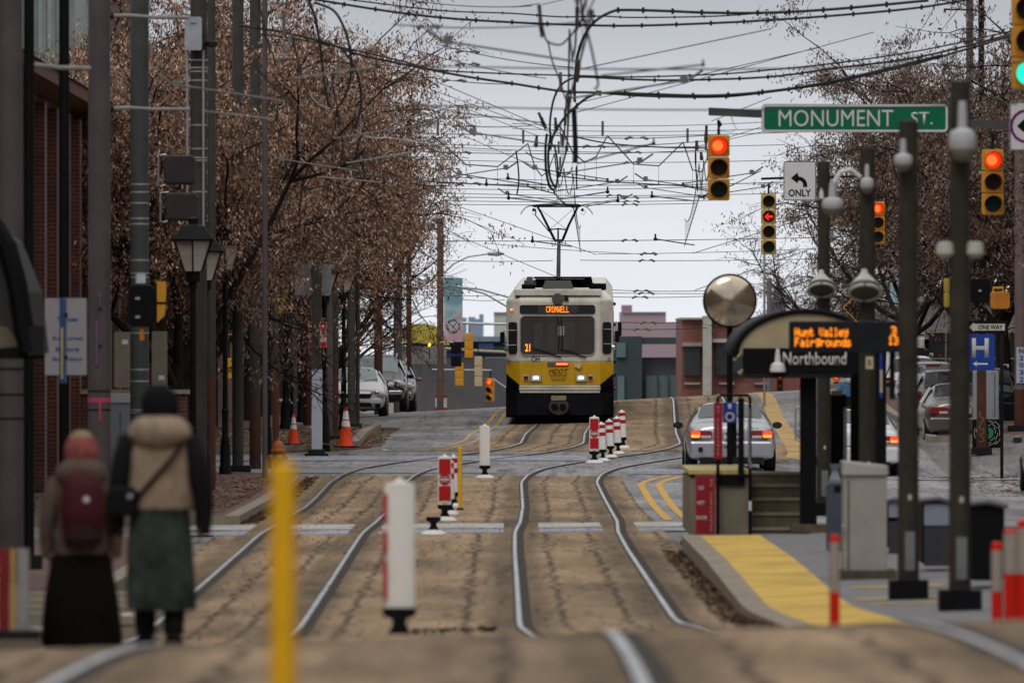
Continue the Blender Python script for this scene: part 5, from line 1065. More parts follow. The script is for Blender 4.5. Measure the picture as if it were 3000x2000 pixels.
# ================================================================ traffic signals
M['redcore'] = mk('red_lens_core', (.6,.1,.03), .3, var=0, emit=(1,.14,.02), es=1.7)
def signal(u, v0, v1, D, n_, lit, label, housing='yellow', facing=0., arrow=False, hang=True, top=None, group='yellow traffic signals', name='traffic_signal', green=False):
    H = (v1-v0)*D/F; s = H/n_; w_ = s*.98
    t = T(name, label, 'traffic signal', P(u, v1, D), facing, group)
    cols = ['lensred','lensamber','lensgreen'] if n_ == 3 else ['lensred','lensred','lensamber','lensgreen']
    for k in range(n_):
        zc_ = H-s*(k+.5)
        hs_ = O('housing', MB().prism(rrect(w_, s*.97, s*.08), .0, s*.62), M[housing], t, loc=(0,0,zc_), bevel=.01)
        on = k in lit; lm = M[cols[k]]
        if on and not arrow: lm = M['greenlit'] if green else M['redlit']
        O('lens', MB().lathe([(s*.365,-.012),(s*.365,.03)], n=24, axis='y'), lm, hs_, loc=(0,0,0))
        if on and not arrow and not green: O('lit_core', MB().lathe([(s*.24,-.016),(s*.24,-.010)], n=20, axis='y'), M['redcore'], hs_, loc=(-s*.05,0,0))
        if on and arrow:
            O('lit_arrow', MB().prism([(-.10,0),(-.02,.08),(.02,.08),(-.03,.03),(.10,.03),(.10,-.03),(-.03,-.03),(.02,-.08),(-.02,-.08)],-.03,-.012), M['redlit'], hs_)
        # visor: cut-away tube
        vm = MB(); R_ = s*.405; Lv = s*.85
        for j in range(17):
            a = math.radians(-35+250*j/16)
            d_ = Lv*(1 if 60 < math.degrees(a) < 120 else .55+.45*max(0, math.sin(a)))
            vm.v += [(R_*math.cos(a),0,R_*math.sin(a)),(R_*math.cos(a),-d_,R_*math.sin(a)*.97)]
        for j in range(16): vm.f.append((2*j,2*j+1,2*j+3,2*j+2)); vm.m.append(0)
        vo = O('visor', vm, M[housing], hs_); vo.modifiers.new('s','SOLIDIFY').thickness = .006
    if hang: O('hanger', MB().tube([(0,s*.3,H),(0,s*.3,H+.12),(.02,s*.3,H+.16),(-.01,s*.3,H+.24)],[.03,.02,.045,.02],8), M['dark'], t)
    return t
signal(2106,395,588,137,3,[0],'yellow signal showing red, hanging left of the green street-name sign')
signal(2909,437,630,137,3,[0],'yellow signal showing red beside the tallest camera pole, upper right')
signal(3012,-20,262,98,3,[2],'blurred yellow signal showing green, cut by the upper right corner',green=True)
signal(2252,568,746,196,4,[1],'four-lamp pale yellow signal with a lit red left arrow','paleyel',arrow=True)
signal(2572,590,715,197,3,[0],'signal glowing red behind the dark post and twigs on the right')
signal(2285,1090,1148,400,3,[0],'small far signal showing red, below the shelter sign, left one',name='traffic_signal')
signal(2450,1092,1160,350,3,[0],'small far signal showing red, below the shelter sign, right one')
signal(1434,1107,1176,330,3,[0],'far yellow signal with a red lamp just left of the tram', facing=-.35)
M['shadeyel'] = M['yellow']
def sigback(u0,u1,v0,v1,D,label,mat,n_=3,facing=math.pi):
    t = T('traffic_signal', label, 'traffic signal', P((u0+u1)/2,v1,D), facing, 'signals seen from behind'); H = (v1-v0)*D/F; s = H/n_; w_ = (u1-u0)*D/F
    for k in range(n_): O('housing', MB().prism(rrect(w_, s*.96, s*.1), .0, s*.55), mat, t, loc=(0,-s*.3,s*(k+.5)), bevel=.015)
    O('hanger', MB().tube([(0,0,H),(0,0,H+.3)],.02,6), M['dark'], t)
    return t
sigback(1361,1386,975,1048,330,'yellow signal seen from behind, upper one left of the tram',M['yellow'])
sigback(1333,1358,1062,1130,330,'yellow signal seen from behind, lower one left of the tram',M['yellow'])
sigback(1390,1413,1043,1132,325,'cream signal seen from behind, between the yellow ones',mk('cream_signal',(.48,.38,.24),.6,var=.1))
sigback(812,845,826,920,205,'yellow signal half lost in twigs beside the grey sign backs',mk('dull_yellow',(.34,.20,.03),.6,var=.2))
sigback(242,258,820,872,190,'yellow signal edge peeping out left of the lilac pole',M['yellow'],1)
sigback(664,678,1048,1110,180,'bright yellow signal sliver between the black lamp post and olive pole',M['postyel'],2)
sigback(2765,2782,815,900,175,'yellow signal peeping out left of the tallest camera pole',mk('olive_yellow',(.30,.22,.02),.6,var=.15),2)
# amber pedestrian housing, right
t = T('pedestrian_signal','bulky amber signal housing seen from behind at the right, above the one-way sign','pedestrian signal',P(2930,905,178),0,'pedestrian signals')
O('housing', MB().box((0,0,.18),(.40,.3,.36), bev=.04), mk('amber_housing',(.48,.17,.02),.5,var=.2,scale=5), t, bevel=.02); O('bracket', MB().tube([(-.14,0,.36),(-.14,0,.44),(.06,0,.44),(.06,0,.36)],.03,6), M['yellow'], t)
t = T('pedestrian_signal','black double signal box behind bare twigs, right of the tallest pole','pedestrian signal',P(2870,885,180),0,'pedestrian signals'); O('housing', MB().box((0,0,.24),(.42,.25,.5), bev=.04), M['black'], t, bevel=.01); O('clamp', MB().box((0,0,0),(.06,.04,.05)), M['steel'], t, loc=(0,-.14,.24))
# left pedestrian signal from behind with yellow hood
t = T('pedestrian_signal','black pedestrian signal seen from behind with a yellow hood and orange stem','pedestrian signal',P(416,956,120),0,'pedestrian signals'); s = 120/F
O('housing', MB().box((0,0,60*s),(82*s,.14,122*s), bev=14*s), M['black'], t, bevel=.01)
for v in (28,82): O('catch', MB().box((0,0,0),(14*s,.02,8*s)), M['steel'], t, loc=(-12*s,-.08,v*s)); 
O('hood', MB().prism([(0,0),(20*s,18*s),(24*s,45*s),(24*s,52*s),(0,52*s)],-.02,.25), M['yellow'], t, loc=(44*s,0,12*s)); O('hood', MB().prism([(0,0),(24*s,0),(26*s,58*s),(0,62*s)],-.02,.25), M['yellow'], t, loc=(44*s,0,72*s))
O('stem', MB().tube([(0,0,0),(0,0,-40*s)],.035,8), mk('stem_orange',(.5,.18,.02),.5), t); O('sensor', MB().box((0,0,0),(.12,.1,.13), rz=.3), mk('pale_sensor',(.42,.52,.55),.5), t, loc=(-4*s,0,140*s))
for i,(v0,v1,u0,u1) in enumerate(((455,542,481,573),(565,648,486,580))):
    D=139; s = D/F; t = T('signal_box','square dark purple signal box seen from behind, %s of the stacked pair' % ('upper','lower')[i],'signal box',P((u0+u1)/2,v1,D),0,'stacked signal boxes')
    O('housing', MB().box((0,0,(v1-v0)*s/2),((u1-u0)*s,.18,(v1-v0)*s), bev=.05), mk('dark_plum',(.030,.022,.026),.45,var=.15), t, bevel=.02)
    O('bracket', MB().tube([(-.22,.0,0),(-.35,.0,-.02),(-.35,.0,(v1-v0)*s),(-.22,0,(v1-v0)*s+.01)],.018,6), M['steel'], t)
    O('seam', MB().box((0,0,0),((u1-u0)*s*.9,.01,.012)), M['dark'], t, loc=(0,-.095,.04))
def arm(label, pts, D, r, mat, name='mast_arm', D2=None, rect=False):
    q = pxs(pts, D, D2)
    return cable(name, label, q, r*D/F, mat, 'signal mast arms', cat='mast arm', smooth=0)
a = P(2076,327,137); b = P(3060,372,137); mb = MB(); mid = (a+b)/2; L = (b-a).length
ma = O('mast_arm', MB().box((0,0,0),(L,.12,.125)).xf(Matrix.Rotation(math.atan2(a.z-b.z, b.x-a.x),4,'Y')), mk('mast_grey',(.06,.06,.062),.55,var=.2), label='square grey mast arm carrying the street-name sign and two signals', cat='mast arm', group='signal mast arms', loc=mid)
O('drip_cable', MB().tube([P(2142,340,137)-mid,P(2150,365,137)-mid,P(2158,378,137)-mid,P(2146,388,137)-mid,P(2110,384,137)-mid],.006,5), M['steel'], ma)
arm('thin mast arm carrying the square ONLY sign', [(2230,524),(2300,521),(2546,516)], 197, 4, 'dark'); cable('cable_coil','small coiled wire left of the square ONLY sign',[P(2275,530,196)+Vector((.0,0,-.03))]+[P(2262+10*math.cos(a_),556+9*math.sin(a_),196) for a_ in [k*.9 for k in range(9)]],.004,'wire','signal cables')
arm('long grey mast arm left of the tram, lower one', [(1305,1020),(1400,1027),(1510,1032)], 330, 4.5, 'gold')
arm('long grey mast arm left of the tram, upper one', [(1325,944),(1400,948),(1500,949)], 360, 4.5, 'steel')
arm('thin crossbar behind the far left signals', [(1265,1082),(1440,1084)], 330, 2, 'steel'); arm('pale rail slanting down to the left side of the tram', [(1445,1110),(1490,1140)], 300, 3, 'steel')
arm('upper of two pale struts slanting onto the tram roof', [(1330,838),(1410,848),(1495,872)], 262, 3.2, 'steel'); arm('lower of two pale struts slanting onto the tram roof', [(1350,842),(1420,860),(1485,898)], 262, 3, 'steel')
arm('long branching pale pole cable at the upper right behind the cables', [(2765,28),(2860,30)], 250, 3, 'dark')

gpole(2537,2553,197.4,500,M['dark'],'signal_pole','dark signal pole hidden behind the gooseneck camera pole')
arm('short mast arm holding the signal behind the twigs on the right', [(2545,578),(2605,577)], 197.2, 3, 'dark'); arm('mast arm behind the shelter sign carrying two small far signals', [(2262,1080),(2500,1084)], 352, 4, 'dark')
sigback(1321,1352,1002,1036,322,'black signal box beside the foot of the arts banner, upper',M['black'],1); sigback(1321,1352,1042,1074,322,'black signal box beside the foot of the arts banner, lower',M['black'],1)
# ================================================================ signs
def plate(name, label, u0,u1,v0,v1,D,mat,border=None,r=.04,cat='sign',group=None,rz=0.,bw=.012):
    w_, h = (u1-u0)*D/F, (v1-v0)*D/F
    t = T(name, label, cat, P((u0+u1)/2,(v0+v1)/2,D), rz, group)
    pl = O('plate', MB().prism(rrect(w_,h,r), -.006, .006), mat, t)
    if border: O('border', ring(w_-2*bw-.012,h-2*bw-.012,max(.006,r-bw),bw,-.009,-.005), border, t)
    return t, w_, h
t, w_, h = plate('street_name_sign','long green MONUMENT ST. street-name sign on the grey mast arm',2231,2778,305,388,136.6,M['green'],M['signwhite'],.07,bw=.035)
s = 136.6/F; TX('MONUMENT', 336*s, 49*s, M['signwhite'], t, ((2449-2504.5)*s,-.008,0), .004, .0); TX('ST.', 64*s, 38*s, M['signwhite'], t, ((2701-2504.5)*s,-.008,-1*s), .004, .01)
t, w_, h = plate('street_name_sign','small green street-name sign reading N. MADIS, on the brick behind the left poles',322,400,905,934,205,M['green'],None,.01); TX('N. MADISON', w_*1.0, .13, M['signwhite'], t, (.0,-.008,0), .003)
t, w_, h = plate('lane_sign','square white ONLY sign with a black left-turn arrow',2295,2391,472,588,196,M['signwhite'],M['black'],.05,bw=.014)
s = 196/F; TX('ONLY', 66*s, 21*s, M['black'], t, (0,-.009,-35*s), .003, .02)
ar = [(24*s*math.cos(a)-2*s+0*s, 26*s*math.sin(a)-14*s) for a in [math.radians(k) for k in range(0,91,10)]]; ai = [(12*s*math.cos(a)-2*s, 15*s*math.sin(a)-14*s) for a in [math.radians(k) for k in range(90,-1,-10)]]
O('arrow', MB().prism([(24*s-2*s,-18*s)]+ar[0:]+[(-6*s,19*s),(-6*s,25*s),(-26*s,8*s),(-6*s,-8*s),(-6*s,-2*s)]+ai+[(10*s,-18*s)], -.010,-.006), M['black'], t)
t, w_, h = plate('turn_sign','white sign with a purple ring round a black arrow, cut by the right edge',2957,3060,298,442,136.6,M['signwhite'],M['black'],.05,bw=.014)
O('ring', ring(.46,.46,.23,.045,-.011,-.007), mk('ring_purple',(.16,.01,.12),.5), t); O('arrow', MB().prism([(-.16,0),(-.02,.14),(-.02,.05),(.15,.05),(.15,-.18),(.07,-.18),(.07,-.04),(-.02,-.04),(-.02,-.12)],-.012,-.008), M['black'], t)
# yellow diamond warning sign
D=300; t = T('warning_sign','yellow diamond warning sign with a black loader symbol, partly behind a dark post','sign',P(2515,901,D)); q = 46*D/F
O('plate', MB().prism([(0,-q),(q,0),(0,q),(-q,0)],-.006,.006), M['postyel'], t); O('outline', MB().prism([(0,-q*.93),(q*.93,0),(0,q*.93),(-q*.93,0)],-.0075,-.006).prism([(0,-q*.88),(q*.88,0),(0,q*.88),(-q*.88,0)],-.009,-.0074), [M['black']], t); t.children[1].data.materials[0] = M['postyel']
O('symbol', MB().prism([(-.26,-.12),(.1,-.12),(.1,.12),(-.06,.12),(-.26,.02),(-.06,.04),(-.06,-.02),(-.26,-.04)],-.013,-.009), M['black'], t)
# hospital sign, one-way sign
t, w_, h = plate('hospital_sign','blue hospital sign with a big H and a left arrow',2790,2914,978,1084,194,M['blue'],None,.02)
s = 194/F; c0 = (2852); TX('H', 50*s, 58*s, mk('h_letter',(.42,.41,.38),.6), t, ((2872-c0)*s,-.008,12*s), .003, .03); O('arrow', MB().prism([(-22*s,-34*s),(-9*s,-26*s),(-12*s,-32*s),(22*s,-32*s),(22*s,-37*s),(-12*s,-37*s),(-9*s,-43*s)],-.010,-.006), M['signwhite'], t, loc=((2872-c0)*s,0,0))
t, w_, h = plate('one_way_sign','black and white ONE WAY sign pointing left, above the blue one',2835,2953,939,977,190,M['black'],None,.01)
s = 190/F; O('arrow', MB().prism([(-56*s,0),(-40*s,14*s),(-40*s,10*s),(50*s,10*s),(50*s,-10*s),(-40*s,-10*s),(-40*s,-14*s)],-.009,-.006), mk('sign_cream',(.42,.40,.34),.6), t); TX('ONE WAY', 70*s, 13*s, M['black'], t, (8*s,-.010,0), .003, .02)
# teal banner, right
t, w_, h = plate('banner','narrow pale blue banner showing beside a dark camera post on the right',2608,2632,800,897,310,mk('blue_banner',(.30,.48,.58),.7,var=.3,scale=2),None,.01,cat='banner')
# bus stop signs
for i,(u0,u1,D) in enumerate(((904,918,184.6),(937,957,181.8))):
    t, w_, h = plate('bus_stop_sign',('narrow red and white bus stop sign left of the olive square pole','red and white BUS STOP sign right of the olive square pole')[i],u0,u1,943,1018,D,M['signwhite'],M['red'],.02,group='bus stop signs',bw=.008)
    O('header', MB().prism([(-w_*.42,-.03),(0,-.12),(w_*.42,-.03),(w_*.42,.10),(-w_*.42,.10)],-.010,-.006), M['red'], t, loc=(0,0,h*.30)); O('footer', MB().box((0,0,0),(w_*.84,.003,.12)), M['red'], t, loc=(0,-.008,-h*.38))
    o = TX('BUS STOP', .19, .055, M['red'], t, (0,-.009,-.04), .003, .02); o.rotation_euler = (0, math.radians(90), 0)
    O('bus_symbol', MB().box((0,-.011,0),(.07,.003,.05)), M['signwhite'], t, loc=(0,0,h*.33))
# white ticket sign at left
t, w_, h = plate('ticket_notice','large white notice with blurred blue words on the black pole',132,254,873,1098,103,mk('notice_white',(.26,.26,.29),.6,var=.08,scale=3),None,.02,cat='notice')
for k,(s_,ww_) in enumerate((('Ticket',.26),('Required',.36),('Before',.28),('Boarding',.36))): TX(s_, ww_*1.0, .055, mk('notice_blue',(.05,.08,.28),.6), t, (.02,-.008,.16-.125*k-(.06 if k else -.05)), .003, .02)
for (u0,u1,v0,v1,D,c_,lab) in ((174,190,872,1122,100,(.03,.07,.20),'blue edge-on panel with a yellow strip in front of the white notice'),(277,291,862,1080,108,(.07,.045,.07),'mauve edge-on panel beside the lilac pole')):
    s = D/F; t = T('edge_panel',lab,'sign',P((u0+u1)/2,v1,D),0,'edge-on blade signs'); hh = (v1-v0)*s
    O('blade', MB().box((0,.2,hh/2),((u1-u0)*s,.45,hh), bev=.01), mk('blade%d'%u0,c_,.5), t)
    O('strip', MB().box((0,-.03,hh*.35),((u1-u0)*s*.4,.01,hh*.6)), mk('strip_yellow',(.40,.36,.14),.6) if u0 == 174 else mk('strip_mauve',(.16,.09,.15),.6), t)
    O('bracket', MB().box(((u1-u0)*s*.7,.1,hh*.3),(.02,.3,.05)).box(((u1-u0)*s*.7,.1,hh*.8),(.02,.3,.05)), M['black'], t)
for i,(u0,u1,v0,v1) in enumerate(((335,386,972,1135),(445,490,970,1130))):
    t, w_, h = plate('sign_board','pale beige sign board seen %s the strapped green-grey pole' % ('left of' if i == 0 else 'right of'),u0,u1,v0,v1,131,mk('beige_back',(.17,.155,.125),.7,var=.15),None,.02,group='beige sign boards'); O('sticker', MB().box((0,-.008,0),(.09,.003,.07)), M['signwhite'], t, loc=(.03,0,h*.32 if i == 0 else -h*.35))
# shelter at the left edge
D=86; t = T('shelter','curved black shelter roof edge entering at the left','shelter',(XU(-80,D),D,gz(-5,D)+.14)); zt = lambda v: ZV(v,D)-t.location.z; xt = lambda u: XU(u,D)-t.location.x
O('roof', MB().tube([(xt(-260),0,zt(560)),(xt(-120),0,zt(580)),(xt(-30),0,zt(640)),(xt(20),0,zt(720)),(xt(50),0,zt(830)),(xt(70),0,zt(960)),(xt(85),0,zt(1030))], .11, 8), M['black'], t)
O('gable', MB().prism([(xt(-260),zt(1045)),(xt(75),zt(1020)),(xt(30),zt(800)),(xt(-40),zt(690)),(xt(-260),zt(620))],.12,.16), mk('dark_gable',(.035,.033,.03),.7), t); O('inner_panel', MB().prism([(xt(-200),zt(1035)),(xt(58),zt(1015)),(xt(20),zt(960)),(xt(-200),zt(900))],.09,.13), mk('dull_gold',(.12,.10,.07),.6), t)
O('beam', MB().box((xt(-60),.1,zt(1035)),((380)*D/F,.14,.11)), M['black'], t); O('roof_depth', MB().prism([(xt(-260),zt(1045)),(xt(80),zt(1035)),(xt(60),zt(850)),(xt(0),zt(700)),(xt(-120),zt(600)),(xt(-260),zt(570))],.2,4.0), M['dark'], t)
O('bracket_box', MB().box((xt(107),0,zt(998)),(.16,.2,.30)), M['dark'], t)
for x_ in (xt(-120),): O('post', MB().box((x_,.1,zt(1040)/2),(.12,.12,zt(1040))).box((x_,3.6,zt(1040)/2),(.12,.12,zt(1040))), M['black'], t)
# no-entry board at lower left
D=60; t = T('no_entry_board','low red sign panel with yellow edge at the lower left corner','sign',(XU(15,D),D,gz(XU(15,D),D)+.12)); h = ZV(1607,D)-t.location.z
O('panel', MB().box((-.08,0,h/2),(.22,.04,h)), mk('deep_red',(.18,.012,.016),.5), t); O('edge', MB().box((.055,0,h/2),(.03,.05,h)), mk('edge_yellow',(.42,.27,.08),.6), t); O('side', MB().box((.085+.04,.04,h/2),(.08,.10,h)), mk('side_grey',(.24,.24,.24),.6), t); O('dots', textmesh('NO CLEARANCE', h*.8, .07, .004), M['signwhite'], t, loc=(-.08,-.024,h/2)).rotation_euler = (0,math.radians(90),0)
O('foot', MB().box((.03,0,.03),(.42,.3,.06)), M['dark'], t)
# grey utility cabinet and low wall, left
D=135; t = T('utility_cabinet','tall blue-grey utility cabinet between the lilac pole and strapped pole','cabinet',(XU(353,D),D,gz(-6,D)+.14)); h = ZV(1155,D)-t.location.z; O('body', MB().box((0,.2,h/2),(.33,.5,h), bev=.02), mk('cabinet_bluegrey',(.16,.18,.21),.55,var=.12), t); O('lid', MB().box((0,.2,h-.06),(.36,.54,.14), bev=.02), mk('cabinet_lid',(.32,.33,.34),.5,var=.15), t); O('seam', MB().box((0,-.055,h*.45),(.008,.01,h*.8)), M['dark'], t)
for i,(u,D,w_,hh) in enumerate(((430,133,.34,1.0),(500,148,.3,.8))):
    pass
t = T('brick_wall','low red brick wall across the gap between the left poles','wall',(XU(360,160),160,gz(-7,160)+.14)); O('wall', MB().box((-.5,0,.7),(3.4,.3,1.75)), M['brick'], t); O('coping', MB().box((-.5,0,1.62),(3.5,.4,.08)), M['concrete'], t)
# steps (low-left) at the crossing
t = T('low_steps','shallow pale steps half hidden behind the two walkers','steps',(XU(260,82),82,gz(-4.6,82))); 
for k in range(4): O('step', MB().box((-.3,k*.35,.10+k*.055),(1.5,.36,.11)), M['kerbtop'], t)
# ================================================================ platform furniture
GPP = 'dark camera poles on the platform'
def plat(u,D): return gz(XU(u,D),D)+PHF(D)
def ppole(u0,u1,D,vt,label,base=True):
    x = XU((u0+u1)/2,D); z0 = plat((u0+u1)/2,D); r = (u1-u0)*D/F/2; h = ZV(vt,D)-z0
    t = T('camera_pole',label,'pole',(x,D,z0),0,GPP); O('shaft', MB().lathe([(r*1.12,0),(r*1.05,h*.4),(r*.98,h),(r*.5,h+.01)], n=12), M['platpole'], t, smooth=True)
    if base: O('base_plate', MB().box((0,0,.09),(.36,.36,.18)), M['black'], t)
    for zz,w_,hh in ((.95,.03,.05),(.45,.09,.36)): O('pole_fitting', MB().box((.01,-r*1.1,zz),(w_,.012,hh)), mk('fitting_grey',(.16,.17,.18),.6) if hh > .1 else mk('cream_button',(.5,.46,.36),.6), t)
    return t, r, h
def dome(t, D, u, vt, vb, label_part='camera_dome', big=1., neck=True):
    z = lambda v: ZV(v,D)-t.location.z; x = XU(u,D)-t.location.x; H = z(vt)-z(vb); w_ = H*.25*big
    d = O(label_part, MB().lathe([(w_*.28,H),(w_*.34,H*.75),(w_*.36,H*.52),(w_*.85,H*.46),(w_*.98,H*.38),(w_*1.02,H*.22),(w_*.9,H*.14)], n=18), mk('camera_white',(.42,.43,.46),.5,var=.1), t, smooth=True, loc=(x,-.2,z(vb)))
    O('dome_glass', MB().lathe([(w_*.9,H*.15),(w_*.86,H*.06),(w_*.6,-H*.04),(w_*.2,-H*.09),(.002,-H*.10)], n=18), mk('dome_glass',(.16,.15,.12),.15,var=.1), d, smooth=True); return d
def lampdisc(t, D, u, v, w_px, h_px):
    z = ZV(v,D)-t.location.z; x = XU(u,D)-t.location.x; s = D/F; R_ = w_px*s/2
    d = O('lamp_shade', MB().lathe([(R_*.98,-.012),(R_,.0),(R_*.75,h_px*s*.18),(R_*.35,h_px*s*.5),(R_*.22,h_px*s*.62),(R_*.2,h_px*s*.75),(.01,h_px*s*.8)], n=22), M['lampshade'], t, smooth=True, loc=(x,-R_-.10+R_*.4,z)); d.rotation_euler = (math.radians(-30),0,0)
    O('lamp_underside', MB().lathe([(R_*.96,-.07),(R_*.96,-.012)], n=22), mk('lamp_underside',(.06,.058,.045),.5), d, smooth=True); O('rim', MB().tube([(R_*.97*math.cos(a),R_*.97*math.sin(a),-.075) for a in [2*math.pi*q/26 for q in range(27)]],.02,6,cap=False), M['lampshade'], d, smooth=True)
    return d
p4,_,_ = ppole(2782,2842,73,238,'tallest dark pole on the platform, with the largest white camera dome'); dome(p4,73,2816,298,462,big=.98)
for s_ in (-1,1): O('side_lamp', MB().lathe([(.05,-.07),(.085,-.03),(.075,.06),(.03,.07)], n=12), M['lampshade'], p4, smooth=True, loc=(s_*.125,-.02,ZV(732,73)-p4.location.z)); 
p3,_,_ = ppole(2632,2690,79.5,355,'dark pole rising in front of the green sign, a small bell camera near its top'); dome(p3,79.5,2643,408,496,big=1.25)
p2,_,_ = ppole(2518,2565,100,434,'dark pole carrying a gooseneck camera and the larger round lamp'); dome(p2,100,2538,482,562,big=1.0); lampdisc(p2,98,2552,838,96,78)
O('gooseneck', MB().tube([(-.09,-.12,ZV(520,100)-p2.location.z),(-.20,-.14,ZV(497,100)-p2.location.z),(-.32,-.15,ZV(505,100)-p2.location.z),(-.385,-.16,ZV(530,100)-p2.location.z),(-.40,-.16,ZV(556,100)-p2.location.z)],.03,8), M['whitep'], p2, smooth=True); d = dome(p2,100,2437,535,625,big=1.4)
O('arm_spike', MB().lathe([(.03,0),(.025,.06),(.005,.12)], n=8), M['whitep'], d, loc=(-.13,0,.17))
p1,_,_ = ppole(2395,2432,119,474,'furthest dark platform pole with the smaller round lamp'); lampdisc(p1,118,2413,835,80,66)
# shelter
D=108; zg = plat(2340,D); t = T('shelter','black shelter with an arched cream gable and a Northbound sign','shelter',(XU(2360,D),D,zg)); z = lambda v: ZV(v,D)-zg; x = lambda u: XU(u,D)-t.location.x
arc = []
for k in range(25): a = math.radians(180-180*k/24); arc.append((x(2362)+205*D/F*math.cos(a)*1.02, z(1045)+134*D/F*math.sin(a)))
O('roof_edge', MB().tube([(a,0,b) for a,b in arc],.035,8), M['black'], t, smooth=True); O('gable', MB().prism([(arc[0][0],z(1045))]+arc[::-1][:-1] if False else arc[::-1],.02,.06), M['gold'], t)
vault = MB(); n_ = len(arc); vault.v = [(a,0,b+.03) for a,b in arc]+[(a,6,b+.03) for a,b in arc]; vault.f = [(i,i+1,i+n_+1,i+n_) for i in range(n_-1)]; vault.m = [0]*(n_-1); O('vault', vault, M['dark'], t, smooth=True).modifiers.new('s','SOLIDIFY').thickness = .05
O('sign_beam', MB().box((x(2348),-.02,z(1057)),((2522-2178)*D/F,.16,(1095-1020)*D/F)), M['black'], t); TX('Northbound', 186*D/F, 38*D/F, mk('letter_grey',(.50,.50,.52),.5), t, (x(2386),-.105,z(1050)), .006, .02)
O('underside', MB().box((x(2340),2.9,z(1100)),((2490-2180)*D/F,6,.06)), M['dark'], t); O('rafter', MB().tube([(x(2150),0,z(1055)),(x(2172),0,z(1035))],.02,6).tube([(x(2165),.1,z(1095)),(x(2195),.1,z(1072))],.03,6), M['gold'], t)
for u_,dy in ((2370,-4.5),(2565,5.6)): O('post', MB().box((x(u_),dy if dy > -1 else .25,z(1095)/2),(.19 if u_ != 2370 else .21,.19,z(1095))), M['black'], t)
O('front_base', MB().box((x(2375),.1,.05),(.48,.6,.10)), mk('grout_brown',(.10,.075,.05),.9,var=.4,scale=12), t)
O('handrail', MB().tube([(x(2342),-.1,z(1190)),(x(2330),-.1,z(1195)),(x(2330),-.1,z(1285)),(x(2342),-.1,z(1290))],.014,6), M['steel'], t); O('wall_panel', MB().box((x(2585),.3,z(1250)),(.12,.2,(1620-1020)*D/F*.9)), M['black'], t)
bell = O('bell_camera', MB().lathe([(.02,.30),(.035,.20),(.04,.13),(.085,.10),(.10,.04),(.10,.01),(.09,0)], n=14), M['whitep'], t, smooth=True, loc=(x(2277),-.2,z(1090)))
# LED arrival board
D=90; t = T('arrival_board','long dark arrival board with glowing orange Hunt Valley and Fairgrounds text','display board',P(2477,1031,D)); s = D/F; O('case', MB().box((0,.06,45*s),(330*s,.14,92*s), bev=.012), mk('board_case',(.008,.010,.015),.5,spec=.2), t, bevel=.01)
c0=2477; lp = .0046*1.0
def ledp(w_,u,v,pw,parent): 
    n__ = len(w_)*5.6; pitch = pw*s/(len(w_)*6-1); return led(w_, pitch, pitch*.46, parent, ((u-c0)*s,-.018,(1031-v)*s), pz=25*s/7)
ledp('Hunt Valley',2330,973,155,t); ledp('Fairgrounds',2330,1002,164,t); ledp('3',2612,969,15,t); ledp('13',2604,997,28,t)
O('hanger', MB().box((.50,.1,-.07),(.06,.06,.14)), M['black'], t); O('support_arm', MB().box((.50,.16,-.25),(.06,.06,.5)), M['black'], t)
for (u0,u1,v0,v1,D,lab,c_) in ((2556,2580,1022,1640,104,'narrow black totem with a blue strip right of the shelter post',(.010,.011,.015)),):
    zg = plat(u0,D); t = T('totem',lab,'totem',(XU((u0+u1)/2,D),D,zg)); h = ZV(v0,D)-zg; O('body', MB().box((0,0,h/2),(.16,.2,h)), M['black'], t); O('strip', MB().box((.05,-.106,h*.86),(.035,.01,.55)), M['blue'], t); O('paper', MB().box((.052,-.114,h*.83),(.03,.008,.28)), mk('cream_paper',(.45,.40,.28),.7), t)
for (u,v,wpx,hpx,D) in ((2546,1062,22,36,99.5),): t = T('notice','small cream notice fixed on the dark gooseneck pole','notice',P(u,v,D)); O('card', MB().box((0,-.12,0),(wpx*D/F,.01,hpx*D/F)), mk('cream_paper',(0,0,0)), t); O('mark', MB().box((0,-.127,0),(wpx*D/F*.4,.004,hpx*D/F*.5)), mk('mark_brown',(.15,.12,.08),.7), t)
for D,u0,u1,vt,vb,lab in ((97,2462,2472,1150,1400,'thin black signpost with a small pale cap behind the cabinet'),): t = T('ticket_machine','dark ticket machine with a pale cap left of the dark gooseneck pole','ticket machine',(XU(2456,112),112,plat(2456,112))); h = ZV(1155,112)-t.location.z; O('body', MB().box((0,0,h/2),(.2,.3,h)).box((-.05,-.16,h*.55),(.05,.06,h*.6)), M['black'], t); O('cap', MB().box((-.02,-.05,h+.02),(.15,.25,.06), bev=.02), M['gold'], t); O('pale_post', MB().box((.085,-.15,h*.45),(.045,.05,h*.9)), mk('pale_post',(.33,.34,.40),.6), t)
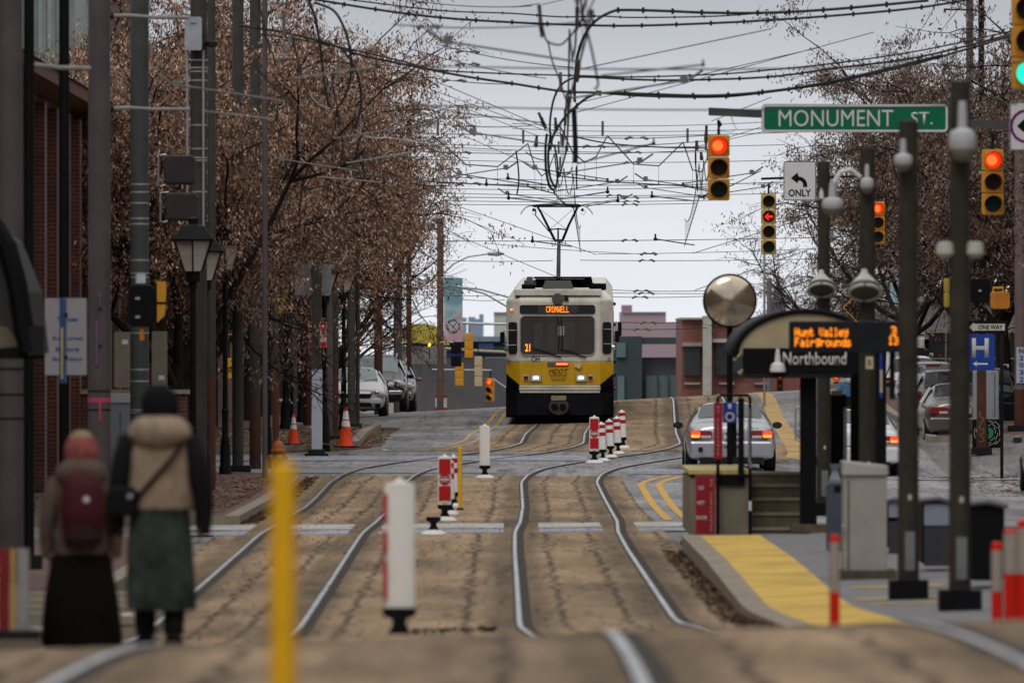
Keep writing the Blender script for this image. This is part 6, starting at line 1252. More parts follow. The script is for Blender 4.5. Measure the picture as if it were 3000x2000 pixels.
# cabinet, bin
D=86; zg = plat(2530,D); t = T('equipment_cabinet','large pale grey cabinet with a sloping lid on the platform','cabinet',(XU(2535,D),D,zg)); s = D/F; h = ZV(1392,D)-zg
cm = mk('cabinet_pale',(.30,.29,.275),.6,var=.18,scale=2.5,detail=8)
O('body', MB().box((0,.25,h/2+.04),(126*s,.6,h-.08)), cm, t, bevel=.01); O('lid', MB().add([(-66*s,-.08,h),(66*s,-.08,h),(66*s,.6,h),(-66*s,.6,h),(-66*s,-.08,h+42*s),(66*s,-.08,h+28*s),(66*s,.6,h+28*s),(-66*s,.6,h+42*s)],[(3,2,1,0),(4,5,6,7),(0,1,5,4),(1,2,6,5),(2,3,7,6),(3,0,4,7)]), mk('cabinet_lid2',(.36,.36,.37),.5,var=.12), t, bevel=.01)
O('plinth', MB().box((.02,.2,.03),(168*s,.8,.12)), mk('plinth_brown',(.07,.06,.045),.9,var=.3), t); O('door_edge', MB().box((-50*s,-.056,h/2),(3*s,.012,h*.9)), M['dark'], t); O('handle', MB().tube([(0,0,-.05),(0,-.04,-.03),(0,-.04,.03),(0,0,.05)],.01,6), M['steel'], t, loc=(-66*s,-.06,ZV(1550,D)-zg))
D=97; zg = plat(2445,D); s = D/F; t = T('litter_bin','blue-grey litter bin with a funnel top beside the pale cabinet','bin',(XU(2446,D),D,zg)); h = ZV(1412,D)-zg
O('body', MB().box((0,0,h/2),(50*s,.22,h), bev=.02), mk('bin_blue',(.055,.068,.10),.55,var=.15), t, bevel=.015); O('funnel', MB().lathe([(24*s,0),(24*s,.03),(12*s,.12),(20*s,.20),(22*s,.205)], n=4), mk('bin_top',(.16,.18,.23),.4,var=.2), t, loc=(0,0,h)); O('slot', MB().box((8*s,-.115,h-.07),(22*s,.01,.07)), M['black'], t)
# black blocks between the right poles
for (u0,u1,v0,v1,D,lab) in ((2600,2640,1465,1730,95,'black bench end between the pale cabinet and the bell-camera pole'),(2700,2792,1465,1720,88,'black box with a blue-grey panel between the two right poles'),(2842,2942,1475,1800,82,'big black cabinet to the right of the tallest camera pole')):
    zg = plat(u0,D); s = D/F; t = T('platform_box',lab,'box',(XU((u0+u1)/2,D),D,zg),0,'black boxes on the platform'); h = ZV(v0,D)-zg; w_ = (u1-u0)*s
    O('body', MB().box((0,.3,h*.55),(w_,.7,h*.9), bev=.02), M['black'], t, bevel=.02); O('rail', MB().tube([(-w_*.6,-.08,h*1.0),(0,-.08,h*1.03),(w_*.6,-.08,h*.97)],.03,6), mk('rail_dark_grey',(.12,.12,.13),.5), t)
    if u0 < 2800: O('panel', MB().box((0,-.056,h*.80),(w_*.85,.01,.22)), mk('panel_bluegrey',(.22,.25,.32),.4,var=.12), t); O('lower_panel', MB().box((0,-.056,h*.35),(w_*.85,.01,.40)), mk('panel_charcoal',(.04,.04,.048),.5), t)
# high-block steps and signs
D=108.5; zg = plat(2200,D)-.02; s = D/F; t = T('high_block','raised concrete boarding block with brown-risered steps and yellow top edge','steps',(XU(2200,D),D,zg)); x = lambda u: XU(u,D)-t.location.x; z = lambda v: ZV(v,D)-zg
ris = mk('riser_brown',(.10,.085,.058),.85,var=.25,scale=4); nos = mk('nosing_stone',(.20,.175,.13),.8,var=.2)
tops = [1540,1497,1455,1427-2,1388]; vv = [1545,1503,1461,1422,1386]
for k,v in enumerate(vv): 
    O('step', MB().box((x(2285),k*.3+ (3.0-k*.3)/2-.0,z(v)/2-.02),((2375-2195)*s,3.0-k*.3,z(v)-.04)), ris, t); O('tread', MB().box((x(2285),k*.3+.15,z(v)-.015),((2377-2193)*s,.34,.035)), nos, t)
O('block', MB().box((x(2107),2.2,z(1386)/2-.03),((2196-2022)*s,4.6,z(1386)-.05)), mk('block_concrete',(.19,.165,.125),.85,var=.25,scale=2), t); O('yellow_edge', MB().box((x(2107),2.2,z(1382)),((2198-2018)*s,4.7,.05)), mk('worn_yellow',(.46,.38,.17),.8,var=.3,scale=4), t)
O('painted_recess', MB().box((x(2135),-.13,z(1400)-.02),((2190-2098)*s,.02,.14)), M['black'], t)  # flat black plate on the block front, standing in for a recess
O('railing', MB().tube([(x(2102),-.2,0),(x(2102),-.2,z(1165)),(x(2110),-.2,z(1157)),(x(2190),-.2,z(1157)),(x(2196),-.2,z(1165)),(x(2196),-.2,0)],.022,8).box((x(2170),-.18,z(1280)),(22*s*.8,.05,230*s)).box((x(2150),-.18,z(1275)),(16*s,.04,130*s)).tube([(x(2120),-.2,z(1270)),(x(2165),-.2,z(1270))],.012,5).tube([(x(2120),-.2,z(1308)),(x(2165),-.2,z(1308))],.012,5), M['black'], t); O('pale_rail', MB().tube([(x(2193),-.24,z(1195)),(x(2193),-.24,z(1340)),(x(2199),-.24,z(1370))],.018,6), M['steel'], t)
O('pale_tag', MB().box((x(2196),-.24,z(1480)),(9*s,.02,28*s)), M['signwhite'], t)
def rsign(u0,u1,v0,v1,D,lab,txts,vert=None):
    t, w_, h = plate('warning_board',lab,u0,u1,v0,v1,D,mk('board_red',(.23,.010,.022),.5,var=.1),None,.01,group='red warning boards',cat='sign'); O('border', ring(w_-.02,h-.02,.008,.006,-.009,-.006), M['redpost'] if not txts else mk('edge_pinkish',(.4,.15,.15),.6), t)
    for (s_,xo,zo,ww_,hh_) in txts: TX(s_, ww_, hh_, M['signwhite'], t, (xo,-.008,zo), .003, .02)
    if vert:
        sx,ch_h = vert[1],(h*.9)/len(vert[0]); 
        for i,ch in enumerate(vert[0]):
            if ch != ' ': TX(ch, ch_h*.5, ch_h*.72, mk('sign_text_faint',(.45,.30,.28),.5), t, (sx,-.008,h*.45-(i+.5)*ch_h), .003, .02, name='letter')
    return t
s=107.6/F; t_red = rsign(2036,2096,1391,1566,107.6,'lower crimson DO NOT ENTER board at the foot of the platform steps',[('DO',-12*s,50*s,16*s,12*s),('NOT',-12*s,6*s,22*s,12*s),('ENTER',-10*s,-38*s,32*s,12*s)],('NO CLEARANCE',18*s)); 
rsign(2091,2117,1178,1344,108.0,'upper narrow red NO CLEARANCE board on the black railing',[],('NO CLEARANCE',0))
t, w_, h = plate('access_sign','small blue sign with a white wheelchair symbol on the railing',2118,2158,1177,1238,108.2,M['blue'],None,.01); s=115/F
O('symbol', ring(.08,.08,.04,.018,-.010,-.006), M['signwhite'], t, loc=(0,0,-12*s)); O('disc', MB().lathe([(.045,-.009),(.045,-.006)], n=16, axis='y'), mk('deep_blue',(.01,.02,.16),.5), t, loc=(0,0,-12*s)); O('arrow', MB().prism([(0,8*s),(5*s,16*s),(4*s,24*s),(-4*s,24*s),(-5*s,16*s)],-.010,-.006), M['signwhite'], t)
O('foot_plate', MB().lathe([(.12,0),(.12,.05),(.04,.09)], n=16).xf(Matrix.Translation((-.2,-.1,-.5))), mk('foot_red',(.12,.015,.02),.6), t_red)
# convex mirror
D=126; t = T('convex_mirror','large round convex mirror on a black post left of the shelter','mirror',(XU(2138,D),D,gz(3.1,D))); zg = t.location.z; s = D/F; R_ = 77*s; zc_ = ZV(881,D)-zg
pr = [(R_,.02),(R_*.97,.0)]+[(R_*.97*math.cos(math.radians(a)),-.10*math.sin(math.radians(a))) for a in (15,30,45,60,75,88)]
O('mirror_face', MB().lathe(pr[::-1], n=40, axis='y'), mk('mirror_face',(.58,.50,.38),.14,metal=.9,var=.25,scale=5), t, smooth=True, loc=(0,-.06,zc_)); O('rim', MB().tube([(R_*math.cos(a),-.05,zc_+R_*math.sin(a)) for a in [2*math.pi*k/40 for k in range(41)]],.014,8,cap=False), M['black'], t, smooth=True); O('back', MB().lathe([(R_,-.04),(R_*.6,.08),(.02,.1)], n=30, axis='y'), M['dark'], t, loc=(0,0,zc_))
O('post', MB().tube([(0,.05,0),(0,.05,zc_-.1)],.045,10), M['black'], t)
# ================================================================ delineators, posts, cones, hydrant
def flex_base(t, s, disc=True): 
    b = disc and O('base', MB().lathe([(.19*s,0),(.19*s,.02),(.13*s,.06),(.07*s,.075)], n=16), M['whitep'], t, smooth=False); O('black_foot', MB().prism([(-.075*s,.07),(.075*s,.07),(.045*s,.13),(.045*s,.17),(.105*s,.20),(.105*s,.25),(-.105*s,.25),(-.105*s,.20),(-.045*s,.17),(-.045*s,.13)],-.06*s,.06*s), M['black'], t)
def delin(label, u, v_base, D, H, W_, style, group, z=None, tilt=0.):
    xx = XU(u,D); zg = gz(xx,D) if z is None else z; t = T('delineator',label,'delineator',(xx,D,zg),0,group); t.rotation_euler = (0,tilt,0); flex_base(t, W_/.2, style != 'side')
    z0 = .25; n_ = 16
    O('panel', MB().lathe([(W_/2,z0),(W_/2,H-.03),(W_/2*.9,H-.008),(W_/2*.35,H),(W_*.05,H+.03)], n=18, sy=.35 if style != 'band' else 1.0), M['white'], t, smooth=True)
    def band(za, zb): O('red_band', MB().lathe([(W_/2*1.012,za),(W_/2*1.012,zb)], n=18, sy=1.0), M['red'], t, smooth=True)
    if style == 'sign':
        yb = -W_*.5*.35-.004
        for (za,zb) in ((.72,.955),(.30+.02,.54)): O('red_panel', MB().box((0,yb,(za+zb)/2*H),(W_*.86,.008,(zb-za)*H)), M['red'], t)
        d = O('disc', MB().lathe([(W_*.40,-.004),(W_*.40,.002)], n=24, axis='y'), M['red'], t, loc=(0,yb-.004,.64*H)); O('bar', MB().box((0,-.006,0),(W_*.66,.004,W_*.13)), M['signwhite'], d); TX('DO NOT', W_*.5, W_*.10, M['signwhite'], d, (0,-.006,W_*.16), .002, .02); TX('ENTER', W_*.42, W_*.10, M['signwhite'], d, (0,-.006,-W_*.16), .002, .02)
        O('yellow_mark', MB().box((0,yb,.285*H),(W_*.35,.006,.02)), M['postyel'], t)
    elif style == 'band':
        for a,b in ((.86,.95),(.66,.76)): band(a*H,b*H)
    elif style == 'side':
        for a,b in ((.76,.93),(.56,.70),(.28,.52)): O('red_panel', MB().box((-W_*.46,-W_*.10,(a+b)/2*H),(W_*.12,.05,(b-a)*H)), M['red'], t)
    return t
GD='red and white flexible delineators'
delin('plain white delineator standing alone before the tram',1420,1370,166,1.03,.20,'plain','white delineators')
delin('large blurred white delineator with red on its left edge',1170,1858,59,1.12,.215,'side','white delineators')
delin('front DO NOT ENTER delineator of the cluster right of the tram',1741,1330,176,.96,.205,'sign',GD)
for i,(u,D,H_) in enumerate(((1767,177.5,.80),(1790,180.5,.80),(1812,184,.80),(1827,190,.84))): delin(('banded delineator directly behind the front one','second banded delineator of the cluster','third banded delineator of the cluster','last banded delineator, furthest back in the cluster')[i],u,0,D,H_,.15,'band',GD,tilt=-.05)
delin('tall DO NOT ENTER delineator between the tracks, in the middle distance',1303,1520,128,.98,.205,'sign',GD)
for i,(u,D) in enumerate(((1322,134),(1333,142))): delin(('banded delineator hidden just behind the middle no-entry one','second banded delineator behind the middle no-entry one')[i],u,0,D,.86,.13,'band',GD,tilt=-.03)
D=118; t = T('broken_delineator','broken delineator base with no panel, on the crossing band','delineator base',(XU(1270,D),D,gz(XU(1270,D),D)+.01)); flex_base(t,.95)
def post(u,D,v_top,w_,mat,label,name='marker_post',band=None,zb=None,group='slim marker posts'):
    xx = XU(u,D); zg = gz(xx,D) if zb is None else zb; t = T(name,label,'post',(xx,D,zg),0,group); H_ = ZV(v_top,D)-zg
    O('shaft', MB().lathe([(w_/2,0),(w_/2,H_-.01),(w_/2*.7,H_)], n=14), mat, t, smooth=True)
    if band: O('reflective_band', MB().lathe([(w_/2*1.03,H_-band[0]),(w_/2*1.03,H_-band[1])], n=14), mk('band_greyish',(.30,.27,.25),.4,var=.1), t, smooth=True)
    O('foot', MB().lathe([(w_*.9,0),(w_*.8,.03),(w_*.5,.04)], n=14), M['dark'], t); return t
post(830,27,1352,.086,M['postyel'],'tall blurred yellow post close to the camera')
post(1348,139,1310,.066,M['postyel'],'thin yellow post beside the middle delineators')
post(2445,60,1566,.075,M['redpost'],'lone red post with a pale band on the platform edge',band=(.40,.05),zb=gz(2.3,60),group='red posts')
post(2921,63,1587,.085,M['redpost'],'left red post of the group at the lower right corner',band=(.36,.06),zb=gz(3.6,63),group='red posts')
post(2962,61,1548,.105,M['redpost'],'middle red post of the group at the lower right corner, grey at its top',band=(.32,.03),zb=gz(3.6,61),group='red posts')
post(3005,60,1520,.115,M['redpost'],'red post cut by the right edge at the lower right',band=(.38,.06),zb=gz(3.6,60),group='red posts')
def cone(u,D,v_top,label,z=None):
    xx = XU(u,D); zg = gz(xx,D)+.14; H_ = ZV(v_top,D)-zg; t = T('traffic_cone',label,'traffic cone',(xx,D,zg),0,'orange traffic cones'); k = H_/.75
    O('cone', MB().lathe([(.15*k,.03),(.135*k,.06),(.035*k,H_-.04),(.028*k,H_)], n=20), M['orange'], t, smooth=True); O('foot', MB().box((0,0,.018),(.38*k,.38*k,.035), rz=.3), M['black'], t, bevel=.01)
    r_ = lambda zz: (.135+(.035-.135)*((zz-.06)/(H_-.10)))*k if k else 0
    rr_ = lambda zz: (.135*k+(.035*k-.135*k)*((zz-.06)/(H_-.10)))*1.02
    for a,b in ((.52,.66),(.70,.90)): O('white_collar', MB().lathe([(rr_(a*H_),a*H_),(rr_(b*H_),b*H_)], n=20), M['white'], t, smooth=True)
    return t
cone(860,187,1213,'orange cone on the soil patch, shorter and further left'); cone(1013,184.2,1192,'orange cone by the kerb, taller and nearer the street')
D=165; t = T('fire_hydrant','rusty orange fire hydrant on the near left kerb corner','hydrant',(XU(815,D),D,gz(-4.5,D)+.14)); s = D/F; hy = mk('hydrant_orange',(.34,.105,.025),.6,var=.25,scale=8)
O('barrel', MB().lathe([(.15,0),(.15,.04),(.10,.06),(.105,.38),(.14,.40),(.14,.44),(.12,.46),(.115,.54),(.07,.60),(.03,.62),(.03,.66),(.01,.665)], n=16), hy, t, smooth=True); 
for s_ in (-1,1): O('side_outlet', MB().lathe([(.055,.08),(.055,.16),(.04,.17),(.02,.2)], n=10, axis='y').xf(Matrix.Rotation(-s_*math.pi/2,4,'Z')), hy, t, loc=(0,0,.30))
O('front_outlet', MB().lathe([(.02,-.20),(.075,-.17),(.075,-.10),(.06,-.08)], n=12, axis='y'), hy, t, loc=(.03,0,.28)); O('bonnet_flange', MB().lathe([(.155,.40),(.155,.43)], n=16), hy, t)
# litter & misc on the street
for (u,D,c_,lab) in ((2952,150,'white','crumpled white paper in the right gutter'),(2958,147,'red','small red wrapper in the right gutter'),(1130,186,'white','scrap of white litter at the left kerb'),(1618,214,'white','scrap of white paper on the rail bed before the tram'),(2040,205,'white','scrap of paper on the tram bed left of the silver car'),(378,79,'white','crumpled white paper in the leaves between the two walkers')):
    xx = XU(u,D); rr = random.Random(u); t = MB(); pts = [(rr.uniform(-.08,.08),rr.uniform(-.06,.06),rr.uniform(0,.05)) for _ in range(9)]
    t.add(pts,[(0,1,2),(2,3,4),(4,5,6),(6,7,8),(0,4,8),(1,5,7)]); O('litter', t, M['whitep'] if c_ == 'white' else M['redpost'], label=lab, cat='litter', group='scraps of litter', loc=(xx,D,gz(xx,D)+(.02 if D not in (147,150,79) else .16)))
for i,(u,v,D,w_) in enumerate(((1303,0,246,0.6),)):
    t = T('barricade','red and white road barricade beyond the crest on the left','barricade',(XU(1292,290),290,ZV(1200,290))); O('board', MB().box((0,0,.25),(.40,.04,.46)), M['signwhite'], t); O('red_frame', MB().box((0,-.03,.46),(.44,.02,.07)).box((0,-.03,.04),(.44,.02,.07)), M['red'], t); O('lettering', textmesh('CLOSED',.30,.06,.004), M['red'], t, loc=(-.1,-.03,.25)).rotation_euler = (0,math.radians(90),0)
# green disc poster and grey box, right
D=197; t = T('utility_box','pale grey metal box behind the rust brown sign post','utility box',P(2889,1226,D),0); s=D/F; O('body', MB().box((0,.2,70*s),(74*s,.35,142*s), bev=.02), mk('box_pale',(.24,.26,.28),.55,var=.12), t, bevel=.01); O('door_line', MB().box((25*s,-.02,70*s),(.01,.02,130*s)), M['dark'], t); O('leg', MB().box((0,.2,-.35),(.12,.12,.9)), M['dark'], t)
D=199; t = T('poster','black panel with a green disc and white rings low behind the sign post','poster',P(2890,1270,D)); O('board', MB().box((0,0,0),(84*s,.04,84*s)), M['black'], t); O('disc', MB().lathe([(17*s,-.03),(17*s,-.02)], n=24, axis='y'), mk('disc_green',(.01,.22,.08),.5), t, loc=(4*s,0,2*s)); 
for i,rr_ in enumerate((23,29,35,40)):
    for k in range(5): a0 = k*1.26+i*.5; O('ring_arc', MB().tube([(rr_*s*math.cos(a0+j*.13),0,rr_*s*math.sin(a0+j*.13)) for j in range(7)],.006,4), M['signwhite'], t, loc=(4*s,-.025,2*s))
O('bars', MB().box((-.04,-.035,-.01),(.012,.004,.06)).box((-.02,-.035,0),(.012,.004,.09)).box((0,-.035,.01),(.012,.004,.11)).box((.02,-.035,0),(.012,.004,.08)), M['black'], t, loc=(4*s,0,2*s))
D=260; t = T('message_sign','small dark electronic sign with one orange line among the right-hand twigs','display board',P(2732,735,D)); s=D/F; O('case', MB().box((0,0,0),(50*s,.1,46*s)), M['black'], t); O('led_line', MB().box((0,-.055,0),(44*s,.01,7*s)), M['led'], t)
t = T('lane_signal','red countdown marks glowing faintly among the right-hand twigs','lane signal',P(2872,640,250)); s=250/F; O('case', MB().box((0,.05,0),(46*s,.1,34*s)), M['black'], t); 
for s_ in (-1,1): O('lit_mark', MB().tube([(s_*14*s,-.01,10*s),(s_*12*s,-.01,0),(s_*15*s,-.01,-10*s)],2*s,5), M['redglow'], t)
for (u,v,D,lab) in ((938,766,190,'yellow glimmering lamp just above the sign backs'),(1258,1010,290,'yellow glimmering lamp among bare twigs left of the banner pole'),(626,858,180,'tiny red lamp right of the nearest lantern')): 
    t = T('small_lamp',lab,'lamp',P(u,v,D),0,'small distant lamps'); O('bulb', MB().ball((0,0,0),.055 if 'tiny' not in lab else .035,8,5,(1,1,1.3)), mk('yellow_glim',(.6,.55,.1),.4,var=0,emit=(1,.8,.12),es=1.2) if 'tiny' not in lab else M['redglow'], t); O('stem', MB().tube([(0,.05,0),(0,.05,-.5)],.02,5), M['dark'], t)
t = T('van_awning','bright yellow awning behind bare branches left of the banner','awning',P(1235,985,340)); O('canopy', MB().prism([(-1.1,-.2),(1.1,-.35),(1.0,.15),(.5,.45),(-.5,.5),(-1.1,.1)],0,2), mk('awning_yellow',(.45,.38,.06),.7,var=.2,scale=2), t); O('fascia', MB().box((0,-.05,-.75),(2.0,.1,.7)), mk('awning_grey',(.2,.2,.2),.7), t)
# ================================================================ people
def person(name, label, u, D, H_, rz=0., z=None, coat=None, pose=None, group=None):
    xx = XU(u,D); zg = gz(xx,D) if z is None else z
    t = T('person', label, 'person', (xx,D,zg), rz, group); k = H_/1.7; st = pose or {}
    J = {}; V = []; E = []; R_ = []
    def v(p, r): V.append((p[0]*k,p[1]*k,p[2]*k)); R_.append(r*k); return len(V)-1
    def e(a,b): E.append((a,b)); return b
    pel = v((0,0,.92),.14); wa = e(pel, v((0,0,1.08),.125)); ch = e(wa, v((0,0,1.28),.145)); nk = e(ch, v((0,.01,1.44),.065)); hd_ = e(nk, v((0,.02,1.52),.075)); h2 = e(hd_, v((0,.02,1.62),.092)); e(h2, v((0,.01,1.69),.06))
    for s_ in (-1,1):
        sh = e(ch, v((s_*.17,0,1.37),.065)); el = e(sh, v((s_*.25,-.03,1.10),.045)); wr = e(el, v((s_*st.get('hx',.24),st.get('hy',.03),.86),.032)); pa = e(wr, v((s_*st.get('hx',.24),st.get('hy',.03)+.01,.79),.036))
        hp = e(pel, v((s_*.09,0,.84),.10)); kn = e(hp, v((s_*.095,st.get('k',.05)*(s_),.48),.062)); an = e(kn, v((s_*.095,st.get('k',.05)*-s_-.02,.09),.042)); e(an, v((s_*.10,st.get('k',.05)*-s_+.11,.04),.040))
    me = bpy.data.meshes.new('body'); me.from_pydata(V, E, []); ob = bpy.data.objects.new('body', me); COL.objects.link(ob)
    md = ob.modifiers.new('skin','SKIN'); 
    for i, sv in enumerate(me.skin_vertices[0].data): sv.radius = (R_[i],R_[i]); sv.use_root = (i == 0)
    s2 = ob.modifiers.new('sub','SUBSURF'); s2.levels = 2
    dg = bpy.context.evaluated_depsgraph_get(); m2 = bpy.data.meshes.new_from_object(ob.evaluated_get(dg)); bpy.data.objects.remove(ob); m2.name = 'body'
    bm = bmesh.new(); bm.from_mesh(m2)
    # five fingers and a thumb at each palm end, nose, ears
    def stub(p0, p1, r0, r1):
        d = (Vector(p1)-Vector(p0)); q = d.to_track_quat('Z','Y').to_matrix().to_4x4(); q.translation = (Vector(p0)+Vector(p1))/2
        bmesh.ops.create_cone(bm, segments=7, radius1=r0, radius2=r1, depth=d.length, matrix=q, cap_ends=True)
    for s_ in (-1,1):
        bx_, by_ = s_*st.get('hx',.24)*k, (st.get('hy',.03)+.01)*k
        for i_ in range(4): yy = by_+(-.03+.02*i_)*k; L_ = (.075,.085,.08,.062)[i_]*k; stub((bx_,yy,.78*k),(bx_-s_*.006,yy+.004,.78*k-L_*.55),.010,.009); stub((bx_-s_*.006,yy+.004,.78*k-L_*.5),(bx_-s_*.022,yy+.008,.78*k-L_),.009,.007)
        stub((bx_-s_*.012,by_-.035*k,.83*k),(bx_-s_*.03,by_-.055*k,.775*k),.012,.009)
    stub((0,.105*k,1.60*k),(0,.135*k,1.57*k),.012,.016)
    for s_ in (-1,1): stub((s_*.088*k,.01,1.61*k),(s_*.105*k,.0,1.61*k),.022,.02)
    bm.to_mesh(m2); bm.free(); m2.materials.clear()
    o = O('body', m2, mk('skin',(.36,.20,.14),.55,var=.1), t); o.data.polygons.foreach_set('use_smooth',[True]*len(o.data.polygons))
    return t, k
def loft(secs, n=22):   # secs: (z, cx, cy, rx, ry)
    mb = MB(); 
    for (z_,cx_,cy_,rx_,ry_) in secs:
        for j in range(n): a = 2*math.pi*j/n; f_ = 1+.02*math.sin(a*5+z_*9); mb.v.append((cx_+rx_*math.cos(a)*f_, cy_+ry_*math.sin(a)*f_, z_))
    for i in range(len(secs)-1):
        for j in range(n): j2 = (j+1) % n; mb.f.append((i*n+j,i*n+j2,(i+1)*n+j2,(i+1)*n+j)); mb.m.append(0)
    mb.f += [tuple(range(n-1,-1,-1)), tuple(range((len(secs)-1)*n,len(secs)*n))]; mb.m += [0,0]; return mb
def leggings(t, k, kk):
    for s_ in (-1,1): O('leggings', MB().tube([(s_*.09*k,0,.86*k),(s_*.095*k,kk*s_*k,.48*k),(s_*.095*k,(-kk*s_-.02)*k,.12*k)],[.115*k,.080*k,.068*k],12), M['legs'], t, smooth=True); O('shoe', MB().tube([(s_*.095*k,(-kk*s_-.08)*k,.06*k),(s_*.10*k,(-kk*s_+.14)*k,.045*k)],[.066*k,.055*k],10), M['legs'], t, smooth=True)
def sleeves(t, k, mat, hx=.24, hy=.03, r=.062, cuff=.85):
    for s_ in (-1,1): O('sleeve', MB().tube([(s_*.14*k,0,1.40*k),(s_*.19*k,0,1.36*k),(s_*.235*k,-.02*k,1.22*k),(s_*.26*k,-.03*k,1.10*k),(s_*(hx+.01)*k,(hy-.02)*k,.96*k),(s_*hx*k,hy*k,cuff*k)],[r*1.0*k,r*1.3*k,r*1.2*k,r*1.1*k,r*.95*k,r*.75*k],12), mat, t, smooth=True)
M['legs'] = mk('leggings_black',(.006,.006,.007),.9,spec=.1)
GW = 'people walking away on the left'
t, k = person('w1','person in a grey coat, long black skirt and dark red backpack, walking away',238,60.5,1.50,group=GW,pose={'hx':.26})
cg = mk('coat_grey_brown',(.085,.060,.048),.9,var=.2,scale=14,bump=.3)
O('skirt', loft([(.04*k,0,.02,.30*k,.24*k),(.10*k,0,.02,.33*k,.26*k),(.42*k,0,.01,.30*k,.22*k),(.75*k,0,0,.245*k,.175*k),(.98*k,0,0,.175*k,.14*k)]), mk('skirt_black',(.005,.004,.004),.95,var=.3,scale=6,spec=.1), t, smooth=True)
O('coat', loft([(.80*k,0,0,.225*k,.175*k),(.92*k,0,0,.22*k,.17*k),(1.10*k,0,0,.195*k,.15*k),(1.30*k,0,0,.215*k,.15*k),(1.39*k,0,0,.20*k,.13*k),(1.45*k,0,0,.12*k,.10*k),(1.48*k,0,0,.09*k,.09*k)]), cg, t, smooth=True); sleeves(t,k,cg,.27,.03,.068,.77)
O('hood', MB().lathe([(.06,-.14),(.15,-.10),(.19,-.03),(.17,.04),(.10,.09)], n=18, sy=.75), cg, t, smooth=True, loc=(0,-.04*k,1.46*k))
leggings(t,k,.05)
hat = O('hat', MB().lathe([(.11,-.06),(.125,.0),(.118,.06),(.09,.12),(.04,.155),(.005,.16)], n=18), mk('hat_coral',(.22,.06,.06),.9,var=.4,scale=14,bump=.6), t, smooth=True, loc=(0,.015,1.60*k)); O('hat_top', MB().lathe([(.105,.075),(.088,.125),(.045,.162),(.005,.168)], n=18), mk('hat_tan',(.22,.16,.10),.9,var=.3,scale=20), hat, smooth=True)
bp = O('backpack', MB().lathe([(.10,-.24),(.15,-.20),(.165,-.05),(.15,.10),(.10,.20),(.04,.23)], n=14, sy=.55), mk('backpack_red',(.045,.004,.009),.7,var=.2), t, smooth=True, loc=(.02,-.20*k,1.22*k)); O('badge', MB().lathe([(.022,-.004),(.022,.002)], n=14, axis='y'), M['signwhite'], bp, loc=(.03,-.095,.02)); O('backpack_lower', MB().lathe([(.12,-.30),(.15,-.26),(.14,-.15)], n=14, sy=.6), mk('backpack_dark',(.02,.006,.008),.8), bp)
t, k = person('w2','person in a beige hooded jacket, black knit hat and long dark green skirt, walking away',468,56.5,1.72,group=GW,pose={'hx':.27,'k':.06})
cb = mk('jacket_beige',(.25,.19,.14),.9,var=.3,scale=9,bump=.35); sl = mk('sleeve_black',(.008,.008,.009),.9,spec=.15)
O('skirt', loft([(.27*k,.01,.02,.225*k,.19*k),(.36*k,.01,.02,.23*k,.19*k),(.70*k,0,.0,.215*k,.17*k),(1.0*k,0,0,.19*k,.15*k)]), mk('skirt_green',(.028,.038,.034),.95,var=.9,scale=4.5,bump=.6), t, smooth=True)
O('jacket', loft([(.93*k,0,0,.215*k,.165*k),(.97*k,0,0,.225*k,.17*k),(1.10*k,0,0,.215*k,.16*k),(1.30*k,0,0,.215*k,.155*k),(1.39*k,0,0,.205*k,.14*k),(1.45*k,0,0,.13*k,.10*k),(1.48*k,0,0,.09*k,.09*k)]), cb, t, smooth=True); sleeves(t,k,sl,.28,.03,.07,.76)
O('hood', MB().lathe([(.08,-.12),(.17,-.08),(.215,-.01),(.20,.06),(.14,.11),(.09,.12)], n=20, sy=.75), cb, t, smooth=True, loc=(0,-.05*k,1.42*k))
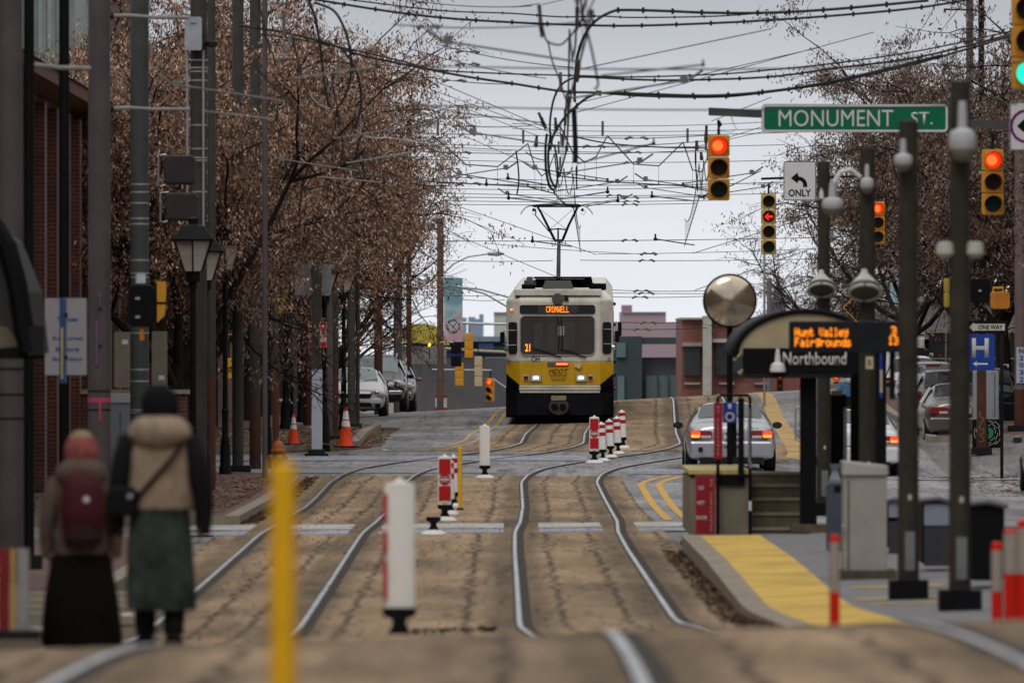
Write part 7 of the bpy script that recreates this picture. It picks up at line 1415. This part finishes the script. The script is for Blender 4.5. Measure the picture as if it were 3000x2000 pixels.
O('hat', MB().lathe([(.118,-.12),(.13,-.05),(.125,.03),(.10,.09),(.05,.125),(.005,.13)], n=18), mk('hat_black',(.006,.006,.008),.95,spec=.1), t, smooth=True, loc=(0,.015,1.61*k))
O('bag_strap', MB().tube([(.16,-.15,1.36*k),(.05,-.175,1.22*k),(-.08,-.18,1.08*k),(-.20,-.13,.94*k)],.016,6), M['black'], t); bg_ = O('shoulder_bag', MB().box((0,0,0),(.22,.11,.20), bev=.04), M['black'], t, bevel=.02, loc=(-.24,-.10,.98*k)); O('buckle', MB().ball((0,0,0),.02,8,5), M['steel'], bg_, loc=(.05,-.06,.03))
leggings(t,k,.06)
if 0:
  for s_ in (-1,1): O('boot', MB().lathe([(.05,-.0),(.055,.02),(.05,.12),(.065,.34),(.085,.60)], n=12), sl, t, smooth=True, loc=(s_*.095*k,.06*-s_-.02,.0))
t, k = person('b1','person seen from behind in a blue denim jacket with pale hood, near white saloon',2487,205,ZV(1088,205)-gz(XU(2487,205),205),pose={'hx':.22})
dn = mk('denim_blue',(.05,.13,.24),.85,var=.25,scale=12,bump=.4)
O('trousers', MB().tube([(-.09*k,0,.95*k),(-.10*k,.0,.5*k),(-.10*k,.0,.06*k)],[.105*k,.08*k,.06*k],12).tube([(.09*k,0,.95*k),(.10*k,0,.5*k),(.10*k,0,.06*k)],[.105*k,.08*k,.06*k],12), sl, t, smooth=True)
O('jacket', loft([(.86*k,.03,0,.20*k,.15*k),(1.0*k,0,0,.19*k,.145*k),(1.30*k,0,0,.22*k,.15*k),(1.40*k,0,0,.19*k,.13*k),(1.46*k,0,0,.10*k,.09*k)]), dn, t, smooth=True); sleeves(t,k,dn,.23,.03,.068); O('hood', MB().ball((0,0,0),.13,12,7,(1.1,.7,.7)), mk('hood_pale',(.34,.34,.40),.9,var=.2), t, smooth=True, loc=(.02,-.09*k,1.47*k)); O('hair', MB().ball((0,0,0),.108,12,8,(1,1.05,1.15)), mk('hair_dark',(.015,.010,.010),.8), t, smooth=True, loc=(-.02,.0,1.62*k)); O('bag', MB().box((0,0,0),(.34,.14,.24), bev=.05), sl, t, bevel=.02, loc=(.0,-.17*k,.95*k))
